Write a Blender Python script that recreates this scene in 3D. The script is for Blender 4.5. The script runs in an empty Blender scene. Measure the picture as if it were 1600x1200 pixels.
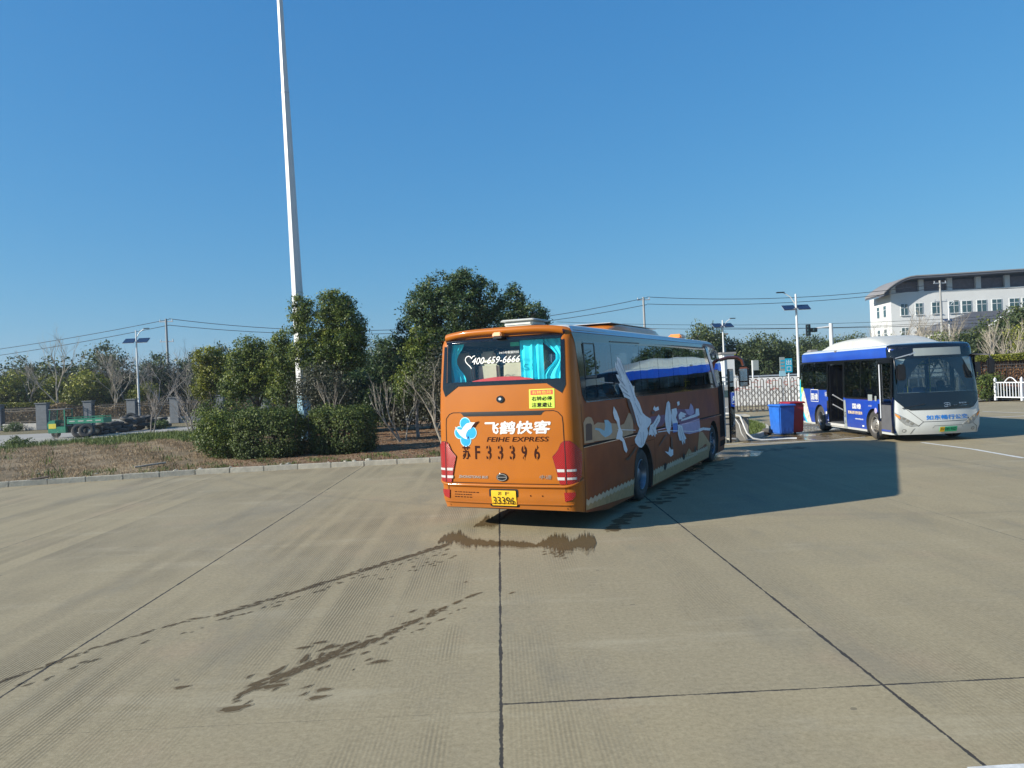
import bpy, bmesh, math, random
import numpy as np
from mathutils import Vector, Matrix
random.seed(7); RNG = np.random.default_rng(7)
sc = bpy.context.scene
COL = sc.collection
PI = math.pi
# ------------------------------------------------------------------ camera, sky, sun, exposure
F_PX, CAM_H, ROLL, PITCH = 1200.0, 2.42, math.radians(2.5), math.atan(6 / 1200.0)
cam_d = bpy.data.cameras.new('camera'); cam = bpy.data.objects.new('camera', cam_d); COL.objects.link(cam)
cam_d.sensor_width = 36.0; cam_d.lens = 36.0 * F_PX / 1600.0; cam_d.clip_start = 0.1; cam_d.clip_end = 6000
cam.matrix_world = (Matrix.Translation((0, 0, CAM_H)) @ Matrix.Rotation(PI / 2 - PITCH, 4, 'X') @ Matrix.Rotation(-ROLL, 4, 'Z'))
sc.camera = cam
SUN_AZ, SUN_EL = math.radians(250.3), math.radians(26.2)
world = bpy.data.worlds.new('World'); sc.world = world; world.use_nodes = True
wn = world.node_tree
sky = wn.nodes.new('ShaderNodeTexSky'); sky.sky_type = 'NISHITA'; sky.sun_disc = False
sky.sun_elevation = SUN_EL; sky.sun_rotation = SUN_AZ
sky.altitude = 0; sky.air_density = 1.35; sky.dust_density = 0.0; sky.ozone_density = 10.0
SKY = 0.10      # background strength
# the camera's rendering of the sky: a tone response per channel, applied to the sky texture as a whole
sp_ = wn.nodes.new('ShaderNodeSeparateColor'); cb_ = wn.nodes.new('ShaderNodeCombineColor'); wn.links.new(sky.outputs[0], sp_.inputs[0])
for ch_i, (k_, p_) in enumerate(((0.47, .91), (.49, .62), (.545, .42))):
    last = sp_.outputs[ch_i]
    for op_, v_ in (('MULTIPLY', .10), ('POWER', p_), ('MULTIPLY', k_ / SKY)):
        n_ = wn.nodes.new('ShaderNodeMath'); n_.operation = op_; n_.inputs[1].default_value = v_; wn.links.new(last, n_.inputs[0]); last = n_.outputs[0]
    wn.links.new(last, cb_.inputs[ch_i])
wn.links.new(cb_.outputs[0], wn.nodes['Background'].inputs[0])
wn.nodes['Background'].inputs[1].default_value = SKY
sd = bpy.data.lights.new('sun', 'SUN'); sd.energy = 5.0; sd.angle = math.radians(0.5); sd.color = (1.0, 0.94, 0.83)
so = bpy.data.objects.new('sun', sd); COL.objects.link(so)
sdir = Vector((math.sin(SUN_AZ) * math.cos(SUN_EL), math.cos(SUN_AZ) * math.cos(SUN_EL), math.sin(SUN_EL)))
so.rotation_euler = sdir.to_track_quat('Z', 'Y').to_euler()
so.location = (-30, -20, 40)
sc.view_settings.view_transform = 'Standard'; sc.view_settings.look = 'None'
sc.view_settings.gamma = 1.0; sc.view_settings.exposure = 0.70
sc.render.engine = 'CYCLES'; sc.cycles.max_bounces = 8; sc.cycles.transparent_max_bounces = 24
sc.cycles.use_denoising = True

# ------------------------------------------------------------------ placing by what the camera sees (metres in the world)
def ray(px, py):
    dx, dy = px - 800.0, py - 600.0
    xe = dx * math.cos(ROLL) - dy * math.sin(ROLL); yg = dx * math.sin(ROLL) + dy * math.cos(ROLL)
    v = Vector((xe, F_PX, -yg)) / F_PX
    c, s = math.cos(PITCH), math.sin(PITCH)
    return Vector((v.x, v.y * c + v.z * s, -v.y * s + v.z * c))
EYE = Vector((0, 0, CAM_H))
def gnd(px, py, z=0.0):
    r = ray(px, py); return EYE + r * ((z - CAM_H) / r.z)
def at(px, py, D):
    r = ray(px, py); return EYE + r * (D / r.y)

# ------------------------------------------------------------------ materials
MATS = {}
def new_mat(name):
    m = bpy.data.materials.new(name); m.use_nodes = True
    MATS[name] = m
    return m, m.node_tree, m.node_tree.nodes['Principled BSDF']
def N(nt, t, **kw):
    n = nt.nodes.new(t)
    for k, v in kw.items():
        if k.startswith('i_'):
            n.inputs[k[2:].replace('_', ' ')].default_value = v
        else: setattr(n, k, v)
    return n
def L(nt, a, b): nt.links.new(a, b)
def rgba(c): return (c[0], c[1], c[2], 1.0)
def noise(nt, scale, detail=4, rough=.55, coord=None, vec_scale=None):
    n = N(nt, 'ShaderNodeTexNoise'); n.inputs['Scale'].default_value = scale; n.inputs['Detail'].default_value = detail
    n.inputs['Roughness'].default_value = rough
    if coord is None:
        tc = N(nt, 'ShaderNodeTexCoord'); coord = tc.outputs['Object']
    if vec_scale:
        mp = N(nt, 'ShaderNodeMapping'); mp.inputs['Scale'].default_value = vec_scale; L(nt, coord, mp.inputs['Vector']); coord = mp.outputs[0]
    L(nt, coord, n.inputs['Vector'])
    return n.outputs['Fac']
def ramp(nt, fac, stops):
    r = N(nt, 'ShaderNodeValToRGB'); e = r.color_ramp.elements
    while len(e) < len(stops): e.new(0.5)
    for i, (p, c) in enumerate(stops):
        e[i].position = p; e[i].color = rgba(c) if len(c) == 3 else c
    L(nt, fac, r.inputs[0]); return r.outputs[0]
def M(nt, op, a, b=None, c=None):
    n = N(nt, 'ShaderNodeMath', operation=op)
    for i, x in enumerate((a, b, c)):
        if x is None: continue
        if isinstance(x, (int, float)): n.inputs[i].default_value = x
        else: L(nt, x, n.inputs[i])
    return n.outputs[0]
def mixc(nt, fac, a, b, mode='MIX'):
    n = N(nt, 'ShaderNodeMix', data_type='RGBA', blend_type=mode)
    for i, x in ((0, fac), (6, a), (7, b)):
        if isinstance(x, (int, float)): n.inputs[i].default_value = x
        elif isinstance(x, tuple): n.inputs[i].default_value = rgba(x)
        else: L(nt, x, n.inputs[i])
    return n.outputs[2]
def bump(nt, h, strength, dist, bsdf):
    b = N(nt, 'ShaderNodeBump'); b.inputs['Strength'].default_value = strength; b.inputs['Distance'].default_value = dist
    L(nt, h, b.inputs['Height']); L(nt, b.outputs[0], bsdf.inputs['Normal'])
def simple(name, col, rough=.6, metal=0.0, coat=0.0, vary=.12, vscale=6.0, bmp=0.0, spec=.5, dirt=0.0, dirtz=0.6, dirtcol=(.16, .13, .10)):
    m, nt, b = new_mat(name)
    nz = noise(nt, vscale, 5)
    lo = tuple(max(0, x * (1 - vary)) for x in col); hi = tuple(min(1, x * (1 + vary)) for x in col)
    c = ramp(nt, nz, [(.3, lo), (.7, hi)])
    if dirt > 0:
        tc = N(nt, 'ShaderNodeTexCoord'); sp = N(nt, 'ShaderNodeSeparateXYZ'); L(nt, tc.outputs['Object'], sp.inputs[0])
        n2 = noise(nt, 3.0, 6, .7, vec_scale=(1, 1, .35))
        f = M(nt, 'MULTIPLY', M(nt, 'SUBTRACT', dirtz + .35, sp.outputs[2]), 1.2)
        f = M(nt, 'MULTIPLY', M(nt, 'MAXIMUM', M(nt, 'MINIMUM', f, 1.0), .12), M(nt, 'MULTIPLY', n2, dirt * 1.6))
        c = mixc(nt, M(nt, 'MINIMUM', f, .9), c, dirtcol)
    L(nt, c, b.inputs['Base Color'])
    b.inputs['Roughness'].default_value = rough; b.inputs['Metallic'].default_value = metal
    b.inputs['Coat Weight'].default_value = coat; b.inputs['Coat Roughness'].default_value = .06
    b.inputs['Specular IOR Level'].default_value = spec
    if bmp: bump(nt, noise(nt, vscale * 4, 6), bmp, .02, b)
    return m
def glass(name, tint=(.25, .3, .32), refl=.10, refl_col=(.9, .95, 1.0), wob=0.0):
    m, nt, b = new_mat(name); nt.nodes.remove(b)
    out = nt.nodes['Material Output']
    tr = N(nt, 'ShaderNodeBsdfTransparent'); tr.inputs[0].default_value = rgba(tint)
    gl = N(nt, 'ShaderNodeBsdfGlossy'); gl.inputs['Roughness'].default_value = 0.01; gl.inputs[0].default_value = rgba(refl_col)
    fr = N(nt, 'ShaderNodeLayerWeight'); fr.inputs[0].default_value = .5
    if wob:
        bp = N(nt, 'ShaderNodeBump'); bp.inputs['Strength'].default_value = wob; bp.inputs['Distance'].default_value = .02
        L(nt, noise(nt, 1.3, 1, .4, vec_scale=(1, .6, 1)), bp.inputs['Height']); L(nt, bp.outputs[0], gl.inputs['Normal'])
    f = M(nt, 'MINIMUM', M(nt, 'ADD', M(nt, 'MULTIPLY', M(nt, 'POWER', fr.outputs['Facing'], 5.0), 1 - refl), refl + .04), .95)
    mx = N(nt, 'ShaderNodeMixShader'); L(nt, f, mx.inputs[0]); L(nt, tr.outputs[0], mx.inputs[1]); L(nt, gl.outputs[0], mx.inputs[2])
    L(nt, mx.outputs[0], out.inputs[0]); return m
def leafmat(name, stops, trans=.25, rough=.5):
    m, nt, b = new_mat(name)
    at_ = N(nt, 'ShaderNodeAttribute'); at_.attribute_name = 'tint'
    geo = N(nt, 'ShaderNodeNewGeometry')
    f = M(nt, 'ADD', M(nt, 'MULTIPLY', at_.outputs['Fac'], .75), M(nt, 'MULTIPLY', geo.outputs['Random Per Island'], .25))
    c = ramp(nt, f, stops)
    L(nt, c, b.inputs['Base Color']); b.inputs['Roughness'].default_value = rough; b.inputs['Specular IOR Level'].default_value = .35
    tr = N(nt, 'ShaderNodeBsdfTranslucent'); L(nt, c, tr.inputs[0])
    mx = N(nt, 'ShaderNodeMixShader'); mx.inputs[0].default_value = trans
    L(nt, b.outputs[0], mx.inputs[1]); L(nt, tr.outputs[0], mx.inputs[2]); L(nt, mx.outputs[0], nt.nodes['Material Output'].inputs[0])
    return m

# ------------------------------------------------------------------ mesh helpers
class MB:
    def __init__(s): s.v = []; s.f = []
    def add(s, vs, fs):
        o = len(s.v); s.v += [tuple(v) for v in vs]; s.f += [tuple(i + o for i in f) for f in fs]; return s
    def box(s, c, d, rz=0.0, taper=1.0):
        x, y, z = d[0] / 2, d[1] / 2, d[2] / 2; vs = []
        cr, sr = math.cos(rz), math.sin(rz)
        for k, (a, b_, e) in enumerate([(-x, -y, -z), (x, -y, -z), (x, y, -z), (-x, y, -z), (-x, -y, z), (x, -y, z), (x, y, z), (-x, y, z)]):
            if k > 3: a *= taper; b_ *= taper
            vs.append((c[0] + a * cr - b_ * sr, c[1] + a * sr + b_ * cr, c[2] + e))
        return s.add(vs, [(3, 2, 1, 0), (4, 5, 6, 7), (0, 1, 5, 4), (1, 2, 6, 5), (2, 3, 7, 6), (3, 0, 4, 7)])
    def bar(s, a, b, w, h=None):
        a, b = Vector(a), Vector(b); h = h or w; d = (b - a).normalized()
        u = Vector((0, 0, 1)) if abs(d.z) < .95 else Vector((1, 0, 0))
        x = d.cross(u).normalized() * w / 2; y = x.cross(d).normalized() * h / 2
        vs = [p + i * x + j * y for p in (a, b) for i, j in ((-1, -1), (1, -1), (1, 1), (-1, 1))]
        return s.add(vs, [(3, 2, 1, 0), (4, 5, 6, 7), (0, 1, 5, 4), (1, 2, 6, 5), (2, 3, 7, 6), (3, 0, 4, 7)])
    def tube(s, pts, r, n=8, cap=True):
        pts = [Vector(p) for p in pts]; k = len(pts)
        rs = [r] * k if isinstance(r, (int, float)) else list(r)
        rings = []; prev = None
        for i, p in enumerate(pts):
            d = (pts[min(i + 1, k - 1)] - pts[max(i - 1, 0)])
            d = d.normalized() if d.length > 1e-9 else Vector((0, 0, 1))
            if prev is None:
                u = Vector((0, 0, 1)) if abs(d.z) < .9 else Vector((1, 0, 0)); x = d.cross(u).normalized()
            else:
                x = (prev - d * prev.dot(d)); x = x.normalized() if x.length > 1e-6 else d.orthogonal().normalized()
            prev = x; y = d.cross(x)
            rings.append([p + (x * math.cos(2 * PI * j / n) + y * math.sin(2 * PI * j / n)) * rs[i] for j in range(n)])
        vs = [v for rg in rings for v in rg]; fs = []
        for i in range(k - 1):
            for j in range(n):
                a = i * n + j; b = i * n + (j + 1) % n; fs.append((a, b, b + n, a + n))
        if cap: fs.append(tuple(range(n - 1, -1, -1))); fs.append(tuple((k - 1) * n + j for j in range(n)))
        return s.add(vs, fs)
    def lathe(s, prof, c=(0, 0, 0), axis='Z', n=24):
        k = len(prof); vs = []
        for (r, h) in prof:
            for j in range(n):
                a = 2 * PI * j / n; x, y = r * math.cos(a), r * math.sin(a)
                p = {'Z': (x, y, h), 'X': (h, x, y), 'Y': (x, h, y)}[axis]
                vs.append((p[0] + c[0], p[1] + c[1], p[2] + c[2]))
        fs = []
        for i in range(k - 1):
            for j in range(n):
                a = i * n + j; b = i * n + (j + 1) % n; fs.append((a, b, b + n, a + n))
        return s.add(vs, fs)
    def prism(s, poly, t, fn):
        """poly: 2D outline; fn(u, v, w) -> 3D; w in (0, t)"""
        n = len(poly)
        vs = [fn(u, v, 0) for u, v in poly] + [fn(u, v, t) for u, v in poly]
        fs = [tuple(range(n - 1, -1, -1)), tuple(range(n, 2 * n))] + [(i, (i + 1) % n, (i + 1) % n + n, i + n) for i in range(n)]
        return s.add(vs, fs)
    def build(s, name, mat, parent=None, smooth=30, bevel=0.0, fix=True):
        me = bpy.data.meshes.new(name); me.from_pydata(s.v, [], s.f)
        if fix or bevel:
            bm = bmesh.new(); bm.from_mesh(me)
            if fix: bmesh.ops.recalc_face_normals(bm, faces=bm.faces)
            if bevel:
                es = [e for e in bm.edges if len(e.link_faces) == 2 and e.calc_face_angle(0) > .6]
                bmesh.ops.bevel(bm, geom=es, offset=bevel, segments=2, affect='EDGES', clamp_overlap=True)
            bm.to_mesh(me); bm.free()
        return finish(me, name, mat, parent, smooth)
def finish(me, name, mat, parent=None, smooth=30):
    if smooth:
        me.shade_smooth(); me.set_sharp_from_angle(angle=math.radians(smooth))
    for m in (mat if isinstance(mat, (list, tuple)) else [mat]):
        if m is not None: me.materials.append(m)
    o = bpy.data.objects.new(name, me); COL.objects.link(o)
    if parent is not None: o.parent = parent
    return o
def tag(o, label=None, cat=None, group=None, kind=None):
    if label: o['label'] = label
    if cat: o['category'] = cat
    if group: o['group'] = group
    if kind: o['kind'] = kind
    return o
def empty(name, loc, rz=0.0, label=None, cat=None, group=None):
    o = bpy.data.objects.new(name, None); COL.objects.link(o); o.location = loc; o.rotation_euler = (0, 0, rz)
    o.empty_display_size = .3
    return tag(o, label, cat, group)
CH = {}
def kids(o): return [c for c in bpy.data.objects if c.parent == o]
def dup(root, loc, rz, label, group=None, scale=(1, 1, 1), cache={}):
    if root.name not in cache: cache[root.name] = [(k, kids(k)) for k in kids(root)]
    r = root.copy(); COL.objects.link(r); r.location = loc; r.rotation_euler = (0, 0, rz); r.scale = scale
    r['label'] = label
    if group: r['group'] = group
    for k, gs in cache[root.name]:
        c = k.copy(); COL.objects.link(c); c.parent = r
        for g in gs:
            d = g.copy(); COL.objects.link(d); d.parent = c
    return r
def struct(mb, name, mat, kind='structure', label=None, smooth=30, cat=None):
    o = mb.build(name, mat, None, smooth); o['kind'] = kind
    if label: o['label'] = label
    if cat: o['category'] = cat
    return o

# decals that follow a curved surface
def fill2d(poly, cell=.15):
    bm = bmesh.new(); vs = [bm.verts.new((p[0], p[1], 0)) for p in poly]
    bm.faces.new(vs); bmesh.ops.triangulate(bm, faces=bm.faces[:])
    xs = [p[0] for p in poly]; ys = [p[1] for p in poly]
    for k, (lo, hi) in enumerate(((min(xs), max(xs)), (min(ys), max(ys)))):
        t = math.floor(lo / cell) * cell + cell
        while t < hi:
            co = (t, 0, 0) if k == 0 else (0, t, 0); no = (1, 0, 0) if k == 0 else (0, 1, 0)
            bmesh.ops.bisect_plane(bm, geom=bm.verts[:] + bm.edges[:] + bm.faces[:], plane_co=co, plane_no=no, dist=1e-5)
            t += cell
    bm.verts.index_update()
    V = [(v.co.x, v.co.y) for v in bm.verts]; Fs = [tuple(v.index for v in f.verts) for f in bm.faces]
    B = [(e.verts[0].index, e.verts[1].index) for e in bm.edges if len(e.link_faces) == 1]
    bm.free(); return V, Fs, B
def patch(mb, poly, surf, off=.004, cell=.15, thick=0.0):
    V, Fs, B = fill2d(poly, cell)
    vs = [surf(a, b, off) for a, b in V]; n = len(vs); fs = list(Fs)
    if thick:
        vs += [surf(a, b, off - thick) for a, b in V]; fs += [(a, b, b + n, a + n) for a, b in B]
    return mb.add(vs, fs)
def strip(mb, pts, w, surf, off=.005):
    for (a, b) in zip(pts[:-1], pts[1:]):
        d = math.hypot(b[0] - a[0], b[1] - a[1]);
        if d < 1e-6: continue
        nx, ny = -(b[1] - a[1]) / d * w / 2, (b[0] - a[0]) / d * w / 2
        k = max(1, int(d / .15))
        P = [(a[0] + (b[0] - a[0]) * i / k, a[1] + (b[1] - a[1]) * i / k) for i in range(k + 1)]
        vs = []
        for p in P: vs += [surf(p[0] + nx, p[1] + ny, off), surf(p[0] - nx, p[1] - ny, off)]
        mb.add(vs, [(2 * i, 2 * i + 1, 2 * i + 3, 2 * i + 2) for i in range(k)])
    return mb
def text2d(body, bold=0.0, shear=0.0):
    c = bpy.data.curves.new('t', 'FONT'); c.body = body; c.offset = bold; c.shear = shear; c.resolution_u = 3
    o = bpy.data.objects.new('t', c); COL.objects.link(o); bpy.context.view_layer.update()
    me = bpy.data.meshes.new_from_object(o.evaluated_get(bpy.context.evaluated_depsgraph_get()))
    V = [(v.co.x, v.co.y) for v in me.vertices]; Fs = [tuple(p.vertices) for p in me.polygons]
    bpy.data.objects.remove(o); bpy.data.curves.remove(c); bpy.data.meshes.remove(me)
    return V, Fs
def text(mb, body, x0, x1, z0, z1, surf, off=.008, bold=0.0, shear=0.0, flip=False, xz=None, fat=0.0):
    if fat:
        for k, (dx, dz) in enumerate(((-1, 0), (1, 0), (0, 1), (0, -1))): text(mb, body, x0 + dx * fat, x1 + dx * fat, z0 + dz * fat * .8, z1 + dz * fat * .8, surf, off + .0002 * (k + 1), bold, shear)
    V, Fs = text2d(body, min(bold, .008) if any(ord(ch) > 255 for ch in body) else bold, shear)
    ax = [v[0] for v in V]; ay = [v[1] for v in V]; a0, a1, b0, b1 = min(ax), max(ax), min(ay), max(ay)
    out = []
    for (x, y) in V:
        u = x0 + (x - a0) / (a1 - a0) * (x1 - x0); w = z0 + (y - b0) / (b1 - b0) * (z1 - z0)
        if xz: u, w = xz(u, w)
        out.append(surf(u, w, off))
    return mb.add(out, Fs)
def ell(cx, cy, rx, ry, n=20, a0=0.0): return [(cx + rx * math.cos(a0 + 2 * PI * i / n), cy + ry * math.sin(a0 + 2 * PI * i / n)) for i in range(n)]
def rrect(x0, x1, y0, y1, r, n=4):
    P = []
    for cx, cy, a in ((x1 - r, y1 - r, 0), (x0 + r, y1 - r, 90), (x0 + r, y0 + r, 180), (x1 - r, y0 + r, 270)):
        for i in range(n + 1):
            t = math.radians(a + 90 * i / n); P.append((cx + r * math.cos(t), cy + r * math.sin(t)))
    return P

# ------------------------------------------------------------------ vehicle shells
def lerp_tab(tab):
    def f(z):
        if z <= tab[0][0]: return tab[0][1]
        for (a, va), (b, vb) in zip(tab[:-1], tab[1:]):
            if z <= b: return va + (vb - va) * (z - a) / (b - a)
        return tab[-1][1]
    return f
class Shell:
    def __init__(s, w, y0, y1, rr, rf, z0, zr, ztop, bul_r=.05, bul_f=.15, crown=.06):
        s.w, s.y0, s.y1, s.rr, s.rf = map(lerp_tab, (w, y0, y1, rr, rf))
        s.z0, s.zr, s.ztop, s.br, s.bf, s.crown = z0, zr, ztop, bul_r, bul_f, crown
    def inset(s, z):
        r = s.ztop - s.zr
        if z <= s.zr: return 0.0
        return r - math.sqrt(max(0, r * r - (z - s.zr) ** 2))
    def end(s, x, z, front, ins=0.0):
        i = s.inset(min(z, s.ztop)) + ins
        w = s.w(z) - i; r = max(.02, (s.rf if front else s.rr)(z)); flat = w - r; a = abs(x); sg = 1 if x >= 0 else -1
        bul = s.bf if front else s.br
        base = (s.y1(z) - i) if front else (s.y0(z) + i)
        d = -1 if front else 1                      # direction into the body
        if a <= flat: px, py, nx, ny = a, bul * (a / flat) ** 2, 0.0, -1.0
        else:
            t = (a - flat) / r
            if t <= PI / 2: px, py, nx, ny = flat + r * math.sin(t), bul + r * (1 - math.cos(t)), math.sin(t), -math.cos(t)
            else: px, py, nx, ny = w, bul + r + (t - PI / 2) * r, 1.0, 0.0
        return Vector((sg * px, base + d * py, z)), Vector((sg * nx, d * ny, 0))
    def rear(s, x, z, off=0.0): p, n = s.end(x, z, False); return p + n * off
    def front(s, x, z, off=0.0): p, n = s.end(x, z, True); return p + n * off
    def side(s, sg=1):
        def f(y, z, off=0.0): return Vector((sg * (s.w(z) - s.inset(min(z, s.ztop)) + off), y, z))
        return f
    def mesh(s, zs, ins=0.0, nflat=8, nc=7, nside=14, extra_y=()):
        def ring(z, scale=1.0, zz=None):
            P = []
            w = s.w(z) - s.inset(min(z, s.ztop)) - ins
            def half(front):
                r = max(.02, (s.rf if front else s.rr)(z)); flat = w - r
                a = [flat * i / nflat for i in range(nflat)] + [flat + r * PI / 2 * i / nc for i in range(nc + 1)]
                q = []
                for x in a:
                    p, n = s.end(x, z, front, ins); q.append(p)
                return q
            A = half(False); Bq = half(True)
            y_a, y_b = A[-1].y, Bq[-1].y
            mid = [Vector((w, y_a + (y_b - y_a) * i / nside, z)) for i in range(1, nside)]
            right = A + mid + Bq[::-1]              # rear centre -> front centre on the right
            left = [Vector((-p.x, p.y, p.z)) for p in right[1:-1]][::-1]
            P = right + left
            if scale != 1.0:
                cy = (y_a + y_b) / 2
                P = [Vector((p.x * scale, cy + (p.y - cy) * (1 - (1 - scale) * .35), zz)) for p in P]
            return P
        rings = [ring(z) for z in zs]
        zt = zs[-1]; top = []
        for sc_, f in ((.8, .36), (.55, .7), (.25, .94)):
            rings.append(ring(zt, sc_, zt + s.crown * f))
        mb = MB(); n = len(rings[0])
        vs = [p for r in rings for p in r]; fs = []
        for i in range(len(rings) - 1):
            for j in range(n):
                a = i * n + j; b = i * n + (j + 1) % n; fs.append((a, b, b + n, a + n))
        # caps by strips between the left and right halves
        h = n // 2
        for base in (0, (len(rings) - 1) * n):
            for j in range(h):
                a, b = base + j, base + j + 1; c, d = base + (n - j) % n, base + (n - j - 1) % n
                f = [a, b, d, c]; f2 = []
                for x in f:
                    if x not in f2: f2.append(x)
                if len(f2) > 2: fs.append(tuple(f2))
        mb.add(vs, fs); return mb
def cut(body_mb, body_mat, cutters, name, parent, smooth=28):
    """cutters: list of (MB, material)"""
    o = body_mb.build('tmp_body', body_mat, None, None)
    tmps = []
    for mb, mt in cutters:
        c = mb.build('tmp_cut', mt, None, None); tmps.append(c)
        md = o.modifiers.new('b', 'BOOLEAN'); md.operation = 'DIFFERENCE'; md.object = c; md.solver = 'EXACT'; md.material_mode = 'TRANSFER'
    bpy.context.view_layer.update()
    me = bpy.data.meshes.new_from_object(o.evaluated_get(bpy.context.evaluated_depsgraph_get()))
    for t in tmps + [o]: bpy.data.objects.remove(t)
    me.name = name
    return finish(me, name, None, parent, smooth)
def wheel(parent, cx, cy, r, w, side, rim_mat, tyre_mat, dish=.06, twin=False):
    """cx: outer face of the tyre"""
    s = side
    rr = r * .58
    mb = MB()
    prof = [(rr, 0), (rr + .02, 0.012), (r * .9, .012), (r * .965, -.01), (r, -.045), (r, -w + .045), (r * .96, -w + .01), (rr, -w), (rr, 0)]
    mb.lathe([(a, s * b) for a, b in prof], (cx, cy, r), 'X', 40)
    wh = empty('wheel', (0, 0, 0)); wh.parent = parent
    ty = mb.build('tyre', tyre_mat, wh, 40)
    mb = MB()
    prof = [(rr + .001, .004), (rr * .97, .012), (rr * .93, .002), (rr * .9, -dish), (rr * .72, -dish * .85), (rr * .55, -dish * .3), (rr * .42, dish * .1), (rr * .36, dish * .15), (rr * .34, dish * .7), (rr * .2, dish * .8), (0.001, dish * .8)]
    hz_ = -dish * .86; bz = .0
    if twin:      # rear twin wheels: deep concave rim
        prof = [(rr + .001, .004), (rr * .97, .012), (rr * .93, .0), (rr * .88, -dish), (rr * .44, -dish * 1.05), (rr * .40, -dish * .45), (rr * .34, -dish * .35), (.001, -dish * .35)]; hz_ = -dish * 1.03 + .004; bz = -dish * 1.0
    mb.lathe([(a, s * b) for a, b in prof], (cx, cy, r), 'X', 40)
    for k in range(10):
        a = 2 * PI * k / 10
        mb.tube([(cx + s * (bz - .005), cy + rr * .50 * math.cos(a), r + rr * .50 * math.sin(a)), (cx + s * (bz + .025), cy + rr * .50 * math.cos(a), r + rr * .50 * math.sin(a))], .018, 6)
    rim = mb.build('rim', rim_mat, wh, 40)
    mb = MB()
    for k in range(8):
        a = 2 * PI * (k + .5) / 8
        q = [(rr * .79 + .032 * math.cos(t), .032 * math.sin(t)) for t in [2 * PI * i / 8 for i in range(8)]]
        mb.add([(cx + s * (hz_ + .004), cy + u * math.cos(a) - v * math.sin(a), r + u * math.sin(a) + v * math.cos(a)) for u, v in q], [tuple(range(8))])
    mb.build('rim_hole', MATS['black_rubber'], wh, None)
    return wh
# ------------------------------------------------------------------ material set
simple('black_rubber', (.018, .018, .019), .75, vary=.3, vscale=9, dirt=.5, dirtz=1.2, dirtcol=(.10, .09, .075))
simple('black_plastic', (.012, .012, .014), .35, vary=.2)
simple('black_gloss', (.006, .007, .010), .08, coat=.6, vary=.1)
simple('dark_interior', (.05, .055, .06), .8)
simple('grey_interior', (.22, .23, .24), .8)
simple('cream_seat', (.50, .46, .33), .8, vary=.1)
simple('blue_seat', (.03, .07, .22), .7)
simple('brown_seat', (.10, .05, .04), .8)
simple('white_paint', (.56, .57, .56), .28, coat=.7, vary=.04, vscale=1.5, dirt=.35, dirtz=.5, dirtcol=(.35, .30, .24))
simple('white_pole_paint', (.60, .61, .60), .4, vary=.06, vscale=1.2)
simple('silver', (.55, .57, .6), .3, metal=.7, vary=.08)
simple('chrome', (.75, .76, .78), .12, metal=1.0, vary=.03)
simple('rim_steel', (.42, .41, .38), .4, metal=.55, vary=.2, vscale=12, dirt=.5, dirtz=.8)
simple('rim_dark', (.20, .22, .25), .35, metal=.6, vary=.2, vscale=12)
simple('orange_reflector', (.8, .25, .03), .2, coat=.5)
simple('sticker_yellow', (.50, .66, .06), .5, vary=.04)
simple('sticker_red', (.75, .06, .04), .5, vary=.05)
simple('plate_yellow', (.74, .45, .02), .4, vary=.04)
simple('plate_green', (.03, .5, .24), .4, vary=.06)
simple('ink_black', (.012, .010, .010), .6, vary=.1, spec=.15)
simple('ink_brown', (.035, .008, .004), .6, vary=.2, vscale=30, spec=.1)
simple('ink_white', (.66, .66, .64), .4, vary=.04)
simple('ink_blue', (.02, .20, .62), .4, vary=.06)
simple('logo_blue', (.01, .32, .72), .35, vary=.12, vscale=4)
simple('logo_rim', (.30, .66, .86), .35, vary=.05)
simple('cream_band', (.60, .48, .33), .4, vary=.12, vscale=14, dirt=.3, dirtz=.1)
simple('sand_band', (.46, .30, .14), .4, vary=.18, vscale=14)
simple('mural_white', (.84, .86, .88), .4, vary=.10, vscale=8)
simple('mural_feather', (.30, .34, .40), .4, vary=.2)
simple('headlamp_glass', (.26, .27, .26), .12, coat=.8, vary=.25, vscale=20)
simple('mural_beige', (.46, .30, .17), .4, vary=.15, vscale=6)
simple('mural_brown', (.06, .025, .015), .4, vary=.2)
simple('mural_purple', (.13, .05, .14), .4, vary=.3, vscale=6)
simple('mural_lilac', (.42, .36, .55), .4, vary=.15, vscale=6)
simple('mural_sky', (.30, .52, .62), .4, vary=.1)
simple('curtain_cyan', (.04, .78, .95), .8, vary=.15, vscale=4)
simple('felt_red', (.55, .03, .03), .7)
simple('grey_door', (.10, .10, .105), .5, vary=.1)
simple('lamp_grey', (.5, .5, .48), .15, coat=.6)
simple('display_off', (.27, .30, .29), .25, vary=.04)
simple('galvanised', (.42, .44, .46), .45, metal=.5)
simple('steel_gate', (.10, .085, .075), .4, metal=.5, vary=.3, vscale=20)
simple('gate_red', (.45, .05, .04), .4)
simple('solar_cell', (.012, .02, .05), .12, coat=.6)
simple('wire_black', (.02, .02, .022), .7)
simple('pole_concrete', (.30, .30, .29), .85, vary=.1)
simple('kerb_concrete', (.44, .41, .33), .9, vary=.18, vscale=5, bmp=.4)
simple('pillar_grey', (.16, .172, .185), .9, vary=.14, vscale=3, bmp=.3)
simple('wall_base', (.25, .25, .24), .9, vary=.16, vscale=2, bmp=.3)
simple('iron_black', (.03, .025, .022), .6)
simple('railing_white', (.58, .60, .63), .4, vary=.06)
simple('building_white', (.58, .59, .58), .8, vary=.05, vscale=.4)
simple('building_shade_panel', (.05, .06, .12), .4)
simple('gallery_louvre', (.13, .11, .13), .6, vary=.2, vscale=2)
simple('roof_grey', (.075, .08, .095), .6, vary=.12, vscale=.5)
simple('roof_edge', (.20, .19, .185), .7, vary=.12, vscale=.5)
simple('window_glass', (.04, .08, .09), .08, coat=.4, vary=.2, vscale=.5)
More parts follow.
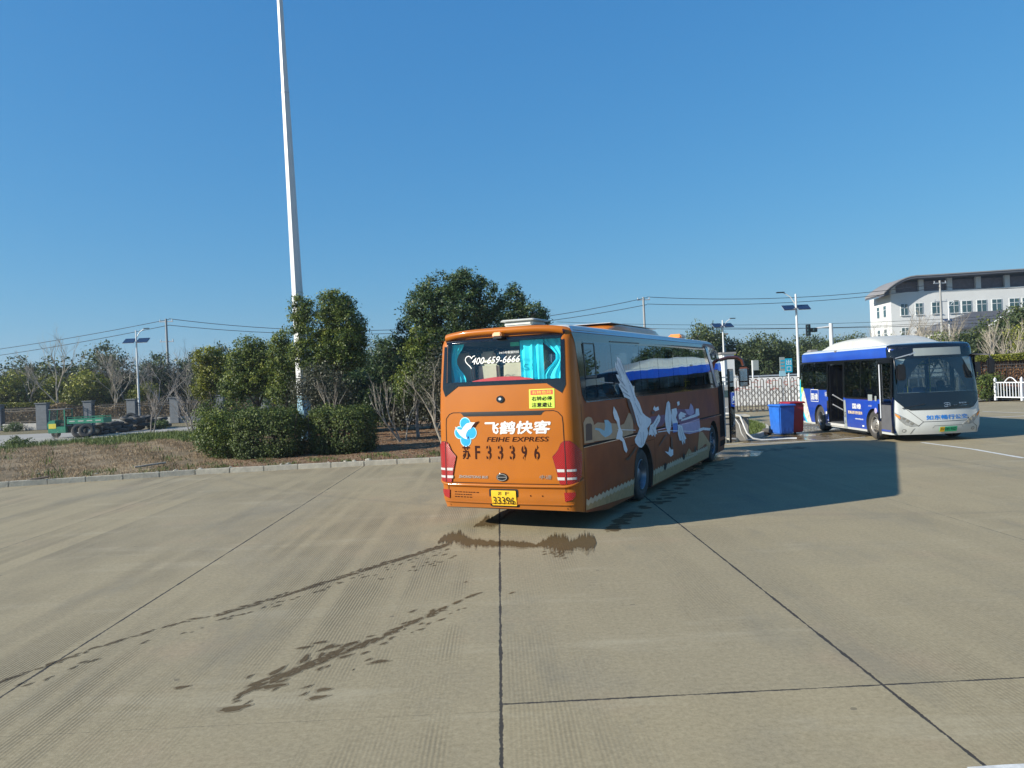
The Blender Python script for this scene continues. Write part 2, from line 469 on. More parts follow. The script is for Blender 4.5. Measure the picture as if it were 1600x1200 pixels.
simple('window_frame', (.62, .64, .64), .5)
simple('bin_blue', (.015, .12, .48), .45, vary=.15, vscale=5, dirt=.25, dirtz=.3)
simple('bin_red', (.27, .015, .02), .4, vary=.15, vscale=5)
simple('sign_blue', (.01, .34, .50), .4, vary=.05)
simple('banner_white', (.74, .73, .71), .7, vary=.1, vscale=2)
simple('banner_red', (.58, .22, .18), .6, vary=.2)
simple('truck_green', (.025, .22, .13), .45, vary=.2, vscale=5, dirt=.3, dirtz=.5)
simple('truck_yellow', (.65, .55, .06), .5)
simple('hose_white', (.62, .62, .60), .5)
simple('bark_pale', (.33, .29, .23), .9, vary=.3, vscale=8)
simple('bark_grey', (.24, .215, .19), .9, vary=.3, vscale=8)
simple('bark_dark', (.07, .055, .045), .9, vary=.3, vscale=8)
simple('twig_mauve', (.16, .13, .125), .9, vary=.3, vscale=1)
simple('hedge_core', (.03, .028, .018), 1.0, vary=.4)
simple('stone_block', (.22, .21, .19), .9, vary=.2, vscale=4, bmp=.5)
simple('paint_line', (.55, .55, .52), .8, vary=.25, vscale=14)
simple('pole_blue_paint', (.24, .42, .52), .5, vary=.10, vscale=2)
simple('ad_cyan', (.02, .45, .62), .35); simple('ad_lime', (.48, .68, .10), .35); simple('ad_cream', (.55, .52, .45), .4, vary=.4, vscale=7)
simple('orange_cover', (.70, .22, .03), .35, coat=.5)
simple('hatch_white', (.45, .45, .41), .5, vary=.08)
simple('mirror_brown', (.10, .03, .015), .3, coat=.6)
glass('coach_rear_glass', (.88, .95, .96), .02)
glass('coach_side_glass', (.10, .15, .17), .15, (.66, .84, 1.0), wob=.25)
glass('bus_glass', (.66, .74, .76), .05)
glass('bus_side_glass', (.16, .20, .22), .07)
def taillight():
    m, nt, b = new_mat('lamp_red')
    tc = N(nt, 'ShaderNodeTexCoord'); sp = N(nt, 'ShaderNodeSeparateXYZ'); L(nt, tc.outputs['Object'], sp.inputs[0])
    gx = M(nt, 'SINE', M(nt, 'MULTIPLY', sp.outputs[0], 180)); gz = M(nt, 'SINE', M(nt, 'MULTIPLY', sp.outputs[2], 180))
    g = M(nt, 'MULTIPLY', gx, gz)
    L(nt, ramp(nt, g, [(0.0, (.25, .004, .005)), (1.0, (.50, .014, .012))]), b.inputs['Base Color'])
    b.inputs['Roughness'].default_value = .15; b.inputs['Coat Weight'].default_value = .8; bump(nt, g, .3, .01, b)
taillight()
def coach_paint():
    m, nt, b = new_mat('coach_paint')
    tc = N(nt, 'ShaderNodeTexCoord'); sp = N(nt, 'ShaderNodeSeparateXYZ'); L(nt, tc.outputs['Object'], sp.inputs[0])
    x, y, z = sp.outputs
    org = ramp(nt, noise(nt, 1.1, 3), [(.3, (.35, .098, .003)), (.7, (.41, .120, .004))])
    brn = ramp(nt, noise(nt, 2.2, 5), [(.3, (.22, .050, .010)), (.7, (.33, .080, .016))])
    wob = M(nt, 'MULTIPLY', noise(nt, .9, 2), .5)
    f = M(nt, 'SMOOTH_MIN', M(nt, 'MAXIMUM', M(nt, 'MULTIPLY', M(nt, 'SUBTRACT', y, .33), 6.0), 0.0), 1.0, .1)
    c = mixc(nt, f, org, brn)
    roof = M(nt, 'GREATER_THAN', z, 3.17)
    c = mixc(nt, M(nt, 'MULTIPLY', roof, M(nt, 'GREATER_THAN', y, .35)), c, (.60, .60, .56))
    d = noise(nt, 5, 8, .75, vec_scale=(1, 1, .4))
    low = M(nt, 'MAXIMUM', M(nt, 'MINIMUM', M(nt, 'MULTIPLY', M(nt, 'SUBTRACT', .95, z), .9), .8), .10)
    c = mixc(nt, M(nt, 'MULTIPLY', low, M(nt, 'MULTIPLY', d, .62)), c, (.20, .14, .09))
    L(nt, c, b.inputs['Base Color'])
    b.inputs['Metallic'].default_value = .0; b.inputs['Roughness'].default_value = .45; b.inputs['Specular IOR Level'].default_value = .2
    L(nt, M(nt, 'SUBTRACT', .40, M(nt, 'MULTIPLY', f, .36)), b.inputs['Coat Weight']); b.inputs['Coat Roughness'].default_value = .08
    bump(nt, noise(nt, 1.6, 2, .4), .06, .05, b)
coach_paint()
def bus_paint():
    m, nt, b = new_mat('bus_paint')
    tc = N(nt, 'ShaderNodeTexCoord'); sp = N(nt, 'ShaderNodeSeparateXYZ'); L(nt, tc.outputs['Object'], sp.inputs[0])
    x, y, z = sp.outputs
    blue = ramp(nt, noise(nt, 1.2, 3), [(.3, (.005, .042, .31)), (.7, (.008, .060, .40))])
    f = M(nt, 'MAXIMUM', M(nt, 'GREATER_THAN', M(nt, 'ADD', y, M(nt, 'MULTIPLY', M(nt, 'MAXIMUM', M(nt, 'SUBTRACT', z, 1.5), 0), .11)), 7.49), M(nt, 'GREATER_THAN', z, 2.87))
    f = M(nt, 'MAXIMUM', f, M(nt, 'LESS_THAN', z, .285))
    c = mixc(nt, f, blue, (.54, .56, .54))
    cap = M(nt, 'MULTIPLY', M(nt, 'GREATER_THAN', M(nt, 'ADD', y, M(nt, 'MULTIPLY', z, .05)), 7.36), M(nt, 'GREATER_THAN', z, 2.80))
    capf = M(nt, 'MULTIPLY', M(nt, 'GREATER_THAN', y, 7.12), M(nt, 'GREATER_THAN', z, 2.90)); c = mixc(nt, M(nt, 'MAXIMUM', cap, capf), c, (.008, .010, .014))
    d = noise(nt, 5, 8, .75, vec_scale=(1, 1, .4))
    low = M(nt, 'MAXIMUM', M(nt, 'MINIMUM', M(nt, 'MULTIPLY', M(nt, 'SUBTRACT', .8, z), .8), .7), .06)
    c = mixc(nt, M(nt, 'MULTIPLY', low, M(nt, 'MULTIPLY', d, .6)), c, (.25, .21, .16))
    L(nt, c, b.inputs['Base Color']); b.inputs['Roughness'].default_value = .3
    b.inputs['Coat Weight'].default_value = .7; b.inputs['Coat Roughness'].default_value = .06
bus_paint()
def concrete(name, wet=0.0, joints=True, hue=1.0):
    m, nt, b = new_mat(name)
    tc = N(nt, 'ShaderNodeTexCoord'); sp = N(nt, 'ShaderNodeSeparateXYZ'); L(nt, tc.outputs['Object'], sp.inputs[0])
    x, y = sp.outputs[0], sp.outputs[1]; co = tc.outputs['Object']
    u = M(nt, 'ADD', x, M(nt, 'MULTIPLY', y, .0175)); v = M(nt, 'SUBTRACT', y, M(nt, 'MULTIPLY', x, .0175))
    big = noise(nt, .22, 6, .62); mid = noise(nt, 1.6, 6, .65, vec_scale=(1, .45, 1)); fine = noise(nt, 60, 4, .7)
    c = ramp(nt, big, [(.32, (0.228, 0.194, 0.120)), (.5, (0.284, 0.242, 0.147)), (.70, (0.320, 0.276, 0.172))])
    c = mixc(nt, .55, c, ramp(nt, mid, [(.3, (0.200, 0.178, 0.126)), (.5, (0.284, 0.242, 0.150)), (.72, (0.352, 0.304, 0.200))]))
    c = mixc(nt, .35, c, ramp(nt, fine, [(.3, (0.168, 0.144, 0.092)), (.7, (0.400, 0.344, 0.228))]))
    # slabs cast on different days: each has its own tone
    cu = M(nt, 'FLOOR', M(nt, 'DIVIDE', M(nt, 'ADD', u, .1), 3.55)); cv = M(nt, 'FLOOR', M(nt, 'DIVIDE', M(nt, 'ADD', v, .35), 6.1))
    cb = N(nt, 'ShaderNodeCombineXYZ'); L(nt, cu, cb.inputs[0]); L(nt, cv, cb.inputs[1])
    wn_ = N(nt, 'ShaderNodeTexWhiteNoise', noise_dimensions='2D'); L(nt, cb.outputs[0], wn_.inputs['Vector'])
    c = mixc(nt, 1.0, c, ramp(nt, wn_.outputs['Value'], [(0, (.90, .90, .92)), (.5, (1.0, .99, .97)), (1, (1.06, 1.04, 1.0))]), 'MULTIPLY')
    pk = noise(nt, .5, 4, .6); c = mixc(nt, M(nt, 'MINIMUM', M(nt, 'MULTIPLY', M(nt, 'MAXIMUM', M(nt, 'SUBTRACT', pk, .57), 0), 3.0), .45), c, (0.336, 0.240, 0.160))
    gy = noise(nt, .33, 5, .65, vec_scale=(1, .7, 1)); c = mixc(nt, M(nt, 'MINIMUM', M(nt, 'MULTIPLY', M(nt, 'MAXIMUM', M(nt, 'SUBTRACT', gy, .53), 0), 3.2), .55), c, (0.184, 0.172, 0.140))
    gt = noise(nt, 22, 5, .8); c = mixc(nt, .38, c, ramp(nt, gt, [(.3, (.12, .105, .07)), (.5, (.29, .252, .172)), (.72, (.46, .41, .29))]))
    c = mixc(nt, 1.0, c, (1.0, .975, .93), 'MULTIPLY')
    # pale scuffs and grey smears, lying the way the slabs were screeded
    sm = noise(nt, .7, 5, .7, vec_scale=(.35, 1.6, 1))
    c = mixc(nt, M(nt, 'MULTIPLY', M(nt, 'MAXIMUM', M(nt, 'SUBTRACT', sm, .56), 0), 2.2), c, (0.432, 0.384, 0.272))
    sm2 = noise(nt, .45, 5, .7, vec_scale=(1.8, .5, 1))
    c = mixc(nt, M(nt, 'MINIMUM', M(nt, 'MULTIPLY', M(nt, 'MAXIMUM', M(nt, 'SUBTRACT', sm2, .54), 0), 3.0), .5), c, (0.164, 0.152, 0.116))
    # tined grooves in bands
    wob = M(nt, 'MULTIPLY', noise(nt, .5, 2), .05)
    ug = M(nt, 'ADD', u, wob)
    gr = M(nt, 'ADD', M(nt, 'MULTIPLY', M(nt, 'SINE', M(nt, 'MULTIPLY', ug, 2 * PI / .034)), .5), .5)
    bn = N(nt, 'ShaderNodeTexNoise', noise_dimensions='1D'); L(nt, M(nt, 'MULTIPLY', ug, 1.0), bn.inputs['W']); bn.inputs['Scale'].default_value = 2.1; bn.inputs['Detail'].default_value = 1.0
    band = M(nt, 'MAXIMUM', M(nt, 'MINIMUM', M(nt, 'MULTIPLY', M(nt, 'SUBTRACT', bn.outputs['Fac'], .41), 9), 1), 0)
    fade = M(nt, 'MAXIMUM', M(nt, 'MINIMUM', M(nt, 'MULTIPLY', M(nt, 'SUBTRACT', noise(nt, .55, 4, .6, vec_scale=(1, .5, 1)), .42), 5), 1), 0)
    left = M(nt, 'ADD', M(nt, 'MULTIPLY', M(nt, 'LESS_THAN', u, -.1), .65), .35)
    g = M(nt, 'MULTIPLY', M(nt, 'MULTIPLY', gr, M(nt, 'MULTIPLY', band, fade)), left)
    c = mixc(nt, M(nt, 'MULTIPLY', g, .80), c, (0.120, 0.100, 0.064))
    tot = g
    if joints:
        jn = M(nt, 'MULTIPLY', M(nt, 'SUBTRACT', noise(nt, 16, 5, .8), .5), .030)
        wd = M(nt, 'ADD', M(nt, 'MULTIPLY', noise(nt, 2.3, 5, .8), 1.5), -.25)
        J = None
        def line(cc, pos, w, op=None):
            d = M(nt, 'ABSOLUTE', M(nt, 'ADD', M(nt, 'SUBTRACT', cc, pos), jn))
            k = M(nt, 'MINIMUM', M(nt, 'MAXIMUM', M(nt, 'MULTIPLY', M(nt, 'SUBTRACT', M(nt, 'MULTIPLY', wd, 2 * w), d), 160), 0), 1)
            return M(nt, 'MULTIPLY', k, op) if op is not None else k
        for pos, w in ((-8.35, .009), (-4.2, .015), (-.085, .0155), (2.8, .016), (6.9, .006), (11.0, .007), (15.1, .007), (-12.5, .008)):
            l = line(u, pos, w); J = l if J is None else M(nt, 'MAXIMUM', J, l)
        rt = M(nt, 'GREATER_THAN', u, -.1); lt = M(nt, 'LESS_THAN', u, -.1)
        for pos, w, side, k in ((5.74, .014, rt, 1.0), (12.0, .006, rt, .6), (18.0, .007, rt, .8), (24.2, .008, rt, .8), (5.62, .005, lt, .55), (11.35, .004, lt, .3), (17.3, .006, lt, .5), (30.5, .01, rt, .8), (36.5, .01, rt, .8)):
            l = line(v, pos, w, M(nt, 'MULTIPLY', side, k)); J = M(nt, 'MAXIMUM', J, l)
        c = mixc(nt, M(nt, 'MULTIPLY', J, .93), c, (0.026, 0.024, 0.024))
        tot = M(nt, 'ADD', tot, M(nt, 'MULTIPLY', J, 1.5))
    sp_ = N(nt, 'ShaderNodeTexVoronoi'); sp_.inputs['Scale'].default_value = 1.15; L(nt, co, sp_.inputs['Vector'])
    spot = M(nt, 'LESS_THAN', M(nt, 'ADD', sp_.outputs['Distance'], M(nt, 'MULTIPLY', noise(nt, 14, 3), .05)), .055)
    c = mixc(nt, M(nt, 'MULTIPLY', spot, .5), c, (0.072, 0.064, 0.052))
    # long curved tyre marks
    for (cx, cy, R, w, a) in ((24, -2, 20.5, .18, .14), (24, -2, 18.6, .18, .12), (10, 34, 22.0, .2, .12)):
        dx = M(nt, 'SUBTRACT', x, cx); dy = M(nt, 'SUBTRACT', y, cy)
        rr = M(nt, 'SQRT', M(nt, 'ADD', M(nt, 'MULTIPLY', dx, dx), M(nt, 'MULTIPLY', dy, dy)))
        k = M(nt, 'MAXIMUM', M(nt, 'SUBTRACT', 1.0, M(nt, 'MULTIPLY', M(nt, 'ABSOLUTE', M(nt, 'SUBTRACT', rr, R)), 1 / w)), 0)
        c = mixc(nt, M(nt, 'MULTIPLY', M(nt, 'MULTIPLY', k, mid), a * 2.4), c, (0.088, 0.084, 0.080))
    if wet: c = mixc(nt, wet, c, (.38, .31, .22), 'MULTIPLY')
    L(nt, c, b.inputs['Base Color'])
    b.inputs['Roughness'].default_value = .85 if not wet else .6
    b.inputs['Specular IOR Level'].default_value = .3 if not wet else .25
    hgt = M(nt, 'SUBTRACT', M(nt, 'MULTIPLY', fine, .25), M(nt, 'MULTIPLY', tot, .8))
    bump(nt, hgt, .35, .006, b)
    return m, nt, b
concrete('yard_concrete')
concrete('splash_wet', wet=1.0, joints=True)
concrete('splash_damp', wet=.36, joints=True)
m, nt, b = concrete('damp_concrete', wet=.7, joints=False)
pud = noise(nt, .9, 4, .6)
L(nt, ramp(nt, pud, [(.42, (.05, .05, .05)), (.60, (.6, .6, .6))]), b.inputs['Roughness'])
def soil(name, stops, sc1=.35, bmp=.8):
    m, nt, b = new_mat(name)
    n1 = noise(nt, sc1, 6, .65); n2 = noise(nt, 7, 6, .7); n3 = noise(nt, 40, 3, .7)
    c = ramp(nt, M(nt, 'ADD', M(nt, 'MULTIPLY', n1, .6), M(nt, 'MULTIPLY', n2, .4)), stops)
    c = mixc(nt, .4, c, ramp(nt, n3, [(.3, (.10, .075, .04)), (.7, (.42, .34, .22))]))
    L(nt, c, b.inputs['Base Color']); b.inputs['Roughness'].default_value = .95; b.inputs['Specular IOR Level'].default_value = .2
    bump(nt, M(nt, 'ADD', n2, M(nt, 'MULTIPLY', n3, .5)), bmp, .06, b)
soil('dry_soil', [(.34, (.07, .06, .035)), (.45, (.16, .115, .07)), (.55, (.28, .205, .125)), (.70, (.38, .29, .18))])
soil('litter_soil', [(.3, (.10, .055, .03)), (.5, (.19, .105, .06)), (.7, (.27, .17, .10))], 1.0)
soil('far_ground', [(.3, (.07, .075, .035)), (.5, (.14, .125, .065)), (.7, (.20, .17, .10))], .05)
soil('lawn_soil', [(.3, (.04, .06, .02)), (.5, (.08, .095, .035)), (.7, (.16, .13, .07))], 1.0)
m, nt, b = new_mat('asphalt'); n1 = noise(nt, .4, 5); n2 = noise(nt, 50, 3)
L(nt, mixc(nt, .3, ramp(nt, n1, [(.3, (.25, .235, .20)), (.7, (.31, .295, .255))]), ramp(nt, n2, [(.3, (.2, .19, .17)), (.7, (.45, .43, .4))])), b.inputs['Base Color']); b.inputs['Roughness'].default_value = .9
# leaves
leafmat('leaf_camphor', [(.0, (.020, .036, .010)), (.35, (.060, .098, .018)), (.65, (.145, .185, .028)), (1.0, (.33, .34, .055))])
leafmat('leaf_dark', [(.0, (.016, .032, .013)), (.5, (.048, .086, .026)), (.85, (.105, .15, .036)), (1.0, (.20, .23, .05))])
leafmat('leaf_yellow', [(.0, (.05, .06, .012)), (.5, (.16, .18, .022)), (1.0, (.34, .33, .035))])
leafmat('leaf_hedge', [(.0, (.020, .034, .010)), (.5, (.058, .088, .016)), (.85, (.145, .18, .028)), (1.0, (.27, .27, .045))], trans=.15, rough=.62)
leafmat('leaf_dusty', [(.0, (.035, .04, .025)), (.5, (.07, .075, .045)), (1.0, (.13, .125, .075))])
leafmat('leaf_far', [(.0, (.026, .045, .024)), (.5, (.065, .092, .034)), (.85, (.12, .145, .036)), (1.0, (.22, .22, .04))])
leafmat('leaf_brown', [(.0, (.10, .045, .02)), (.5, (.20, .10, .045)), (1.0, (.34, .20, .10))])
leafmat('leaf_reed', [(.0, (.12, .085, .045)), (.5, (.26, .19, .10)), (1.0, (.42, .33, .2))])
leafmat('leaf_red', [(.0, (.16, .07, .04)), (.5, (.34, .15, .09)), (1.0, (.45, .25, .16))])
leafmat('grass_dry', [(.0, (.11, .075, .04)), (.35, (.22, .155, .09)), (.7, (.36, .27, .165)), (1.0, (.48, .38, .24))], .15, .8)
leafmat('grass_green', [(.0, (.035, .06, .014)), (.5, (.08, .12, .025)), (1.0, (.17, .20, .05))], .2, .6)
# ------------------------------------------------------------------ ground, yard, kerbs, markings
def sheet(pts, z, name, mat, label=None, kind='structure'):
    mb = MB(); bm = bmesh.new(); vs = [bm.verts.new((p[0], p[1], z)) for p in pts]; bm.faces.new(vs)
    bmesh.ops.triangulate(bm, faces=bm.faces[:]); bm.verts.index_update()
    mb.add([v.co[:] for v in bm.verts], [tuple(v.index for v in f.verts) for f in bm.faces]); bm.free()
    me_ok = mb.build(name, mat, None, None); me_ok['kind'] = kind
    if label: me_ok['label'] = label
    return me_ok
sheet([(-1500, -200), (1500, -200), (1500, 2500), (-1500, 2500)], -.02, 'ground', MATS['far_ground'])
KERB = [(-60, 5.5), (-40, 13.2), (-26, 18.6), (-19.5, 20.7), (-14.68, 21.84), (-12.26, 22.42), (-9.71, 22.98), (-6.85, 23.28), (-2.27, 23.6), (2.5, 24.4), (7.2, 25.75)]
KERB2 = [(7.2, 25.75), (7.9, 26.15), (8.7, 27.2), (9.6, 28.9), (10.3, 31.0), (10.8, 33.5), (11.0, 36), (11.0, 43.4)]
yard = KERB + KERB2[1:] + [(11.0, 52), (60, 52), (90, 30), (90, -30), (-60, -30)]
sheet(yard, 0.0, 'concrete_yard', MATS['yard_concrete'])
def road_strip(name, pts, w, z, mat):
    mb = MB(); vs = []
    for i, p in enumerate(pts):
        a = Vector(pts[max(i - 1, 0)]); b = Vector(pts[min(i + 1, len(pts) - 1)]); d = (b - a).normalized(); n = Vector((-d.y, d.x)) * w / 2
        vs += [(p[0] + n.x, p[1] + n.y, z), (p[0] - n.x, p[1] - n.y, z)]
    mb.add(vs, [(2 * i, 2 * i + 1, 2 * i + 3, 2 * i + 2) for i in range(len(pts) - 1)])
    o = mb.build(name, mat, None, None); o['kind'] = 'structure'; return o
# back road on the left and the public road behind the gate
sheet([(-90, 22), (-40, 22), (-22.6, 31), (-24.3, 38), (-26.2, 46), (-20, 50), (30, 50), (30, 57), (-90, 57)], -.012, 'back_road', MATS['asphalt'])
sheet([(6, 53), (140, 44), (150, 60), (6, 68)], -.008, 'public_road', MATS['asphalt'])
sheet([(20.5, 45.2), (70, 35.2), (72, 41.5), (24, 50.5)], .09, 'pavement', MATS['asphalt'])
def kerbstones(pts, name, w=.14, h=.15, step=1.0, n_skip=()):
    mb = MB(); P = [Vector(p) for p in pts]; seg = []; acc = 0; i = 0
    Ls = [0]
    for a, b in zip(P[:-1], P[1:]): Ls.append(Ls[-1] + (b - a).length)
    def pos(t):
        for k in range(len(P) - 1):
            if t <= Ls[k + 1]: return P[k].lerp(P[k + 1], (t - Ls[k]) / (Ls[k + 1] - Ls[k]))
        return P[-1]
    t = 0; k = 0; R = random.Random(3)
    while t < Ls[-1] - .1:
        a = pos(t + .004); b = pos(min(t + step, Ls[-1]) - .004); c = (a + b) / 2; d = b - a
        jz = R.uniform(-.008, .008); jl = R.uniform(-.008, .008)
        n = Vector((-d.y, d.x)).normalized()
        mb.box((c.x + n.x * (w / 2 + jl), c.y + n.y * (w / 2 + jl), h / 2 - .03 + jz), (d.length, w, h + .06), math.atan2(d.y, d.x) + R.uniform(-.006, .006))
        t += step; k += 1
    o = mb.build(name, MATS['kerb_concrete'], None, 30, bevel=.014); o['kind'] = 'structure'; return o
kerbstones(KERB[1:], 'kerb'); kerbstones(KERB2[:-1], 'kerb')
# planted verge behind the kerb: one gently uneven surface
def vnoise(x, y, s, seed=0):
    a = np.sin(x * s * 1.7 + seed) * np.cos(y * s * 1.3 + seed * 2.1) + .5 * np.sin(x * s * 3.9 + y * s * 2.3 + seed * 3) + .25 * np.cos(x * s * 8.1 - y * s * 7.7 + seed)
    return a / 1.75
def kerb_y(x): return float(np.interp(x, [p[0] for p in KERB], [p[1] for p in KERB]))
def verge_z(x, y):
    d = y - kerb_y(x) - .16
    return .12 + .05 * vnoise(x, y, .9, 1.3) * min(1, max(0, d)) + .22 * (1 - math.exp(-max(0, d) / 4.5)) - .10 * max(0, min(1, (y - 31) / 12)) 
def verge_mesh(name, x0, x1, ymax, mat, inside, nx=90, ny=44):
    mb = MB(); vs = []; 
    for i in range(nx + 1):
        x = x0 + (x1 - x0) * i / nx; yk = kerb_y(x) + .15
        for j in range(ny + 1):
            y = yk + (ymax(x) - yk) * (j / ny) ** 1.25
            e = 1 if 0 < j else 0
            vs.append((x, y, verge_z(x, y) if j else .11))
    fs = [(i * (ny + 1) + j, (i + 1) * (ny + 1) + j, (i + 1) * (ny + 1) + j + 1, i * (ny + 1) + j + 1) for i in range(nx) for j in range(ny)]
    mb.add(vs, fs); o = mb.build(name, mat, None, 80, fix=False); o['kind'] = 'structure'; return o
def vmaxL(x): return float(np.interp(x, [-60, -40, -26, -23.5, -21, -10.3], [12, 21.5, 29.5, 36, 46, 47]))
def vmaxR(x): return float(np.interp(x, [-10.3, 0, 7.15], [47, 47, 47]))
verge_mesh('dry_verge', -60, -10.3, vmaxL, MATS['dry_soil'], None)
verge_mesh('planted_verge', -10.3, 7.15, vmaxR, MATS['litter_soil'], None, 60)
sheet([(7.1, 25.95), (7.75, 26.3), (8.5, 27.3), (9.4, 29), (10.1, 31.1), (10.6, 33.5), (10.8, 36), (10.8, 47), (7.1, 47)], .115, 'lawn_island', MATS['lawn_soil'])
# damp, washed concrete round the bins and under the city bus
def blob(pts, jit, seed, sub=5):
    R = random.Random(seed); P = []
    n = len(pts)
    for i in range(n):
        a, b = Vector(pts[i]), Vector(pts[(i + 1) % n]); d = (b - a); nn = Vector((-d.y, d.x)).normalized()
        for k in range(sub):
            P.append(tuple((a + d * k / sub + nn * R.uniform(-jit, jit))[:]))
    return P
sheet(blob([(7.4, 25.4), (8.3, 25.2), (9.4, 25.5), (10.6, 25.2), (11.6, 25.6), (12.6, 26.4), (13, 29), (12.6, 33), (11.2, 33), (10.7, 31.2), (10.0, 29.4), (8.9, 27.2), (7.9, 25.95)], .10, 4), .004, 'damp_patch', MATS['damp_concrete'])
sheet(blob([(6.0, 21.3), (6.9, 21.6), (7.3, 22.6), (6.8, 23.8), (6.2, 23.4), (5.2, 21.2), (4.0, 18.8), (4.3, 18.6)], .12, 6), .004, 'damp_patch', MATS['damp_concrete'])
# painted lines (worn)
def line(pts, w, name='road_marking', z=.005):
    mb = MB(); R = random.Random(1)
    for (a, b) in zip(pts[:-1], pts[1:]):
        a, b = Vector(a), Vector(b); d = (b - a).normalized(); n = Vector((-d.y, d.x)) * w / 2; k = max(1, int((b - a).length / .25))
        vs = []
        for i in range(k + 1):
            p = a.lerp(b, i / k); q = 1 + R.uniform(-.15, .1)
            vs += [(p.x + n.x * q, p.y + n.y * q, z), (p.x - n.x * q, p.y - n.y * q, z)]
        mb.add(vs, [(2 * i, 2 * i + 1, 2 * i + 3, 2 * i + 2) for i in range(k)])
    o = mb.build(name, MATS['paint_line'], None, None); o['kind'] = 'structure'; return o
g = lambda px, py: gnd(px, py)[:2]
line([g(1128, 695), g(1215, 692.5), g(1300, 688), g(1352, 683)], .11, z=.009)
line([g(1440, 691.5), g(1520, 702), g(1600, 716)], .13)
line([g(1535, 653), g(1620, 649)], .15); line([g(1535, 643), g(1620, 646)], .12)
line([(2.60, 4.50), (5.6, 4.50)], .12)

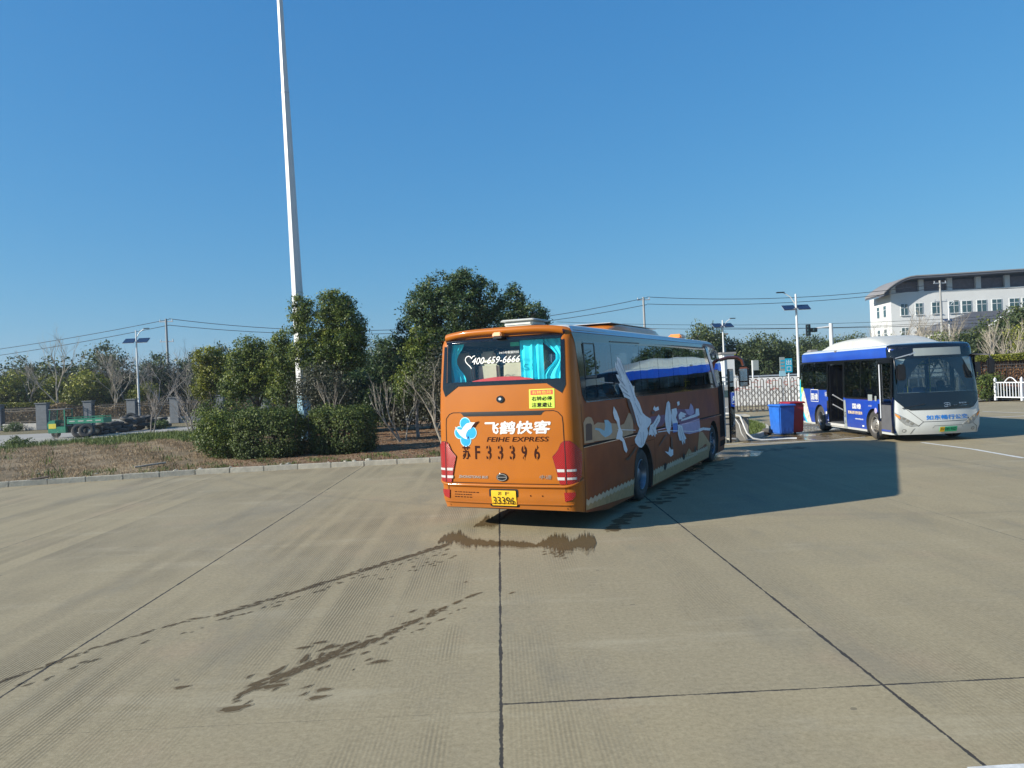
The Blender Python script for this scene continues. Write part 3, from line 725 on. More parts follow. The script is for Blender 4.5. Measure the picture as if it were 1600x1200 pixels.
# ------------------------------------------------------------------ water splashed on the concrete
def splashes():
    mb = MB(); halo = MB(); R = random.Random(11)
    z = [.0032]
    def drop(x, y, lx, ly, ang, rag=.35):
        n = 14; cs, sn = math.cos(ang), math.sin(ang); ph = R.uniform(0, 6); P = []
        for i in range(n):
            a = 2 * PI * i / n; q = 1 + rag * (math.sin(3 * a + ph) * .45 + R.uniform(-.45, .45))
            u, w = lx * math.cos(a) * q, ly * math.sin(a) * q
            P.append((x + u * cs - w * sn, y + u * sn + w * cs, z[0]))
        z[0] += 1.2e-7
        mb.add([(x, y, z[0])] + P, [(0, i + 1, (i + 1) % n + 1) for i in range(n)])
        gx, gy = 1.25 + .012 / max(lx, .01), 1.25 + .012 / max(ly, .008)
        Q = []
        for i in range(n):
            dx, dy = P[i][0] - x, P[i][1] - y; u, w = dx * cs + dy * sn, -dx * sn + dy * cs; u *= gx * R.uniform(.85, 1.1); w *= gy * R.uniform(.85, 1.1); Q.append((x + u * cs - w * sn, y + u * sn + w * cs, z[0] - .0016))
        halo.add([(x, y, z[0] - .0016)] + Q, [(0, i + 1, (i + 1) % n + 1) for i in range(n)])
    def trail(px, dens, wid, size, off=0.0, flow=None):
        """px: pixel polyline with (x, y, strength)"""
        for (a, b) in zip(px[:-1], px[1:]):
            A, B = gnd(a[0], a[1]), gnd(b[0], b[1]); d = B - A; ln = d.length; n = Vector((-d.y, d.x, 0)).normalized(); ang = math.atan2(d.y, d.x)
            for _ in range(int(ln * dens * (a[2] + b[2]) / 2)):
                t = R.random(); s = a[2] + (b[2] - a[2]) * t
                p = A + d * t + n * (R.gauss(0, 1) * wid * (.4 + s) + off)
                l = size * R.uniform(.3, 1.3) * (.55 + .8 * s)
                drop(p.x, p.y, l * 1.5, l * .45, ang + R.gauss(0, .22))
    # trail one: from the tail pipe puddle, curving away to the left edge
    T1 = [(700, 850, .9), (640, 868, .75), (580, 886, .7), (520, 905, .6), (450, 927, .55), (400, 943, .5), (340, 960, .4), (290, 971, .28), (230, 988, .25), (150, 1012, .3), (90, 1035, .5), (40, 1052, .5), (-20, 1072, .6)]
    trail([(a, b, max(c, .5)) for a, b, c in T1], 44, .020, .032)
    trail([(a, b + 2, c) for a, b, c in T1[:7]], 55, .010, .036)
    trail([(700, 857, .5), (620, 880, .3), (520, 916, .35), (450, 938, .5), (385, 958, .55), (300, 985, .3), (200, 1014, .3), (120, 1040, .3), (60, 1064, .4), (0, 1082, .4)], 24, .05, .028)
    trail([(700, 865, .8), (650, 885, .5), (580, 910, .25)], 34, .18, .020)
    trail([(760, 910, .3), (690, 950, .35), (560, 1010, .3), (420, 1040, .2)], 7, .35, .03)
    # trail two
    T2 = [(752, 925, .25), (720, 938, .5), (680, 956, .6), (640, 975, .6), (600, 993, .8), (575, 1003, .9), (545, 1017, 1.1), (515, 1026, 1.3), (490, 1036, 1.2), (455, 1050, 1.1), (420, 1066, 1.1), (395, 1077, 1.0), (365, 1092, .45)]
    trail(T2, 36, .026, .030); trail(T2[5:12], 22, .065, .036); trail(T2[:5], 40, .010, .030)
    trail([(740, 950, .25), (690, 962, .6), (640, 985, .35), (540, 1030, .4), (420, 1082, .5), (355, 1110, .35)], 20, .13, .026)
    for q in ((496, 1090, .06), (430, 1072, .07), (592, 1034, .06), (505, 1078, .05), (284, 1074, .045), (367, 1107, .09), (500, 1004, .05), (475, 1012, .05)):
        p = gnd(q[0], q[1]); drop(p.x, p.y, q[2] * 1.2, q[2] * .5, .35)
    # the ragged puddle band behind the coach: flat shapes with teeth that follow the tined grooves
    def band(px, seed):
        R2 = random.Random(seed); up = []; dn = []
        for (a, b) in zip(px[:-1], px[1:]):
            k = 9
            for i in range(k):
                t = i / k; x = a[0] + (b[0] - a[0]) * t; y = a[1] + (b[1] - a[1]) * t; h1 = a[2] + (b[2] - a[2]) * t; h2 = a[3] + (b[3] - a[3]) * t
                up.append(gnd(x, y - h1 * R2.uniform(.55, 1.45))); dn.append(gnd(x, y + h2 * R2.uniform(.5, 1.5)))
        n = len(up); vs = [(p.x, p.y, .0050) for p in up] + [(p.x, p.y, .0050) for p in dn]
        mb.add(vs, [(i, i + 1, n + i + 1, n + i) for i in range(n - 1)])
        hv = []
        for k in range(n):
            a_, b_ = up[k], dn[k]; m_ = (a_ + b_) / 2; hv.append(((m_ + (a_ - m_) * R2.uniform(1.1, 1.5) + Vector((0, .02, 0)))[:2]) + (.0022,))
        for k in range(n):
            a_, b_ = up[k], dn[k]; m_ = (a_ + b_) / 2; hv.append(((m_ + (b_ - m_) * R2.uniform(1.1, 1.6) - Vector((0, .02, 0)))[:2]) + (.0022,))
        halo.add([tuple(q) for q in hv], [(i, i + 1, n + i + 1, n + i) for i in range(n - 1)])
    band([(684, 848, 1, 1), (692, 842, 4, 5), (704, 840, 6, 7), (718, 840, 9, 8), (724, 843, 7, 7), (735, 846, 4, 7), (760, 849, 4, 4), (785, 849, 3, 4), (800, 850, 4, 3), (812, 852, 5, 3), (820, 852, 4, 3), (838, 853, 2, 2), (850, 851, 8, 4), (862, 848, 9, 8), (875, 851, 13, 12), (890, 853, 8, 7), (900, 851, 6, 6), (905, 848, 10, 6), (918, 850, 14, 9), (928, 848, 8, 7), (932, 848, 1, 1)], 5)
    band([(740, 823, .5, .5), (750, 819, 4, 3), (760, 816, 8, 5), (770, 817, 7, 5), (776, 816, 4, 4), (785, 810, 2, 2), (797, 801, 2, 2), (806, 798, 1, 1)], 8)
    for _ in range(40):
        p = gnd(R.uniform(850, 890), R.uniform(856, 872)); 
        if R.random() < .5: drop(p.x, p.y, R.uniform(.015, .05), .012, .9)
    o = halo.build('damp_margins', MATS['splash_damp'], None, None); o['kind'] = 'stuff'; o['label'] = 'half dried damp margins round the splashed water'
    o = mb.build('water_splashes', MATS['splash_wet'], None, None); o['kind'] = 'stuff'
    o['label'] = 'dark trails of water drops splashed across the pale concrete'
splashes()
# wet drips in the coach's shade
def drips():
    mb = MB(); R = random.Random(4); zz = .0032
    for (a, b, n_, w_) in (((1105, 735), (1010, 790), 60, .12), ((1150, 705), (1110, 735), 50, .3), ((990, 800), (950, 832), 40, .08), ((1180, 705), (1250, 700), 40, .25)):
        A, B = gnd(*a), gnd(*b); d = B - A
        for _ in range(n_):
            p = A + d * R.random() + Vector((R.gauss(0, w_), R.gauss(0, w_), 0)); l = R.uniform(.03, .13); an = R.uniform(0, .6)
            zz += 1e-6
            mb.add([(p.x + l * math.cos(t + an) * R.uniform(.8, 1.2), p.y + l * .8 * math.sin(t + an) * R.uniform(.8, 1.2), zz) for t in [2 * PI * i / 10 for i in range(10)]], [tuple(range(10))])
    o = mb.build('water_drips', MATS['splash_wet'], None, None); o['kind'] = 'stuff'; o['label'] = 'dark drips on the shaded concrete beside the orange coach'
drips()
# ------------------------------------------------------------------ the orange coach
C_ANG = -math.radians(26.3); C_ORG = Vector((-.20, 12.20, 0))
C_X = Vector((math.cos(C_ANG), math.sin(C_ANG), 0)); C_Y = Vector((-math.sin(C_ANG), math.cos(C_ANG), 0))
def on_side(px, py, x=1.25):
    r = ray(px, py); o = EYE - C_ORG; t = (x - o.dot(C_X)) / r.dot(C_X); p = o + r * t; return (p.dot(C_Y), p.z)
def coach():
    root = empty('coach', C_ORG, C_ANG, 'orange long distance coach seen from behind, number 33396 and cranes painted along its side', 'coach')
    S = Shell(w=[(.17, 1.215), (.5, 1.25), (1.3, 1.25), (2.0, 1.235), (3.05, 1.185)], y0=[(.17, .05), (.38, .05), (.50, 0), (.72, .0), (.76, -.012), (1.9, .0), (2.4, .03), (3.08, .11), (3.35, .22)],
              y1=[(.17, 12.1), (.6, 12.2), (1.2, 12.2), (3.0, 11.75), (3.3, 11.5)], rr=[(.17, .24), (1.3, .21), (3.1, .17)], rf=[(.17, .35), (3.0, .5)], z0=.17, zr=3.04, ztop=3.27, bul_r=.045, bul_f=.28, crown=.075)
    zs = [.17, .30, .38, .50, .60, .72, .76, .9, 1.1, 1.3, 1.6, 1.9, 2.2, 2.4, 2.6, 2.8, 3.0, 3.04] + [3.04 + .23 * math.sin(math.radians(a)) for a in (18, 36, 52, 66, 78, 90)]
    body = S.mesh(zs)
    inner = Shell(w=[(0, 1.19), (3.0, 1.12)], y0=[(0, .12), (3.1, .2)], y1=[(0, 11.9), (3, 11.5)], rr=[(0, .2)], rf=[(0, .3)], z0=1.2, zr=2.9, ztop=3.12, bul_r=.03, bul_f=.2, crown=.03)
    cav = inner.mesh([1.35, 1.6, 2.0, 2.4, 2.8, 2.9, 3.0, 3.06, 3.1, 3.12])
    mi = MATS['grey_interior']; cuts = [(cav, mi)]
    cuts.append((MB().box((.01, .0, 2.745), (2.04, .7, .65)), MATS['black_plastic']))
    cuts.append((MB().box((1.2, 5.85, 2.56), (.3, 10.6, .98)), MATS['black_plastic']))
    cuts.append((MB().box((-1.2, 5.85, 2.56), (.3, 10.6, .98)), MATS['black_plastic']))
    for cy in (3.48, 10.0):
        for sx in (1, -1):
            cuts.append((MB().lathe([(0.001, sx * .72), (.60, sx * .72), (.60, sx * 1.4), (.001, sx * 1.4)], (0, cy, .5), 'X', 36), MATS['black_rubber']))
            cuts.append((MB().box((sx * 1.06, cy, .2), (.68, 1.16, .5)), MATS['black_rubber']))
    cuts.append((MB().prism([(-.3, .0), (1.45, .0), (1.42, .175), (.4, .30), (.02, .385), (-.3, .385)], 3.0, lambda u, v, w: (w - 1.5, u, v)), MATS['black_plastic']))
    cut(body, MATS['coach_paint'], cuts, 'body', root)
    R_ = S.rear; SD = S.side(1); SL = S.side(-1)
    MT = MATS
    # ---- rear window
    mb = MB()
    A, B, H1, H2 = 1.075, 1.02, 3.125, 2.42
    patch(mb, [(-A, H1), (-B, 3.07), (B, 3.07), (A, H1)], R_, .006)
    patch(mb, [(-A, H1), (-1.10, 2.32), (-B, H2), (-B, 3.07)], R_, .006, .3); patch(mb, [(A, H1), (B, 3.07), (B, H2), (1.10, 2.32)], R_, .006, .3)
    patch(mb, [(-B, H2), (-1.10, 2.32), (-1.045, 2.19), (-.79, 2.352), (.79, 2.352), (1.045, 2.19), (1.10, 2.32), (B, H2)], R_, .006)
    mb.build('window_surround', MT['black_gloss'], root)
    mb = MB(); patch(mb, rrect(-1.025, 1.025, 2.415, 3.075, .05), R_, .003, .2)
    rg = mb.build('rear_window', MT['coach_rear_glass'], root)
    mb = MB(); text(mb, '400-659-6666', -.52, .35, 2.70, 2.81, R_, .012, bold=.004, shear=.28)
    text(mb, '24小时客服热线', -.02, .33, 2.845, 2.885, R_, .012)
    # outline of a heart round the first figures
    hp = [(-.53 + .12 * (math.sin(t) ** 3) * 1.0, 2.755 + .0072 * (13 * math.cos(t) - 5 * math.cos(2 * t) - 2 * math.cos(3 * t) - math.cos(4 * t))) for t in [PI * 1.02 + i * (PI * 1.28) / 20 for i in range(21)]]
    strip(mb, hp, .013, R_, .012)
    mb.build('window_lettering', MT['ink_white'], rg, None)
    # ---- curtains and shelf seen through it
    def curtain(x0, x1, z0, z1, y, pin=None, sx=1.0):
        mb = MB(); n = 40; vs = []
        for i in range(n + 1):
            u = i / n; fold = .028 * math.sin(u * (x1 - x0) * 52) + .012 * math.sin(u * 31)
            for k, z in enumerate(np.linspace(z1, z0, 9)):
                x = x0 + (x1 - x0) * u
                if pin is not None:
                    t = k / 8; q = 1 - .6 * math.sin(PI * min(1, t * 1.15)) ** 1.5; x = pin + (x - pin) * q
                vs.append((x, y + fold * (.5 + .5 * k / 8) + .02, z))
        mb.add(vs, [(i * 9 + k, (i + 1) * 9 + k, (i + 1) * 9 + k + 1, i * 9 + k + 1) for i in range(n) for k in range(8)])
        return mb.build('curtain', MT['curtain_cyan'], root, 80, fix=False)
    curtain(.26, .66, 2.40, 3.05, .25); curtain(.60, 1.05, 2.40, 3.05, .31, pin=1.03); curtain(-1.06, -.78, 2.40, 3.05, .27, pin=-1.05)
    mb = MB(); n = 16
    mb.prism([(-.62, 2.36), (-.60, 2.43)] + [(-.6 + 1.1 * i / n, 2.43 + .055 * math.sin(PI * i / n)) for i in range(1, n)] + [(.5, 2.43), (.52, 2.36)], .3, lambda u, v, w: (u, .2 + w, v))
    mb.build('parcel_shelf', MT['felt_red'], root)
    mb = MB(); mb.box((0, .28, 2.36), (2.1, .30, .06)); mb.box((0, 5.9, 1.40), (2.2, 11, .06)); mb.build('cabin_floor', MT['dark_interior'], root)
    def seat(x, y, z, mat='cream_seat'):
        mb = MB()
        mb.box((x, y, z + .40), (.42, .12, .72), 0, .9); mb.box((x, y - .005, z + .86), (.30, .10, .22), 0, .85); mb.box((x, y + .27, z + .08), (.42, .45, .14))
        return mb.build('seat', MT[mat], root, 40, bevel=.03)
    for x in (-.98, -.50, -.02, .46, .95): seat(x, .62, 1.95)
    for k in range(11):
        for x in (-.97, -.52, .52, .97): seat(x, 1.55 + .86 * k, 1.68)
    mb = MB(); mb.box((.16, .30, 3.0), (.16, .02, .065)); sgn = mb.build('exit_sign', MT['plate_green'], root)
    # side curtains behind the glass
    for k, yc in enumerate((1.7, 3.2, 4.6, 5.8, 7.2, 8.6, 9.9)):
        mb = MB(); n = 24; vs = []
        for i in range(n + 1):
            for z in (2.02, 3.0): vs.append((1.09 + .02 * math.sin(i * 1.3), yc + .40 * i / n, z))
        mb.add(vs, [(2 * i, 2 * i + 1, 2 * i + 3, 2 * i + 2) for i in range(n)]); mb.build('side_curtain', MT['curtain_cyan'], root, 80, fix=False)
    # ---- rear trim: eyebrow lip, camera housing, upper lamps
    mb = MB(); n = 30; vs = []
    for i in range(n + 1):
        x = -1.06 + 2.12 * i / n; q = abs(x / 1.06)
        z = 3.235 - .055 * q ** 4
        for off, dz in ((-.01, -.075), (.035, -.060), (.052, -.01), (.035, .022), (-.01, .04)):
            p = R_(x, min(3.3, z + dz), 0); vs.append((p.x, S.y0(3.1) + S.br * (x / 1.0) ** 2 * .9 - off * (1 - .5 * q ** 6) + .01, z + dz))
    mb.add(vs, [(i * 5 + k, (i + 1) * 5 + k, (i + 1) * 5 + k + 1, i * 5 + k + 1) for i in range(n) for k in range(4)])
    mb.build('roof_lip', MT['coach_paint'], root, 60, fix=True)
    mb = MB(); mb.box((-.01, .06, 3.155), (.17, .16, .075), 0, .82); ch = mb.build('camera_housing', MT['orange_cover'], root, 40, bevel=.015)
    mb = MB(); mb.box((.0, .05, 3.108), (.15, .12, .03)); mb.build('camera_lens', MT['black_plastic'], ch)
    for s in (-1, 1):
        mb = MB(); patch(mb, [(s * .80, 3.135), (s * .90, 3.185), (s * 1.03, 3.185), (s * 1.07, 3.14)], R_, .02, .08, .03); mb.build('marker_lamp', MT['lamp_red'], root)
    # ---- engine door: seams, recess, badges
    mb = MB()
    for s in (-1, 1):
        strip(mb, [(s * .74, 1.925), (s * .90, 1.925), (s * .97, 1.90), (s * 1.035, 1.83), (s * 1.045, 1.72), (s * 1.05, 1.46)], .012, R_, .004)
        strip(mb, [(s * 1.045, .77), (s * 1.045, .39)], .010, R_, .004)
    strip(mb, [(-.95, .785), (.95, .785)], .012, R_, .004)
    mb.build('panel_seam', MT['ink_black'], root, None)
    mb = MB(); patch(mb, [(-.78, 1.932), (.78, 1.932), (.72, 1.90), (.69, 1.862), (-.69, 1.862), (-.72, 1.90)], R_, .005); mb.build('grab_recess', MT['black_plastic'], root)
    # bumper ledge with its bright upper edge
    mb = MB(); vs = []; n = 48
    prof = [(-.012, .775), (.022, .765), (.030, .75), (.026, .728), (.0, .715)]
    for i in range(n + 1):
        x = -1.36 + 2.72 * i / n
        lift = .0 if abs(x) < 1.02 else .10 * ((abs(x) - 1.02) / .34) ** 1.5
        for off, z in prof:
            vs.append(R_(x, z + lift, off))
    mb.add(vs, [(i * 5 + k, (i + 1) * 5 + k, (i + 1) * 5 + k + 1, i * 5 + k + 1) for i in range(n) for k in range(4)])
    vs = []; prof2 = [(-.01, .475), (.016, .468), (.018, .455), (-.01, .44)]
    for i in range(n + 1):
        x = -1.15 + 2.3 * i / n
        for off, z in prof2: vs.append(R_(x, z, off))
    mb.add(vs, [(i * 4 + k, (i + 1) * 4 + k, (i + 1) * 4 + k + 1, i * 4 + k + 1) for i in range(n) for k in range(3) if abs(-1.15 + 2.3 * i / n) > .29 or True])
    mb.build('bumper_edge', MT['coach_paint'], root, 60)
    # ---- lamps
    for s in (-1, 1):
        out = [(.86, 1.215), (.90, 1.25), (.96, 1.32), (1.00, 1.41), (1.05, 1.45), (1.14, 1.45), (1.24, 1.37), (1.33, 1.28), (1.34, 1.12), (1.31, .90), (1.26, .825), (1.16, .79), (.97, .785), (.94, .90), (.91, 1.03)]
        P = [(s * a, b) for a, b in out]
        lamp = empty('tail_lamp', (0, 0, 0)); lamp.parent = root
        mb = MB(); patch(mb, P, R_, .020, .06, .03); mb.build('lens', MT['lamp_red'], lamp, 35)
        mb = MB(); strip(mb, P + [P[0]], .014, R_, .012); strip(mb, [(s * 1.06, 1.45), (s * 1.07, .79)], .010, R_, .023); mb.build('lamp_seal', MT['black_plastic'], lamp, None)
        for z in (1.0, .875):
            mb = MB(); patch(mb, [(s * a, b) for a, b in ((.925, z + .022), (1.045, z + .022), (1.045, z - .022), (.935, z - .022))], R_, .0235, .1); mb.build('clear_strip', MT['lamp_grey'], lamp, None)
            mb = MB(); patch(mb, [(s * a, b) for a, b in ((1.08, z + .018), (1.22, z + .018), (1.22, z - .018), (1.08, z - .018))], R_, .0235, .05); mb.build('clear_strip', MT['lamp_grey'], lamp, None)
        mb = MB(); patch(mb, [(s * a, b) for a, b in ((1.02, .66), (1.19, .66), (1.185, .60), (1.13, .545), (1.03, .52))], R_, .018, .06, .02); mb.build('reflector', MT['lamp_red'], root, 35)
    # ---- number plate
    mb = MB(); patch(mb, rrect(-.27, .25, .405, .70, .03), R_, .004); mb.build('plate_recess', MT['black_plastic'], root)
    mb = MB(); patch(mb, rrect(-.225, .215, .43, .675, .012), R_, .022, .3, .01); pl = mb.build('number_plate', MT['plate_yellow'], root)
    mb = MB(); text(mb, '33396', -.195, .185, .455, .575, R_, .025); text(mb, '苏', -.10, -.03, .60, .655, R_, .025, bold=.01); text(mb, 'F', .03, .10, .60, .655, R_, .025)
    mb.build('plate_number', MT['ink_black'], pl, None)
    # ---- lettering and emblems on the door
    mb = MB(); text(mb, '飞鹤快客', -.29, .84, 1.575, 1.77, R_, .006, shear=.15, fat=.009); mb.build('company_name', MT['ink_white'], root, None)
    mb = MB(); text(mb, 'FEIHE EXPRESS', -.27, .81, 1.450, 1.525, R_, .006, bold=.008, shear=.2)
    mb.build('company_name_latin', MT['ink_brown'], root, None)
    for ch_, cx in zip('苏F33396', (-.665, -.45, -.24, -.03, .18, .385, .60)):
        w = .046 if ch_ != '苏' else .07
        mb = MB(); text(mb, ch_, cx - w, cx + w, 1.17, 1.385, R_, .006, bold=.016 if ch_ != '苏' else .0, fat=.0 if ch_ != '苏' else .004)
        mb.build('painted_character', MT['ink_brown'], root, None)
    # stencil bridges across the figures
    mb = MB()
    for cx in (-.24, -.03, .18, .385, .60): patch(mb, [(cx - .008, 1.40), (cx + .008, 1.40), (cx + .008, 1.335), (cx - .008, 1.335)], R_, .0075); patch(mb, [(cx - .008, 1.215), (cx + .008, 1.215), (cx + .008, 1.16), (cx - .008, 1.16)], R_, .0075)
    mb.build('stencil_bridge', MT['coach_paint'], root, None)
    logo = empty('bird_emblem', (0, 0, 0)); logo.parent = root
    lobes = [(-.665, 1.745), (-.775, 1.60), (-.665, 1.475), (-.555, 1.60), (-.665, 1.61)]
    mb = MB()
    for q, (cx, cz) in enumerate(lobes): patch(mb, ell(cx, cz, .105, .105, 22), R_, .0055 + .0004 * q, .2)
    mb.build('emblem_rim', MT['logo_rim'], logo, None)
    mb = MB()
    for q, (cx, cz) in enumerate(lobes): patch(mb, ell(cx, cz, .090, .090, 22), R_, .0085 + .0004 * q, .2)
    mb.build('emblem_cloud', MT['logo_blue'], logo, None)
    mb = MB(); patch(mb, [(-.865, 1.70), (-.80, 1.655), (-.735, 1.645), (-.70, 1.69), (-.64, 1.745), (-.56, 1.765), (-.47, 1.765), (-.52, 1.715), (-.555, 1.665), (-.605, 1.645), (-.64, 1.60), (-.66, 1.545), (-.625, 1.49), (-.70, 1.51), (-.77, 1.56), (-.82, 1.62)], R_, .012)
    mb.build('emblem_bird', MT['ink_white'], logo, None)
    mb = MB(); patch(mb, [(-.47, 1.765), (-.39, 1.785), (-.42, 1.755), (-.455, 1.725), (-.465, 1.705), (-.50, 1.675), (-.50, 1.70), (-.555, 1.66), (-.52, 1.715)], R_, .013)
    patch(mb, [(-.625, 1.49), (-.62, 1.555), (-.60, 1.52)], R_, .013)
    mb.build('emblem_wing_tip', MT['ink_brown'], logo, None)
    mb = MB(); n = 24
    vs = [R_(a, b, .02) for a, b in ell(0.0, 2.125, .066, .054, n)] + [R_(a, b, .0) for a, b in ell(0.0, 2.125, .072, .06, n)]
    mb.add(vs, [tuple(range(n))] + [(i, (i + 1) % n, (i + 1) % n + n, i + n) for i in range(n)]); bd = mb.build('camera_eye', MT['black_gloss'], root)
    mb = MB(); patch(mb, ell(0.0, 2.13, .026, .022, 14), R_, .024); mb.build('lens', MT['silver'], bd, None)
    mb = MB(); vs = [R_(a, b, .018) for a, b in ell(-.015, .885, .10, .062, n)] + [R_(a, b, .0) for a, b in ell(-.015, .885, .107, .069, n)]
    mb.add(vs, [tuple(range(n))] + [(i, (i + 1) % n, (i + 1) % n + n, i + n) for i in range(n)]); bd = mb.build('maker_badge', MT['black_gloss'], root)
    mb = MB(); strip(mb, ell(-.015, .885, .086, .050, 22) + [(.071, .885)], .010, R_, .021); strip(mb, [(-.095, .888), (.065, .888)], .010, R_, .021); mb.build('badge_ring', MT['chrome'], bd, None)
    mb = MB(); text(mb, 'ZHONGTONG BUS', -.83, -.27, .862, .905, R_, .012, bold=.03, shear=.2); text(mb, '中通', .63, .83, .865, .93, R_, .012, bold=.03, shear=.15)
    mb.build('chrome_lettering', MT['chrome'], root, None)
    mb = MB(); R = random.Random(2)
    for z in (.635, .595, .555):
        x = -.93
        while x < -.50 - (.1 if z < .6 else 0):
            w = R.uniform(.02, .05); patch(mb, [(x, z), (x + w, z), (x + w, z - .014), (x, z - .014)], R_, .004); x += w + R.uniform(.008, .02)
    for (x, z) in ((.46, .60), (.66, .60)): patch(mb, ell(x, z, .012, .012, 8), R_, .006)
    mb.build('small_print', MT['ink_brown'], root, None)
    mb = MB(); patch(mb, rrect(.50, .92, 1.965, 2.265, .008), R_, .006, .3); stk = mb.build('warning_sticker', MT['sticker_yellow'], root)
    mb = MB(); patch(mb, rrect(.525, .895, 2.175, 2.25, .004), R_, .0085, .3); mb.build('sticker_header', MT['sticker_red'], stk)
    mb = MB(); text(mb, '右转危险', .55, .875, 2.188, 2.238, R_, .011); mb.build('header_text', MT['sticker_yellow'], stk, None)
    mb = MB(); text(mb, '右转必停', .545, .88, 2.085, 2.15, R_, .010, fat=.0015); text(mb, '注意避让', .545, .88, 1.985, 2.055, R_, .010, fat=.0015); mb.build('sticker_text', MT['ink_black'], stk, None)
    # ---- side glazing
    cols = [.60, 1.12, 1.98, 3.64, 4.93, 6.15, 7.50, 9.05]
    mb = MB()
    def quad(m_, a, b, c, d, off=.005): patch(m_, [a, b, c, d], SD, off, .6)
    quad(mb, (.22, 3.125), (.30, 2.95), (9.75, 2.98), (9.55, 3.14)); quad(mb, (.42, 2.14), (.52, 2.04), (10.60, 1.985), (10.52, 2.10))
    quad(mb, (.30, 2.95), (.42, 2.14), (.66, 2.14), (.56, 2.95))
    for y in cols[1:-1]: quad(mb, (y - .035, 2.97), (y - .035, 2.11), (y + .035, 2.11), (y + .035, 2.97))
    quad(mb, (9.28, 2.98), (9.95, 2.11), (10.52, 2.10), (9.75, 2.98))
    mb.build('window_band', MT['black_gloss'], root)
    mb = MB()
    quadL = lambda a, b, c, d: patch(mb, [a, b, c, d], SL, .005, .6)
    quadL((.22, 3.125), (.30, 2.95), (9.75, 2.98), (9.55, 3.14)); quadL((.42, 2.14), (.52, 2.04), (10.60, 1.985), (10.52, 2.10))
    mb.build('window_band', MT['black_gloss'], root)
    for k in range(len(cols)):
        y0 = cols[k] - (.04 if k else .02); y1 = (cols[k + 1] if k < 7 else 9.9) + .0
        a, b = y0 + .03, y1 - .03
        top = [(a, 2.985), (b, 2.995)] if k < 7 else [(a, 2.995), (9.35, 2.995)]
        for F_ in (SD, SL):
            mb = MB(); patch(mb, [(a, 2.09)] + top + [(b, 2.08)], F_, .008, .5)
            pane = mb.build('side_window', MT['coach_side_glass'], root)
    mb = MB()
    for y in (.64, 1.14): strip(mb, [(y, 2.42), (y, 2.96)], .03, SD, .012)
    strip(mb, [(.62, 2.42), (1.14, 2.42)], .035, SD, .012); strip(mb, [(.62, 2.96), (1.14, 2.96)], .02, SD, .012); strip(mb, [(1.95, 3.02), (3.7, 3.03)], .02, SD, .012)
    mb.build('vent_frame', MT['black_plastic'], root, None)
    # ---- windscreen (turned away from here)
    mb = MB(); patch(mb, [(-1.25, 1.35), (1.25, 1.35), (1.20, 2.95), (-1.20, 2.95)], S.front, .006, .15); mb.build('windscreen', MT['black_gloss'], root)
    # cantrail, slanting front pillar
    mb = MB(); quad(mb, (.25, 3.135), (9.6, 3.15), (9.6, 3.25), (.35, 3.235)); mb.build('cantrail', MT['silver'], root)
    mb = MB(); patch(mb, [(9.45, 3.25), (9.75, 3.25), (10.35, 2.60), (10.75, 1.97), (10.55, 1.97), (10.10, 2.55)], SD, .018, .3, .02); mb.build('slanting_pillar', MT['silver'], root)
    mb = MB(); patch(mb, [(9.85, 3.10), (11.2, 3.0), (11.55, 2.6), (11.55, 2.05), (10.80, 1.98), (10.45, 2.58)], SD, .008, .3); mb.build('door_window', MT['coach_side_glass'], root)
    # ---- side seams and mouldings
    mb = MB()
    strip(mb, [(.33, 1.345), (11.1, 1.215)], .035, SD, .006); strip(mb, [(4.28, 1.27), (4.28, .20)], .012, SD, .006); strip(mb, [(5.35, 2.0), (5.35, 1.29)], .010, SD, .006)
    strip(mb, [(7.1, 1.24), (7.1, .5)], .010, SD, .006); strip(mb, [(.33, 2.0), (.33, .30)], .012, SD, .005); strip(mb, [(2.7, 1.12), (4.28, 1.11)], .008, SD, .006)
    mb.build('side_moulding', MT['ink_black'], root, None)
    mb = MB(); strip(mb, [(.55, 2.025), (10.5, 1.975)], .022, SD, .010); strip(mb, [(.33, 1.322), (11.1, 1.192)], .010, SD, .009); mb.build('bright_strip', MT['chrome'], root, None)
    # wheel arch lips
    mb = MB()
    for cy in (3.48,):
        for F_, sg in ((SD, 1),):
            q = [(cy + .615 * math.cos(t), .5 + .615 * math.sin(t)) for t in [PI * i / 24 for i in range(25)]]
            strip(mb, [(cy + .615, .2)] + q + [(cy - .615, .2)], .035, SD, .008)
    mb.build('arch_lip', MT['black_plastic'], root, None)
    # ---- painted birds, traced on the flank
    z3 = lambda P: [on_side(870 + .1875 * x, 480 + .1875 * y) for x, y in P]
    z4 = lambda P: [on_side(870 + .1875 * x, 600 + .1875 * y) for x, y in P]
    art = empty('mural', (0, 0, 0)); art.parent = root
    off = [.0045]
    def A_(name, mat, polys):
        join = name in ('cream_edge', 'sand_edge') and False
        for p in polys:
            mb = MB(); patch(mb, p, SD, off[0], .4); off[0] += .0004; mb.build(name, MT[mat], art, None)
    def wave(y0, y1, top, amp, pitch, bot):
        n = int((y1 - y0) / (pitch / 6)); P = [(y0 + (y1 - y0) * i / n, top + amp * (abs(((i / 6.0) % 1.0) - .5) * 4 - 1)) for i in range(n + 1)]
        return P + [(y1, bot(y1)), (y0, bot(y0))]
    bt = lambda y: .335 - .115 * (y - .4) if y < 1.42 else .195
    bt2 = lambda y: bt(y)
    A_('cream_edge', 'cream_band', [wave(.36, 2.86, .50, .022, .19, bt2), wave(4.10, 9.38, .50, .022, .19, lambda y: .195)])
    A_('sand_edge', 'sand_band', [wave(.36, 2.86, .415, .020, .19, bt2), wave(4.10, 9.38, .395, .018, .19, lambda y: .195)])
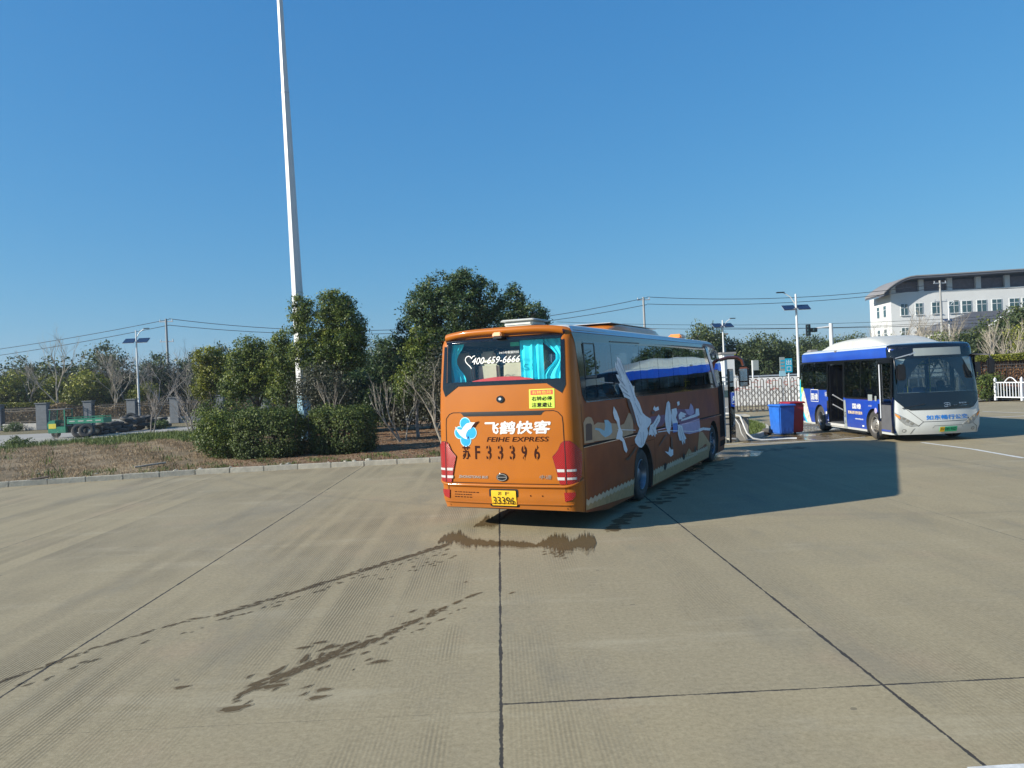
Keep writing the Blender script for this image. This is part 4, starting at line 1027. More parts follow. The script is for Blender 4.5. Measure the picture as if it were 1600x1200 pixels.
    A_('beige_hills', 'sand_band', [z4([(1185, 400), (1215, 400), (1280, 500), (1275, 560), (1170, 585)]), z4([(1065, 610), (1100, 535), (1140, 590)])])
    A_('beige_houses', 'mural_beige', [z3([(305, 985), (340, 960), (500, 970), (530, 985), (560, 970), (600, 880), (635, 900), (635, 1050), (520, 1090), (305, 1120)]), z3([(222, 965), (240, 925), (265, 912), (290, 920), (308, 960), (308, 1125), (228, 1135)])])
    A_('dark_gate', 'mural_brown', [z3([(240, 985), (252, 970), (282, 968), (294, 980), (294, 1105), (240, 1115)])])
    A_('purple_wing', 'mural_purple', [z3([(775, 915), (900, 895), (905, 950), (870, 990), (800, 1005)]), z3([(1000, 850), (1150, 850), (1180, 900), (1150, 960), (1040, 990), (1000, 950)])])
    A_('lilac_house', 'mural_lilac', [z3([(1040, 975), (1185, 925), (1195, 1035), (1100, 1058), (1040, 1045)]), z3([(1065, 850), (1100, 850), (1115, 800), (1135, 830), (1142, 880), (1115, 905), (1085, 890)])])
    A_('blue_bird', 'mural_sky', [z3([(395, 940), (425, 940), (452, 970), (460, 1040), (440, 1065), (400, 1085), (370, 1060), (350, 1030), (315, 1020), (320, 1005), (360, 1010), (395, 1030), (402, 990)])])
    A_('crane', 'mural_white', [
        z3([(520, 410), (545, 432), (562, 480), (578, 530), (602, 590), (640, 660), (657, 740), (690, 800), (715, 880), (740, 905), (782, 930), (785, 960), (770, 985), (750, 1010), (760, 1050), (745, 1090), (722, 1150), (702, 1172), (680, 1165), (650, 1130), (645, 1100), (667, 1060), (685, 1010), (670, 980), (655, 920), (640, 860), (622, 800), (604, 765), (565, 748), (548, 700), (527, 658), (522, 640), (536, 632), (515, 590), (505, 560), (526, 562), (500, 500), (502, 450), (514, 480), (517, 440)]),
        z3([(775, 985), (800, 968), (835, 910), (848, 893), (862, 915), (855, 950), (830, 990), (822, 1010), (832, 1060), (822, 1055), (815, 1084), (804, 1062), (790, 1078), (780, 1060), (762, 1070), (765, 1030)])])
    A_('crane', 'mural_white', [z3([(475, 825), (500, 870), (520, 930), (525, 1000), (545, 1040), (542, 1080), (560, 1110), (585, 1190), (575, 1215), (556, 1190), (542, 1120), (515, 1100), (490, 1098), (500, 1050), (512, 1015), (496, 950), (480, 930), (468, 880)])])
    A_('crane', 'mural_white', [z3([(930, 780), (943, 800), (945, 850), (955, 900), (950, 980), (935, 1060), (918, 1040), (905, 1000), (897, 930), (905, 860), (915, 800)]), z3([(955, 850), (995, 840), (1002, 880), (990, 920), (1005, 960), (1000, 1010), (962, 1000), (955, 940)]),
        z3([(1005, 980), (1040, 985), (1055, 1050), (1076, 1095), (1066, 1100), (1064, 1142), (1052, 1112), (1047, 1150), (1034, 1110), (1020, 1112), (1005, 1060)]), z3([(1010, 900), (1030, 870), (1078, 890), (1060, 905), (1070, 915), (1040, 920), (1045, 932), (1015, 935)])])
    A_('small_bird', 'mural_white', [z3([(800, 850), (812, 820), (822, 838), (845, 826), (850, 855), (820, 868)]), z3([(1000, 790), (1020, 783), (1022, 812), (1005, 825)]), z4([(895, 560), (925, 567), (935, 520), (945, 545), (965, 545), (965, 590), (945, 607), (915, 580)]), z3([(1155, 845), (1180, 845), (1185, 900), (1150, 915), (1032, 950), (1032, 937), (1150, 890)]), z4([(1175, 372), (1215, 362), (1280, 368), (1270, 388), (1215, 384), (1185, 398)])])
    A_('dark_feather', 'mural_brown', [z3([(585, 765), (605, 765), (625, 830), (640, 900), (655, 960), (650, 985), (630, 930), (612, 870), (595, 820)]), z4([(655, 520), (668, 526), (590, 636), (568, 634), (572, 618), (590, 612)]), z4([(902, 420), (915, 425), (862, 500), (850, 520), (845, 510)]), z4([(945, 440), (955, 440), (962, 510), (965, 540), (945, 540)]), z3([(785, 868), (818, 868), (805, 890), (788, 888)])])
    A_('blue_box', 'ink_blue', [z4([(962, 330), (1000, 322), (1000, 398), (962, 405)])])
    for q in ([(508, 480), (548, 590)], [(520, 440), (570, 560)], [(514, 530), (560, 640)], [(520, 590), (575, 660)], [(535, 650), (595, 710)], [(552, 705), (610, 745)], [(548, 440), (610, 640)], [(610, 650), (650, 780)], [(650, 800), (700, 900)], [(665, 900), (690, 985)], [(690, 1040), (700, 1150)], [(715, 1040), (715, 1140)], [(800, 1000), (840, 930)], [(790, 1015), (815, 1075)], [(922, 800), (925, 960)], [(1025, 1000), (1060, 1120)], [(1015, 1010), (1040, 1120)]):
        mb = MB(); strip(mb, z3(q), .016, SD, off[0] + .001); mb.build('feather_line', MT['mural_feather'], art, None)
    mb = MB(); strip(mb, z4([(835, 400), (930, 388), (1130, 395), (1180, 385)]), .018, SD, off[0]); strip(mb, z4([(500, 380), (650, 385)]), .012, SD, off[0]); mb.build('pale_line', MT['mural_white'], art, None)
    mb = MB()
    for yy, zz in ((5.0, .47), (6.62, .50), (7.75, .56)): patch(mb, ell(yy, zz, .10, .075, 16), SD, .012, .3)
    mb.build('hatch_ring', MT['black_plastic'], root, None)
    # ---- open door leaf at the front, mirror, roof units, wheels
    mb = MB(); mb.box((1.44, 11.70, 1.42), (.05, .72, 2.10)); dl = mb.build('passenger_door', MT['black_gloss'], root, 30, bevel=.012)
    mb = MB(); mb.box((1.472, 11.70, 1.60), (.008, .56, 1.60)); mb.build('door_glass', MT['coach_side_glass'], dl)
    mb = MB(); mb.tube([(1.30, 11.35, .55), (1.30, 11.35, 2.1)], .022, 8); mb.tube([(1.27, 11.4, .9), (1.46, 11.5, .9)], .018, 8); mb.build('door_bar', MT['silver'], dl)
    mb = MB(); patch(mb, [(10.85, .32), (10.85, 2.4), (11.5, 2.4), (11.55, .32)], SD, .006, .4); mb.build('painted_doorway_dark', MT['ink_black'], root)  # flat black sheet painting the dark inside of the open doorway
    arm = [(1.0, 12.05, 2.72), (1.25, 12.35, 2.80), (1.48, 12.55, 2.80), (1.62, 12.6, 2.72), (1.66, 12.6, 2.55)]
    mr = MB().tube(arm, [.05, .055, .055, .05, .04], 10).build('mirror_arm', MT['mirror_brown'], root, 60)
    mb = MB(); mb.box((1.66, 12.6, 2.22), (.30, .12, .58)); m2 = mb.build('mirror_housing', MT['mirror_brown'], mr, 40, bevel=.04)
    mb = MB(); mb.box((1.66, 12.532, 2.28), (.23, .006, .36)); mb.box((1.66, 12.532, 2.0), (.23, .006, .12)); mb.build('mirror_glass', MT['chrome'], mr)
    # rear roof hatch
    mb = MB(); mb.box((-.02, 1.1, 3.37), (.52, .60, .08), 0, .97); rh = mb.build('roof_hatch', MT['hatch_white'], root, 40, bevel=.02)
    mb = MB(); mb.box((-.02, 1.1, 3.425), (.64, .70, .035), 0, .9); mb.build('hatch_lid', MT['hatch_white'], rh, 40, bevel=.012)
    # air-conditioning pod and front cap
    def pod(y0, y1, w, z0, h, mat, name):
        n = 14; m_ = 9; vs = []
        for i in range(n + 1):
            t = i / n; y = y0 + (y1 - y0) * t; hh = h * min(1, (math.sin(min(1, t * 5) * PI / 2))) * min(1, math.sin(min(1, (1 - t) * 3.0) * PI / 2) + .12); ww = w * (.80 + .20 * min(1, t * 5) * min(1, (1 - t) * 4))
            for k in range(m_):
                a = PI * k / (m_ - 1); vs.append((ww * math.copysign(abs(math.cos(a)) ** .5, math.cos(a)), y, z0 + hh * abs(math.sin(a)) ** .55))
        mb = MB().add(vs, [(i * m_ + k, (i + 1) * m_ + k, (i + 1) * m_ + k + 1, i * m_ + k + 1) for i in range(n) for k in range(m_ - 1)] + [tuple(range(m_)), tuple(range(n * m_ + m_ - 1, n * m_ - 1, -1))])
        return mb.build(name, MT[mat], root, 50)
    ac = pod(3.25, 7.4, .80, 3.29, .19, 'orange_cover', 'roof_cooler')
    mb = MB(); mb.box((0, 5.3, 3.475), (1.30, 3.3, .012)); mb.build('cooler_grille', MT['silver'], ac)
    mb = MB(); mb.box((.72, 8.6, 3.34), (.35, .55, .12), 0, .85); mb.build('roof_cap', MT['orange_cover'], root, 40, bevel=.03)
    wheel(root, 1.20, 3.48, .50, .55, 1, MT['rim_dark'], MT['black_rubber'], dish=.13, twin=True); wheel(root, -1.20, 3.48, .50, .55, -1, MT['rim_dark'], MT['black_rubber'], dish=.13, twin=True)
    wheel(root, 1.20, 10.0, .50, .30, 1, MT['rim_dark'], MT['black_rubber']); wheel(root, -1.20, 10.0, .50, .30, -1, MT['rim_dark'], MT['black_rubber'])
    mb = MB(); mb.tube([(-1.0, 3.48, .5), (1.0, 3.48, .5)], .09, 10); mb.tube([(-1.0, 10, .45), (1.0, 10, .45)], .06, 10); mb.box((0, 6.5, .33), (1.7, 5.0, .2)); mb.box((0, 1.9, .42), (1.3, 1.6, .25))
    mb.build('chassis', MT['black_rubber'], root)
    mb = MB(); mb.tube([(.95, 2.4, .27), (1.12, 2.35, .24)], .055, 12, cap=False); mb.build('tail_pipe', MT['silver'], root)
    mb = MB(); mb.box((.6, 2.85, .22), (1.0, .02, .3)); mb.build('mud_flap', MT['black_rubber'], root)
    return root
coach()
# ------------------------------------------------------------------ the blue and white city bus
def city_bus():
    root = empty('city_bus', (12.94, 31.0, 0), PI, 'short blue city bus with white front and roof unit, its side door open', 'bus')
    root.scale = (1.05, 1.0, 1.02)
    MT = MATS
    S = Shell(w=[(.2, 1.27), (.5, 1.29), (1.3, 1.29), (2.9, 1.24)], y0=[(.2, .05), (.6, 0), (2.9, .06)], y1=[(.2, 7.66), (.45, 7.76), (1.0, 7.76), (1.5, 7.70), (2.95, 7.50), (3.1, 7.35)],
              rr=[(.2, .2)], rf=[(.2, .22), (3.0, .24)], z0=.22, zr=2.80, ztop=2.95, bul_r=.04, bul_f=.17, crown=.07)
    zs = [.22, .28, .45, .6, .9, 1.2, 1.5, 1.9, 2.3, 2.6, 2.80] + [2.80 + .15 * math.sin(math.radians(a)) for a in (20, 40, 60, 75, 90)]
    inner = Shell(w=[(0, 1.22), (3.0, 1.17)], y0=[(0, .10)], y1=[(0, 7.62), (1.4, 7.62), (3, 7.38)], rr=[(0, .15)], rf=[(0, .2)], z0=.34, zr=2.7, ztop=2.82, bul_r=.02, bul_f=.16, crown=.02)
    gi, dk = MT['grey_interior'], MT['black_plastic']
    cuts = [(inner.mesh([.36, .8, 1.3, 1.9, 2.4, 2.7, 2.76, 2.8, 2.82]), gi)]
    def slot(y0, y1, z0, z1, sx=1): cuts.append((MB().box((sx * 1.25, (y0 + y1) / 2, (z0 + z1) / 2), (.35, y1 - y0, z1 - z0)), dk))
    slot(.14, 1.36, 1.60, 2.50); slot(1.42, 2.66, 1.58, 2.50); slot(2.76, 4.06, .36, 2.44); slot(4.20, 5.38, 1.32, 2.49); slot(5.46, 6.62, 1.32, 2.49); slot(6.76, 7.46, .36, 2.40)
    for a, b in ((.3, 1.5), (1.6, 3.0), (3.1, 4.6), (4.7, 6.1), (6.2, 7.2)): slot(a, b, 1.35, 2.45, -1)
    cuts.append((MB().box((0, 7.75, 2.0), (2.26, .60, 1.04)), dk)); cuts.append((MB().box((0, 0, 2.1), (1.9, .5, .7)), dk))
    for cy in (1.95, 6.26):
        for sx in (1, -1):
            cuts.append((MB().lathe([(0.001, sx * .9), (.52, sx * .9), (.52, sx * 1.5), (.001, sx * 1.5)], (0, cy, .46), 'X', 36), MT['black_rubber']))
            cuts.append((MB().box((sx * 1.2, cy, .22), (.6, 1.0, .4)), MT['black_rubber']))
    cut(S.mesh(zs), MT['bus_paint'], cuts, 'body', root)
    FR, SD, SL = S.front, S.side(1), S.side(-1)
    mb = MB()
    for cy in (1.95, 6.26):
        for sx in (1, -1): mb.box((sx * 1.0, cy, .62), (.42, 1.12, .80))
    mb.build('wheel_housing', dk, root, 30, bevel=.03)
    # front black mask with windscreen
    G0, G1 = 1.475, 2.50
    def W(z): return 1.30 if z > 1.5 else 1.30
    mb = MB(); k = .02
    # top cap
    patch(mb, [(-1.33, G1), (-1.33, 2.82), (-1.25, 2.925), (1.25, 2.925), (1.33, 2.82), (1.33, G1)], FR, .010, .12, .02)
    for s in (-1, 1): patch(mb, [(s * 1.33, G1), (s * 1.135, G1), (s * 1.135, G0), (s * 1.32, G0)], FR, .010, .12)
    patch(mb, [(-1.33, G0), (-1.28, 1.30), (-1.18, 1.16), (-1.02, .99), (-.9, .955), (.84, .955), (.98, 1.03), (1.18, 1.24), (1.30, 1.40), (1.33, G0)], FR, .010, .12)
    mb.build('front_mask', MT['black_gloss'], root, 40)
    mb = MB(); patch(mb, rrect(-1.15, 1.15, G0 - .02, G1 + .03, .08), FR, .006, .15); ws = mb.build('windscreen', MT['bus_glass'], root, 60)
    mb = MB(); patch(mb, rrect(-.80, .60, 2.57, 2.80, .02), FR, .016, .2); mb.build('destination_display', MT['display_off'], root)
    for a, b in (((1.05, 1.02), (.45, 1.13)), ((-.2, 1.02), (-.85, 1.10))): MB().bar(FR(a[0], a[1], .03), FR(b[0], b[1], .04), .02).build('wiper', dk, root)
    mb = MB(); strip(mb, rrect(-.27, -.10, 1.03, 1.14, .03) + [(-.10, 1.06)], .014, FR, .014); strip(mb, [(-.25, 1.085), (-.12, 1.085)], .012, FR, .014); strip(mb, [(-.185, 1.03), (-.185, 1.14)], .010, FR, .014)
    text(mb, '新能源', -.55, -.80, 1.10, 1.145, FR, .014, bold=.02, shear=-.2); text(mb, 'ZHONGTONG BUS', -.38, -.80, 1.045, 1.07, FR, .014, bold=.02)
    mb.build('maker_badge', MT['silver'], root, None)
    mb = MB(); text(mb, '如东畅行公交', .42, -.80, .655, .79, FR, .006, fat=.006); mb.build('route_lettering', MT['ink_blue'], root, None)
    mb = MB()
    strip(mb, [(.98, 1.03), (.50, .60), (-.88, .60), (-1.2, .88)], .012, FR, .005); strip(mb, [(.50, .60), (.76, .37), (.82, .24)], .012, FR, .005); strip(mb, [(-.88, .60), (-1.12, .40), (-1.14, .24)], .012, FR, .005)
    strip(mb, [(.25, .40), (.20, .47), (-.62, .47), (-.66, .40)], .008, FR, .005); strip(mb, [(1.235, .90), (1.25, .30)], .008, FR, .005)
    patch(mb, ell(-.83, .665, .022, .022, 10), FR, .007)
    mb.build('panel_seam', MT['ink_black'], root, None)
    for s in (1, -1):
        hl = empty('headlight', (0, 0, 0)); hl.parent = root
        o = 0 if s > 0 else 0
        mb = MB(); patch(mb, [(s * 1.25, .90), (s * 1.15, .84), (s * .95, .70), (s * .68, .53), (s * .64, .49), (s * .86, .475), (s * .98, .52), (s * 1.12, .66), (s * 1.22, .80)], FR, .014, .05, .02); mb.build('lens', MT['headlamp_glass'], hl, 30)
        mb = MB()
        for q in (.82, .92, 1.02): patch(mb, ell(s * q, .50 + (q - .80) * .75 + .045, .04, .04, 12), FR, .022, .03)
        strip(mb, [(s * 1.25, .90), (s * .95, .71), (s * .64, .49)], .012, FR, .022); mb.build('lamp_unit', MT['chrome'], hl, None)
        mb = MB(); patch(mb, [(s * 1.235, .87), (s * 1.12, .79), (s * 1.10, .70), (s * 1.20, .78)], FR, .024, .05); mb.build('indicator', MT['orange_reflector'], hl, None)
        mb = MB(); strip(mb, ell(s * 1.0, .345, .05, .04, 14) + [(s * 1.0 + .05, .345)], .012, FR, .008); mb.build('fog_ring', dk, root, None)
        mb = MB(); patch(mb, ell(s * 1.0, .345, .042, .034, 14), FR, .006); mb.build('fog_lamp', MT['lamp_grey'], root, None)
    mb = MB(); patch(mb, rrect(-.47, .05, .285, .435, .01), FR, .02, .3, .012); pl = mb.build('number_plate', MT['plate_green'], root)
    mb = MB(); patch(mb, [(.05, .285), (.05, .435), (-.09, .435), (-.09, .285)], FR, .022); mb.build('plate_end', MT['plate_yellow'], pl, None)
    mb = MB(); text(mb, '苏F', .035, -.085, .32, .40, FR, .024); text(mb, '08195D', -.11, -.44, .315, .405, FR, .024, bold=.01); mb.build('plate_number', MT['ink_black'], pl, None)
    # side black glazing strip, panes
    mb = MB()
    def q_(y0, y1, z0, z1, F_=SD, off=.004): patch(mb, [(y0, z0), (y1, z0), (y1, z1), (y0, z1)], F_, off, .8)
    q_(.03, 7.52, 2.49, 2.56); q_(.03, .16, 1.9, 2.49); q_(1.34, 1.44, 1.6, 2.49); q_(2.64, 2.78, .3, 2.49); q_(4.04, 4.22, .3, 2.49); q_(5.37, 5.47, 1.3, 2.49); q_(6.60, 6.78, .62, 2.49); q_(7.44, 7.54, .27, 2.56)
    q_(2.76, 4.06, 2.42, 2.495); q_(6.76, 7.46, 2.38, 2.495); q_(6.76, 7.46, 1.13, 1.19, SD, .012); q_(4.22, 6.60, 1.25, 1.33); q_(.12, 1.36, 1.55, 1.61); q_(1.44, 2.64, 1.52, 1.59)
    mb.build('window_band', MT['black_gloss'], root)
    mb = MB(); q_(.03, 7.4, 2.47, 2.56, SL); q_(.03, 7.4, 1.28, 1.36, SL)
    for y in (.16, 1.55, 3.05, 4.65, 6.15, 7.3): q_(y - .06, y + .06, 1.3, 2.5, SL)
    mb.build('window_band', MT['black_gloss'], root)
    for (a, b, c, d) in ((.13, 1.37, 1.59, 2.50), (1.41, 2.67, 1.57, 2.50), (4.19, 5.39, 1.31, 2.50), (5.45, 6.63, 1.31, 2.50)):
        mb = MB(); patch(mb, [(a, c), (b, c), (b, d), (a, d)], SD, .0065, 1.0); mb.build('side_window', MT['bus_side_glass'], root)
    for (a, b) in ((.3, 1.5), (1.6, 3.0), (3.1, 4.6), (4.7, 6.1), (6.2, 7.2)):
        mb = MB(); patch(mb, [(a, 1.34), (b, 1.34), (b, 2.46), (a, 2.46)], SL, .0065, 1.0); mb.build('side_window', MT['bus_side_glass'], root)
    mb = MB(); patch(mb, [(-.96, 1.74), (.96, 1.74), (.96, 2.46), (-.96, 2.46)], S.rear, .0065, .4); mb.build('rear_window', MT['bus_side_glass'], root)
    # front door: glass above, grey below
    mb = MB(); mb.box((1.262, 7.11, .72), (.03, .70, .88)); fd = mb.build('front_door', MT['grey_door'], root, 30, bevel=.008)
    mb = MB(); mb.box((1.262, 7.11, 1.78), (.012, .68, 1.22)); mb.build('door_glass', MT['bus_side_glass'], fd)
    mb = MB(); mb.tube([(1.30, 6.80, .70), (1.30, 6.80, 2.36)], .018, 8); mb.build('door_edge_bar', MT['railing_white'], fd)
    mb = MB(); mb.box((1.20, 7.24, 1.45), (.03, .16, .62)); mb.build('door_notice', MT['hatch_white'], fd)
    # middle door: leaves folded inwards, rails across
    for y, sx in ((2.80, 1), (4.02, -1)):
        mb = MB(); mb.box((.92, y, 1.40), (.60, .045, 2.02)); dd = mb.build('middle_door', MT['black_gloss'], root, 30, bevel=.01)
        mb = MB(); mb.tube([(.70, y + sx * .06, 1.05), (1.16, y + sx * .06, 1.35)], .02, 8); mb.tube([(.70, y + sx * .06, .72), (1.16, y + sx * .06, 1.0)], .02, 8); mb.build('door_rail', MT['railing_white'], dd)
    mb = MB(); mb.box((1.26, 3.42, .315), (.10, 1.36, .09)); mb.build('door_sill', MT['white_paint'], root)
    mb = MB(); strip(mb, [(2.4, .275), (5.75, .275)], .03, SD, .006); mb.build('skirt_trim', MT['white_paint'], root, None)
    # cabin
    mb = MB(); mb.box((0, 3.8, .37), (2.4, 7.3, .03)); mb.build('cabin_floor', MT['dark_interior'], root)
    for (x, y, z) in [(xx, yy, .62) for yy in (.8, 1.6, 4.6, 5.4) for xx in (-1.0, -.55, .55, 1.0)] + [(-1.0, 3.0, .45), (-1.0, 3.7, .45)]:
        mb = MB(); mb.box((x, y, z + .55), (.40, .07, .75), 0, .9); mb.box((x, y + .22, z + .18), (.40, .42, .07)); mb.bar((x, y + .2, .38), (x, y + .2, z + .15), .06); mb.build('seat', MT['blue_seat'], root, 40, bevel=.02)
    mb = MB()
    for x in (-.42, .42):
        for y in (1.2, 2.9, 4.2, 5.0, 6.4): mb.tube([(x, y, .38), (x, y, 2.78)], .016, 6)
        mb.tube([(x, .5, 2.3), (x, 6.6, 2.3)], .016, 6)
    mb.build('grab_pole', MT['truck_yellow'], root)
    mb = MB(); mb.box((-.72, 6.35, .95), (.85, .04, 1.2)); mb.box((-.55, 7.15, .88), (1.1, .5, .55)); mb.box((0, 7.40, 1.33), (2.1, .34, .14)); mb.build('driver_cab', MT['dark_interior'], root, 30, bevel=.03)
    mb = MB(); mb.lathe([(.20, -.012), (.225, 0), (.20, .012), (.19, 0), (.20, -.012)], (-.62, 7.0, 1.42), 'Y', 24); mb.box((-.62, 7.0, 1.42), (.38, .03, .05)); mb.build('steering_wheel', dk, root, 60)
    mb = MB(); mb.box((-.62, 6.62, 1.22), (.48, .10, .75), 0, .85); mb.box((-.62, 6.62, 1.68), (.26, .08, .2)); mb.build('driver_seat', MT['dark_interior'], root, 40, bevel=.04)
    # lettering and advertising on the flank
    ad = empty('side_advert', (0, 0, 0)); ad.parent = root
    mb = MB(); patch(mb, [(.03, 1.90), (.17, 1.90), (.95, .25), (.55, .25), (.2, .6), (.03, .9)], SD, .0045, .5); mb.build('cyan_wedge', MT['ad_cyan'], ad, None)
    mb = MB(); patch(mb, [(.10, 1.90), (.30, 1.88), (.40, 1.50), (.22, 1.30)], SD, .006, .5); mb.build('lime_wedge', MT['ad_lime'], ad, None)
    mb = MB(); patch(mb, [(.42, 1.50), (.52, 1.42), (1.12, .26), (.70, .26), (.25, .80), (.20, 1.2)], SD, .0075, .5); mb.build('photo_wedge', MT['ad_cream'], ad, None)
    mb = MB(); strip(mb, rrect(1.16, 1.88, 1.08, 1.52, .01) + [(1.88, 1.51)], .02, SD, .006); mb.build('advert_frame', MT['ink_white'], ad, None)
    def word(*a, **k):
        mb = MB(); text(mb, *a, **k); mb.build('white_lettering', MT['ink_white'], ad, None)
    word('国缘', 1.20, 1.84, 1.14, 1.38, SD, .006, fat=.006); word('国缘', 4.78, 5.42, .93, 1.10, SD, .006, fat=.005)
    word('幸福', 2.50, 2.66, 1.28, 1.46, SD, .006); word('www.bus.cn', 4.95, 5.55, .575, .635, SD, .006, bold=.02); word('公交', 5.95, 6.20, 1.03, 1.09, SD, .006)
    for (y, z, w, h) in ((2.52, .60, .12, .14), (2.60, .42, .12, .04), (5.45, .36, .14, .05)):
        mb = MB(); patch(mb, rrect(y, y + w, z, z + h, .01), SD, .006); mb.build('small_sticker', MT['ink_white'], ad, None)
    mb = MB(); patch(mb, [(4.10, .23), (4.30, .23), (4.28, .85), (4.24, 1.20), (4.10, 1.20)], SD, .007, .5); mb.build('white_column', MT['display_off'], ad, None)
    mb = MB(); text(mb, '滴滴', 4.13, 4.26, .60, .80, SD, .009, bold=.02); text(mb, '公', 4.15, 4.25, .40, .5, SD, .009, bold=.02); mb.build('column_text', MT['ink_black'], ad, None)
    mb = MB(); text(mb, '更高品质 更优服务', 4.42, 5.50, .75, .85, SD, .006, fat=.004); mb.build('gold_lettering', MT['cream_band'], ad, None)
    mb = MB(); patch(mb, ell(6.45, .92, .09, .09, 14), SD, .006); mb.build('round_sticker', MT['mural_lilac'], ad, None)
    mb = MB(); patch(mb, rrect(6.42, 6.54, 1.22, 1.38, .01), SD, .009); mb.build('window_notice', MT['display_off'], ad, None)
    mb = MB(); patch(mb, rrect(5.95, 6.25, 1.22, 1.42, .01), SD, .009); mb.build('window_notice', MT['display_off'], ad, None)
    # roof unit
    n = 20; m_ = 13; vs = []
    for i in range(n + 1):
        t = i / n; y = 1.0 + 5.5 * t
        hh = (.22 + .13 * min(1, t * 2.2)) * min(1, math.sin(min(1, t * 3.2) * PI / 2)) * min(1, math.sin(min(1, (1 - t) * 3.0) * PI / 2) + .02) + .01; ww = .98 * (.86 + .14 * min(1, t * 4) * min(1, (1 - t) * 3))
        for k in range(m_):
            a = PI * k / (m_ - 1); vs.append((ww * math.copysign(abs(math.cos(a)) ** .45, math.cos(a)), y, 2.985 + hh * abs(math.sin(a)) ** .5 - .04))
    ru = MB().add(vs, [(i * m_ + k, (i + 1) * m_ + k, (i + 1) * m_ + k + 1, i * m_ + k + 1) for i in range(n) for k in range(m_ - 1)] + [tuple(range(m_)), tuple(range(n * m_ + m_ - 1, n * m_ - 1, -1))]).build('roof_unit', MT['hatch_white'], root, 50)
    mb = MB(); mb.box((.9, .45, 3.0), (.3, .4, .08), 0, .8); mb.box((1.22, 3.42, 2.885), (.06, .12, .06)); mb.build('roof_vent', MT['roof_edge'], root)
    # mirrors
    mr = MB().tube([FR(1.22, 2.55, .0), (1.34, 7.86, 2.56), (1.38, 7.95, 2.44), (1.36, 7.95, 2.2)], .025, 8).build('mirror_arm', dk, root, 60)
    mb = MB(); mb.box((1.20, 7.95, 2.10), (.26, .10, .48)); mb.build('mirror_housing', dk, mr, 40, bevel=.04)
    mb = MB(); mb.tube([FR(1.16, 2.50, .0), (.95, 8.02, 2.62)], .018, 8); mb.bar((.98, 8.03, 2.60), (.82, 8.05, 2.68), .06, .03); mb.build('kerb_mirror', MT['silver'], root)
    mr = MB().tube([FR(-1.22, 2.55, .0), (-1.42, 7.80, 2.52), (-1.46, 7.82, 2.40)], .025, 8).build('mirror_arm', dk, root, 60)
    mb = MB(); mb.box((-1.45, 7.82, 2.18), (.20, .12, .46)); mb.build('mirror_housing', dk, mr, 40, bevel=.04)
    for cy in (1.95, 6.26):
        for s in (1, -1): wheel(root, s * 1.245, cy, .46, .28, s, MT['rim_steel'] if cy > 4 else MT['rim_dark'], MT['black_rubber'], dish=.05 if cy > 4 else .11, twin=cy < 4)
    mb = MB(); mb.tube([(-1.0, 1.95, .46), (1.0, 1.95, .46)], .08, 10); mb.tube([(-1.0, 6.26, .42), (1.0, 6.26, .42)], .06, 10); mb.box((0, 4.1, .25), (1.5, 3.6, .1)); mb.build('chassis', MT['black_rubber'], root)
    return root
city_bus()
# ------------------------------------------------------------------ vegetation generators
def leaf_cloud(lobes, n, size, seed, shell=.55, clump=.32, aspect=.55, per=26, up=.35):
    """lobes: (cx, cy, cz, rx, ry, rz). Leaves gathered in clumps spread over the lobes."""
    g = np.random.default_rng(seed)
    vol = np.array([l[3] * l[4] * l[5] for l in lobes]) ** .8; vol = vol / vol.sum()
    nc = max(8, n // per)
    li = g.choice(len(lobes), nc, p=vol); Lb = np.array(lobes)[li]
    d = g.normal(size=(nc, 3)); d /= np.linalg.norm(d, axis=1, keepdims=True)
    rad = np.where(g.random(nc) < shell, g.uniform(.82, 1.06, nc), g.uniform(.25, .9, nc))
    lump = 1 + .13 * np.sin(d[:, 0] * 7 + seed) * np.cos(d[:, 2] * 6 + seed * 2) + .08 * np.sin(d[:, 1] * 13 + d[:, 2] * 11)
    cc = Lb[:, :3] + d * Lb[:, 3:] * (rad * lump)[:, None]
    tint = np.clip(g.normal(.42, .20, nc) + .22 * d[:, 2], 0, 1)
    cs = clump * g.uniform(.6, 1.35, nc)
    k = np.repeat(np.arange(nc), per); m = len(k)
    off = g.normal(size=(m, 3)) * cs[k][:, None] * np.array([.55, .55, .42])
    P = cc[k] + off
    nrm = d[k] * .7 + g.normal(size=(m, 3)) * .65 + np.array([0, 0, up]); nrm /= np.linalg.norm(nrm, axis=1, keepdims=True)
    a = np.cross(nrm, g.normal(size=(m, 3))); a /= np.linalg.norm(a, axis=1, keepdims=True); b = np.cross(nrm, a)
    s = size * g.uniform(.6, 1.35, m)
    A = a * (s * .5)[:, None]; B = b * (s * .5 * aspect)[:, None]
    V = np.stack([P - A, P + B * .95 - A * .1, P + A, P - B * .95 - A * .1], 1).reshape(-1, 3)
    T = np.clip(tint[k] + g.normal(0, .10, m), 0, 1)
    return V, T
def quads_mesh(name, V, T, mat, parent=None, tris=False):
    n = len(V); me = bpy.data.meshes.new(name); q = n // 4
    me.vertices.add(n); me.vertices.foreach_set('co', V.astype(np.float32).ravel())
    me.loops.add(n); me.loops.foreach_set('vertex_index', np.arange(n, dtype=np.int32))
    me.polygons.add(q); me.polygons.foreach_set('loop_start', np.arange(0, n, 4, dtype=np.int32))
    at_ = me.attributes.new('tint', 'FLOAT', 'FACE'); at_.data.foreach_set('value', T.astype(np.float32))
    me.update(calc_edges=True); me.validate()
    return finish(me, name, mat, parent, None)
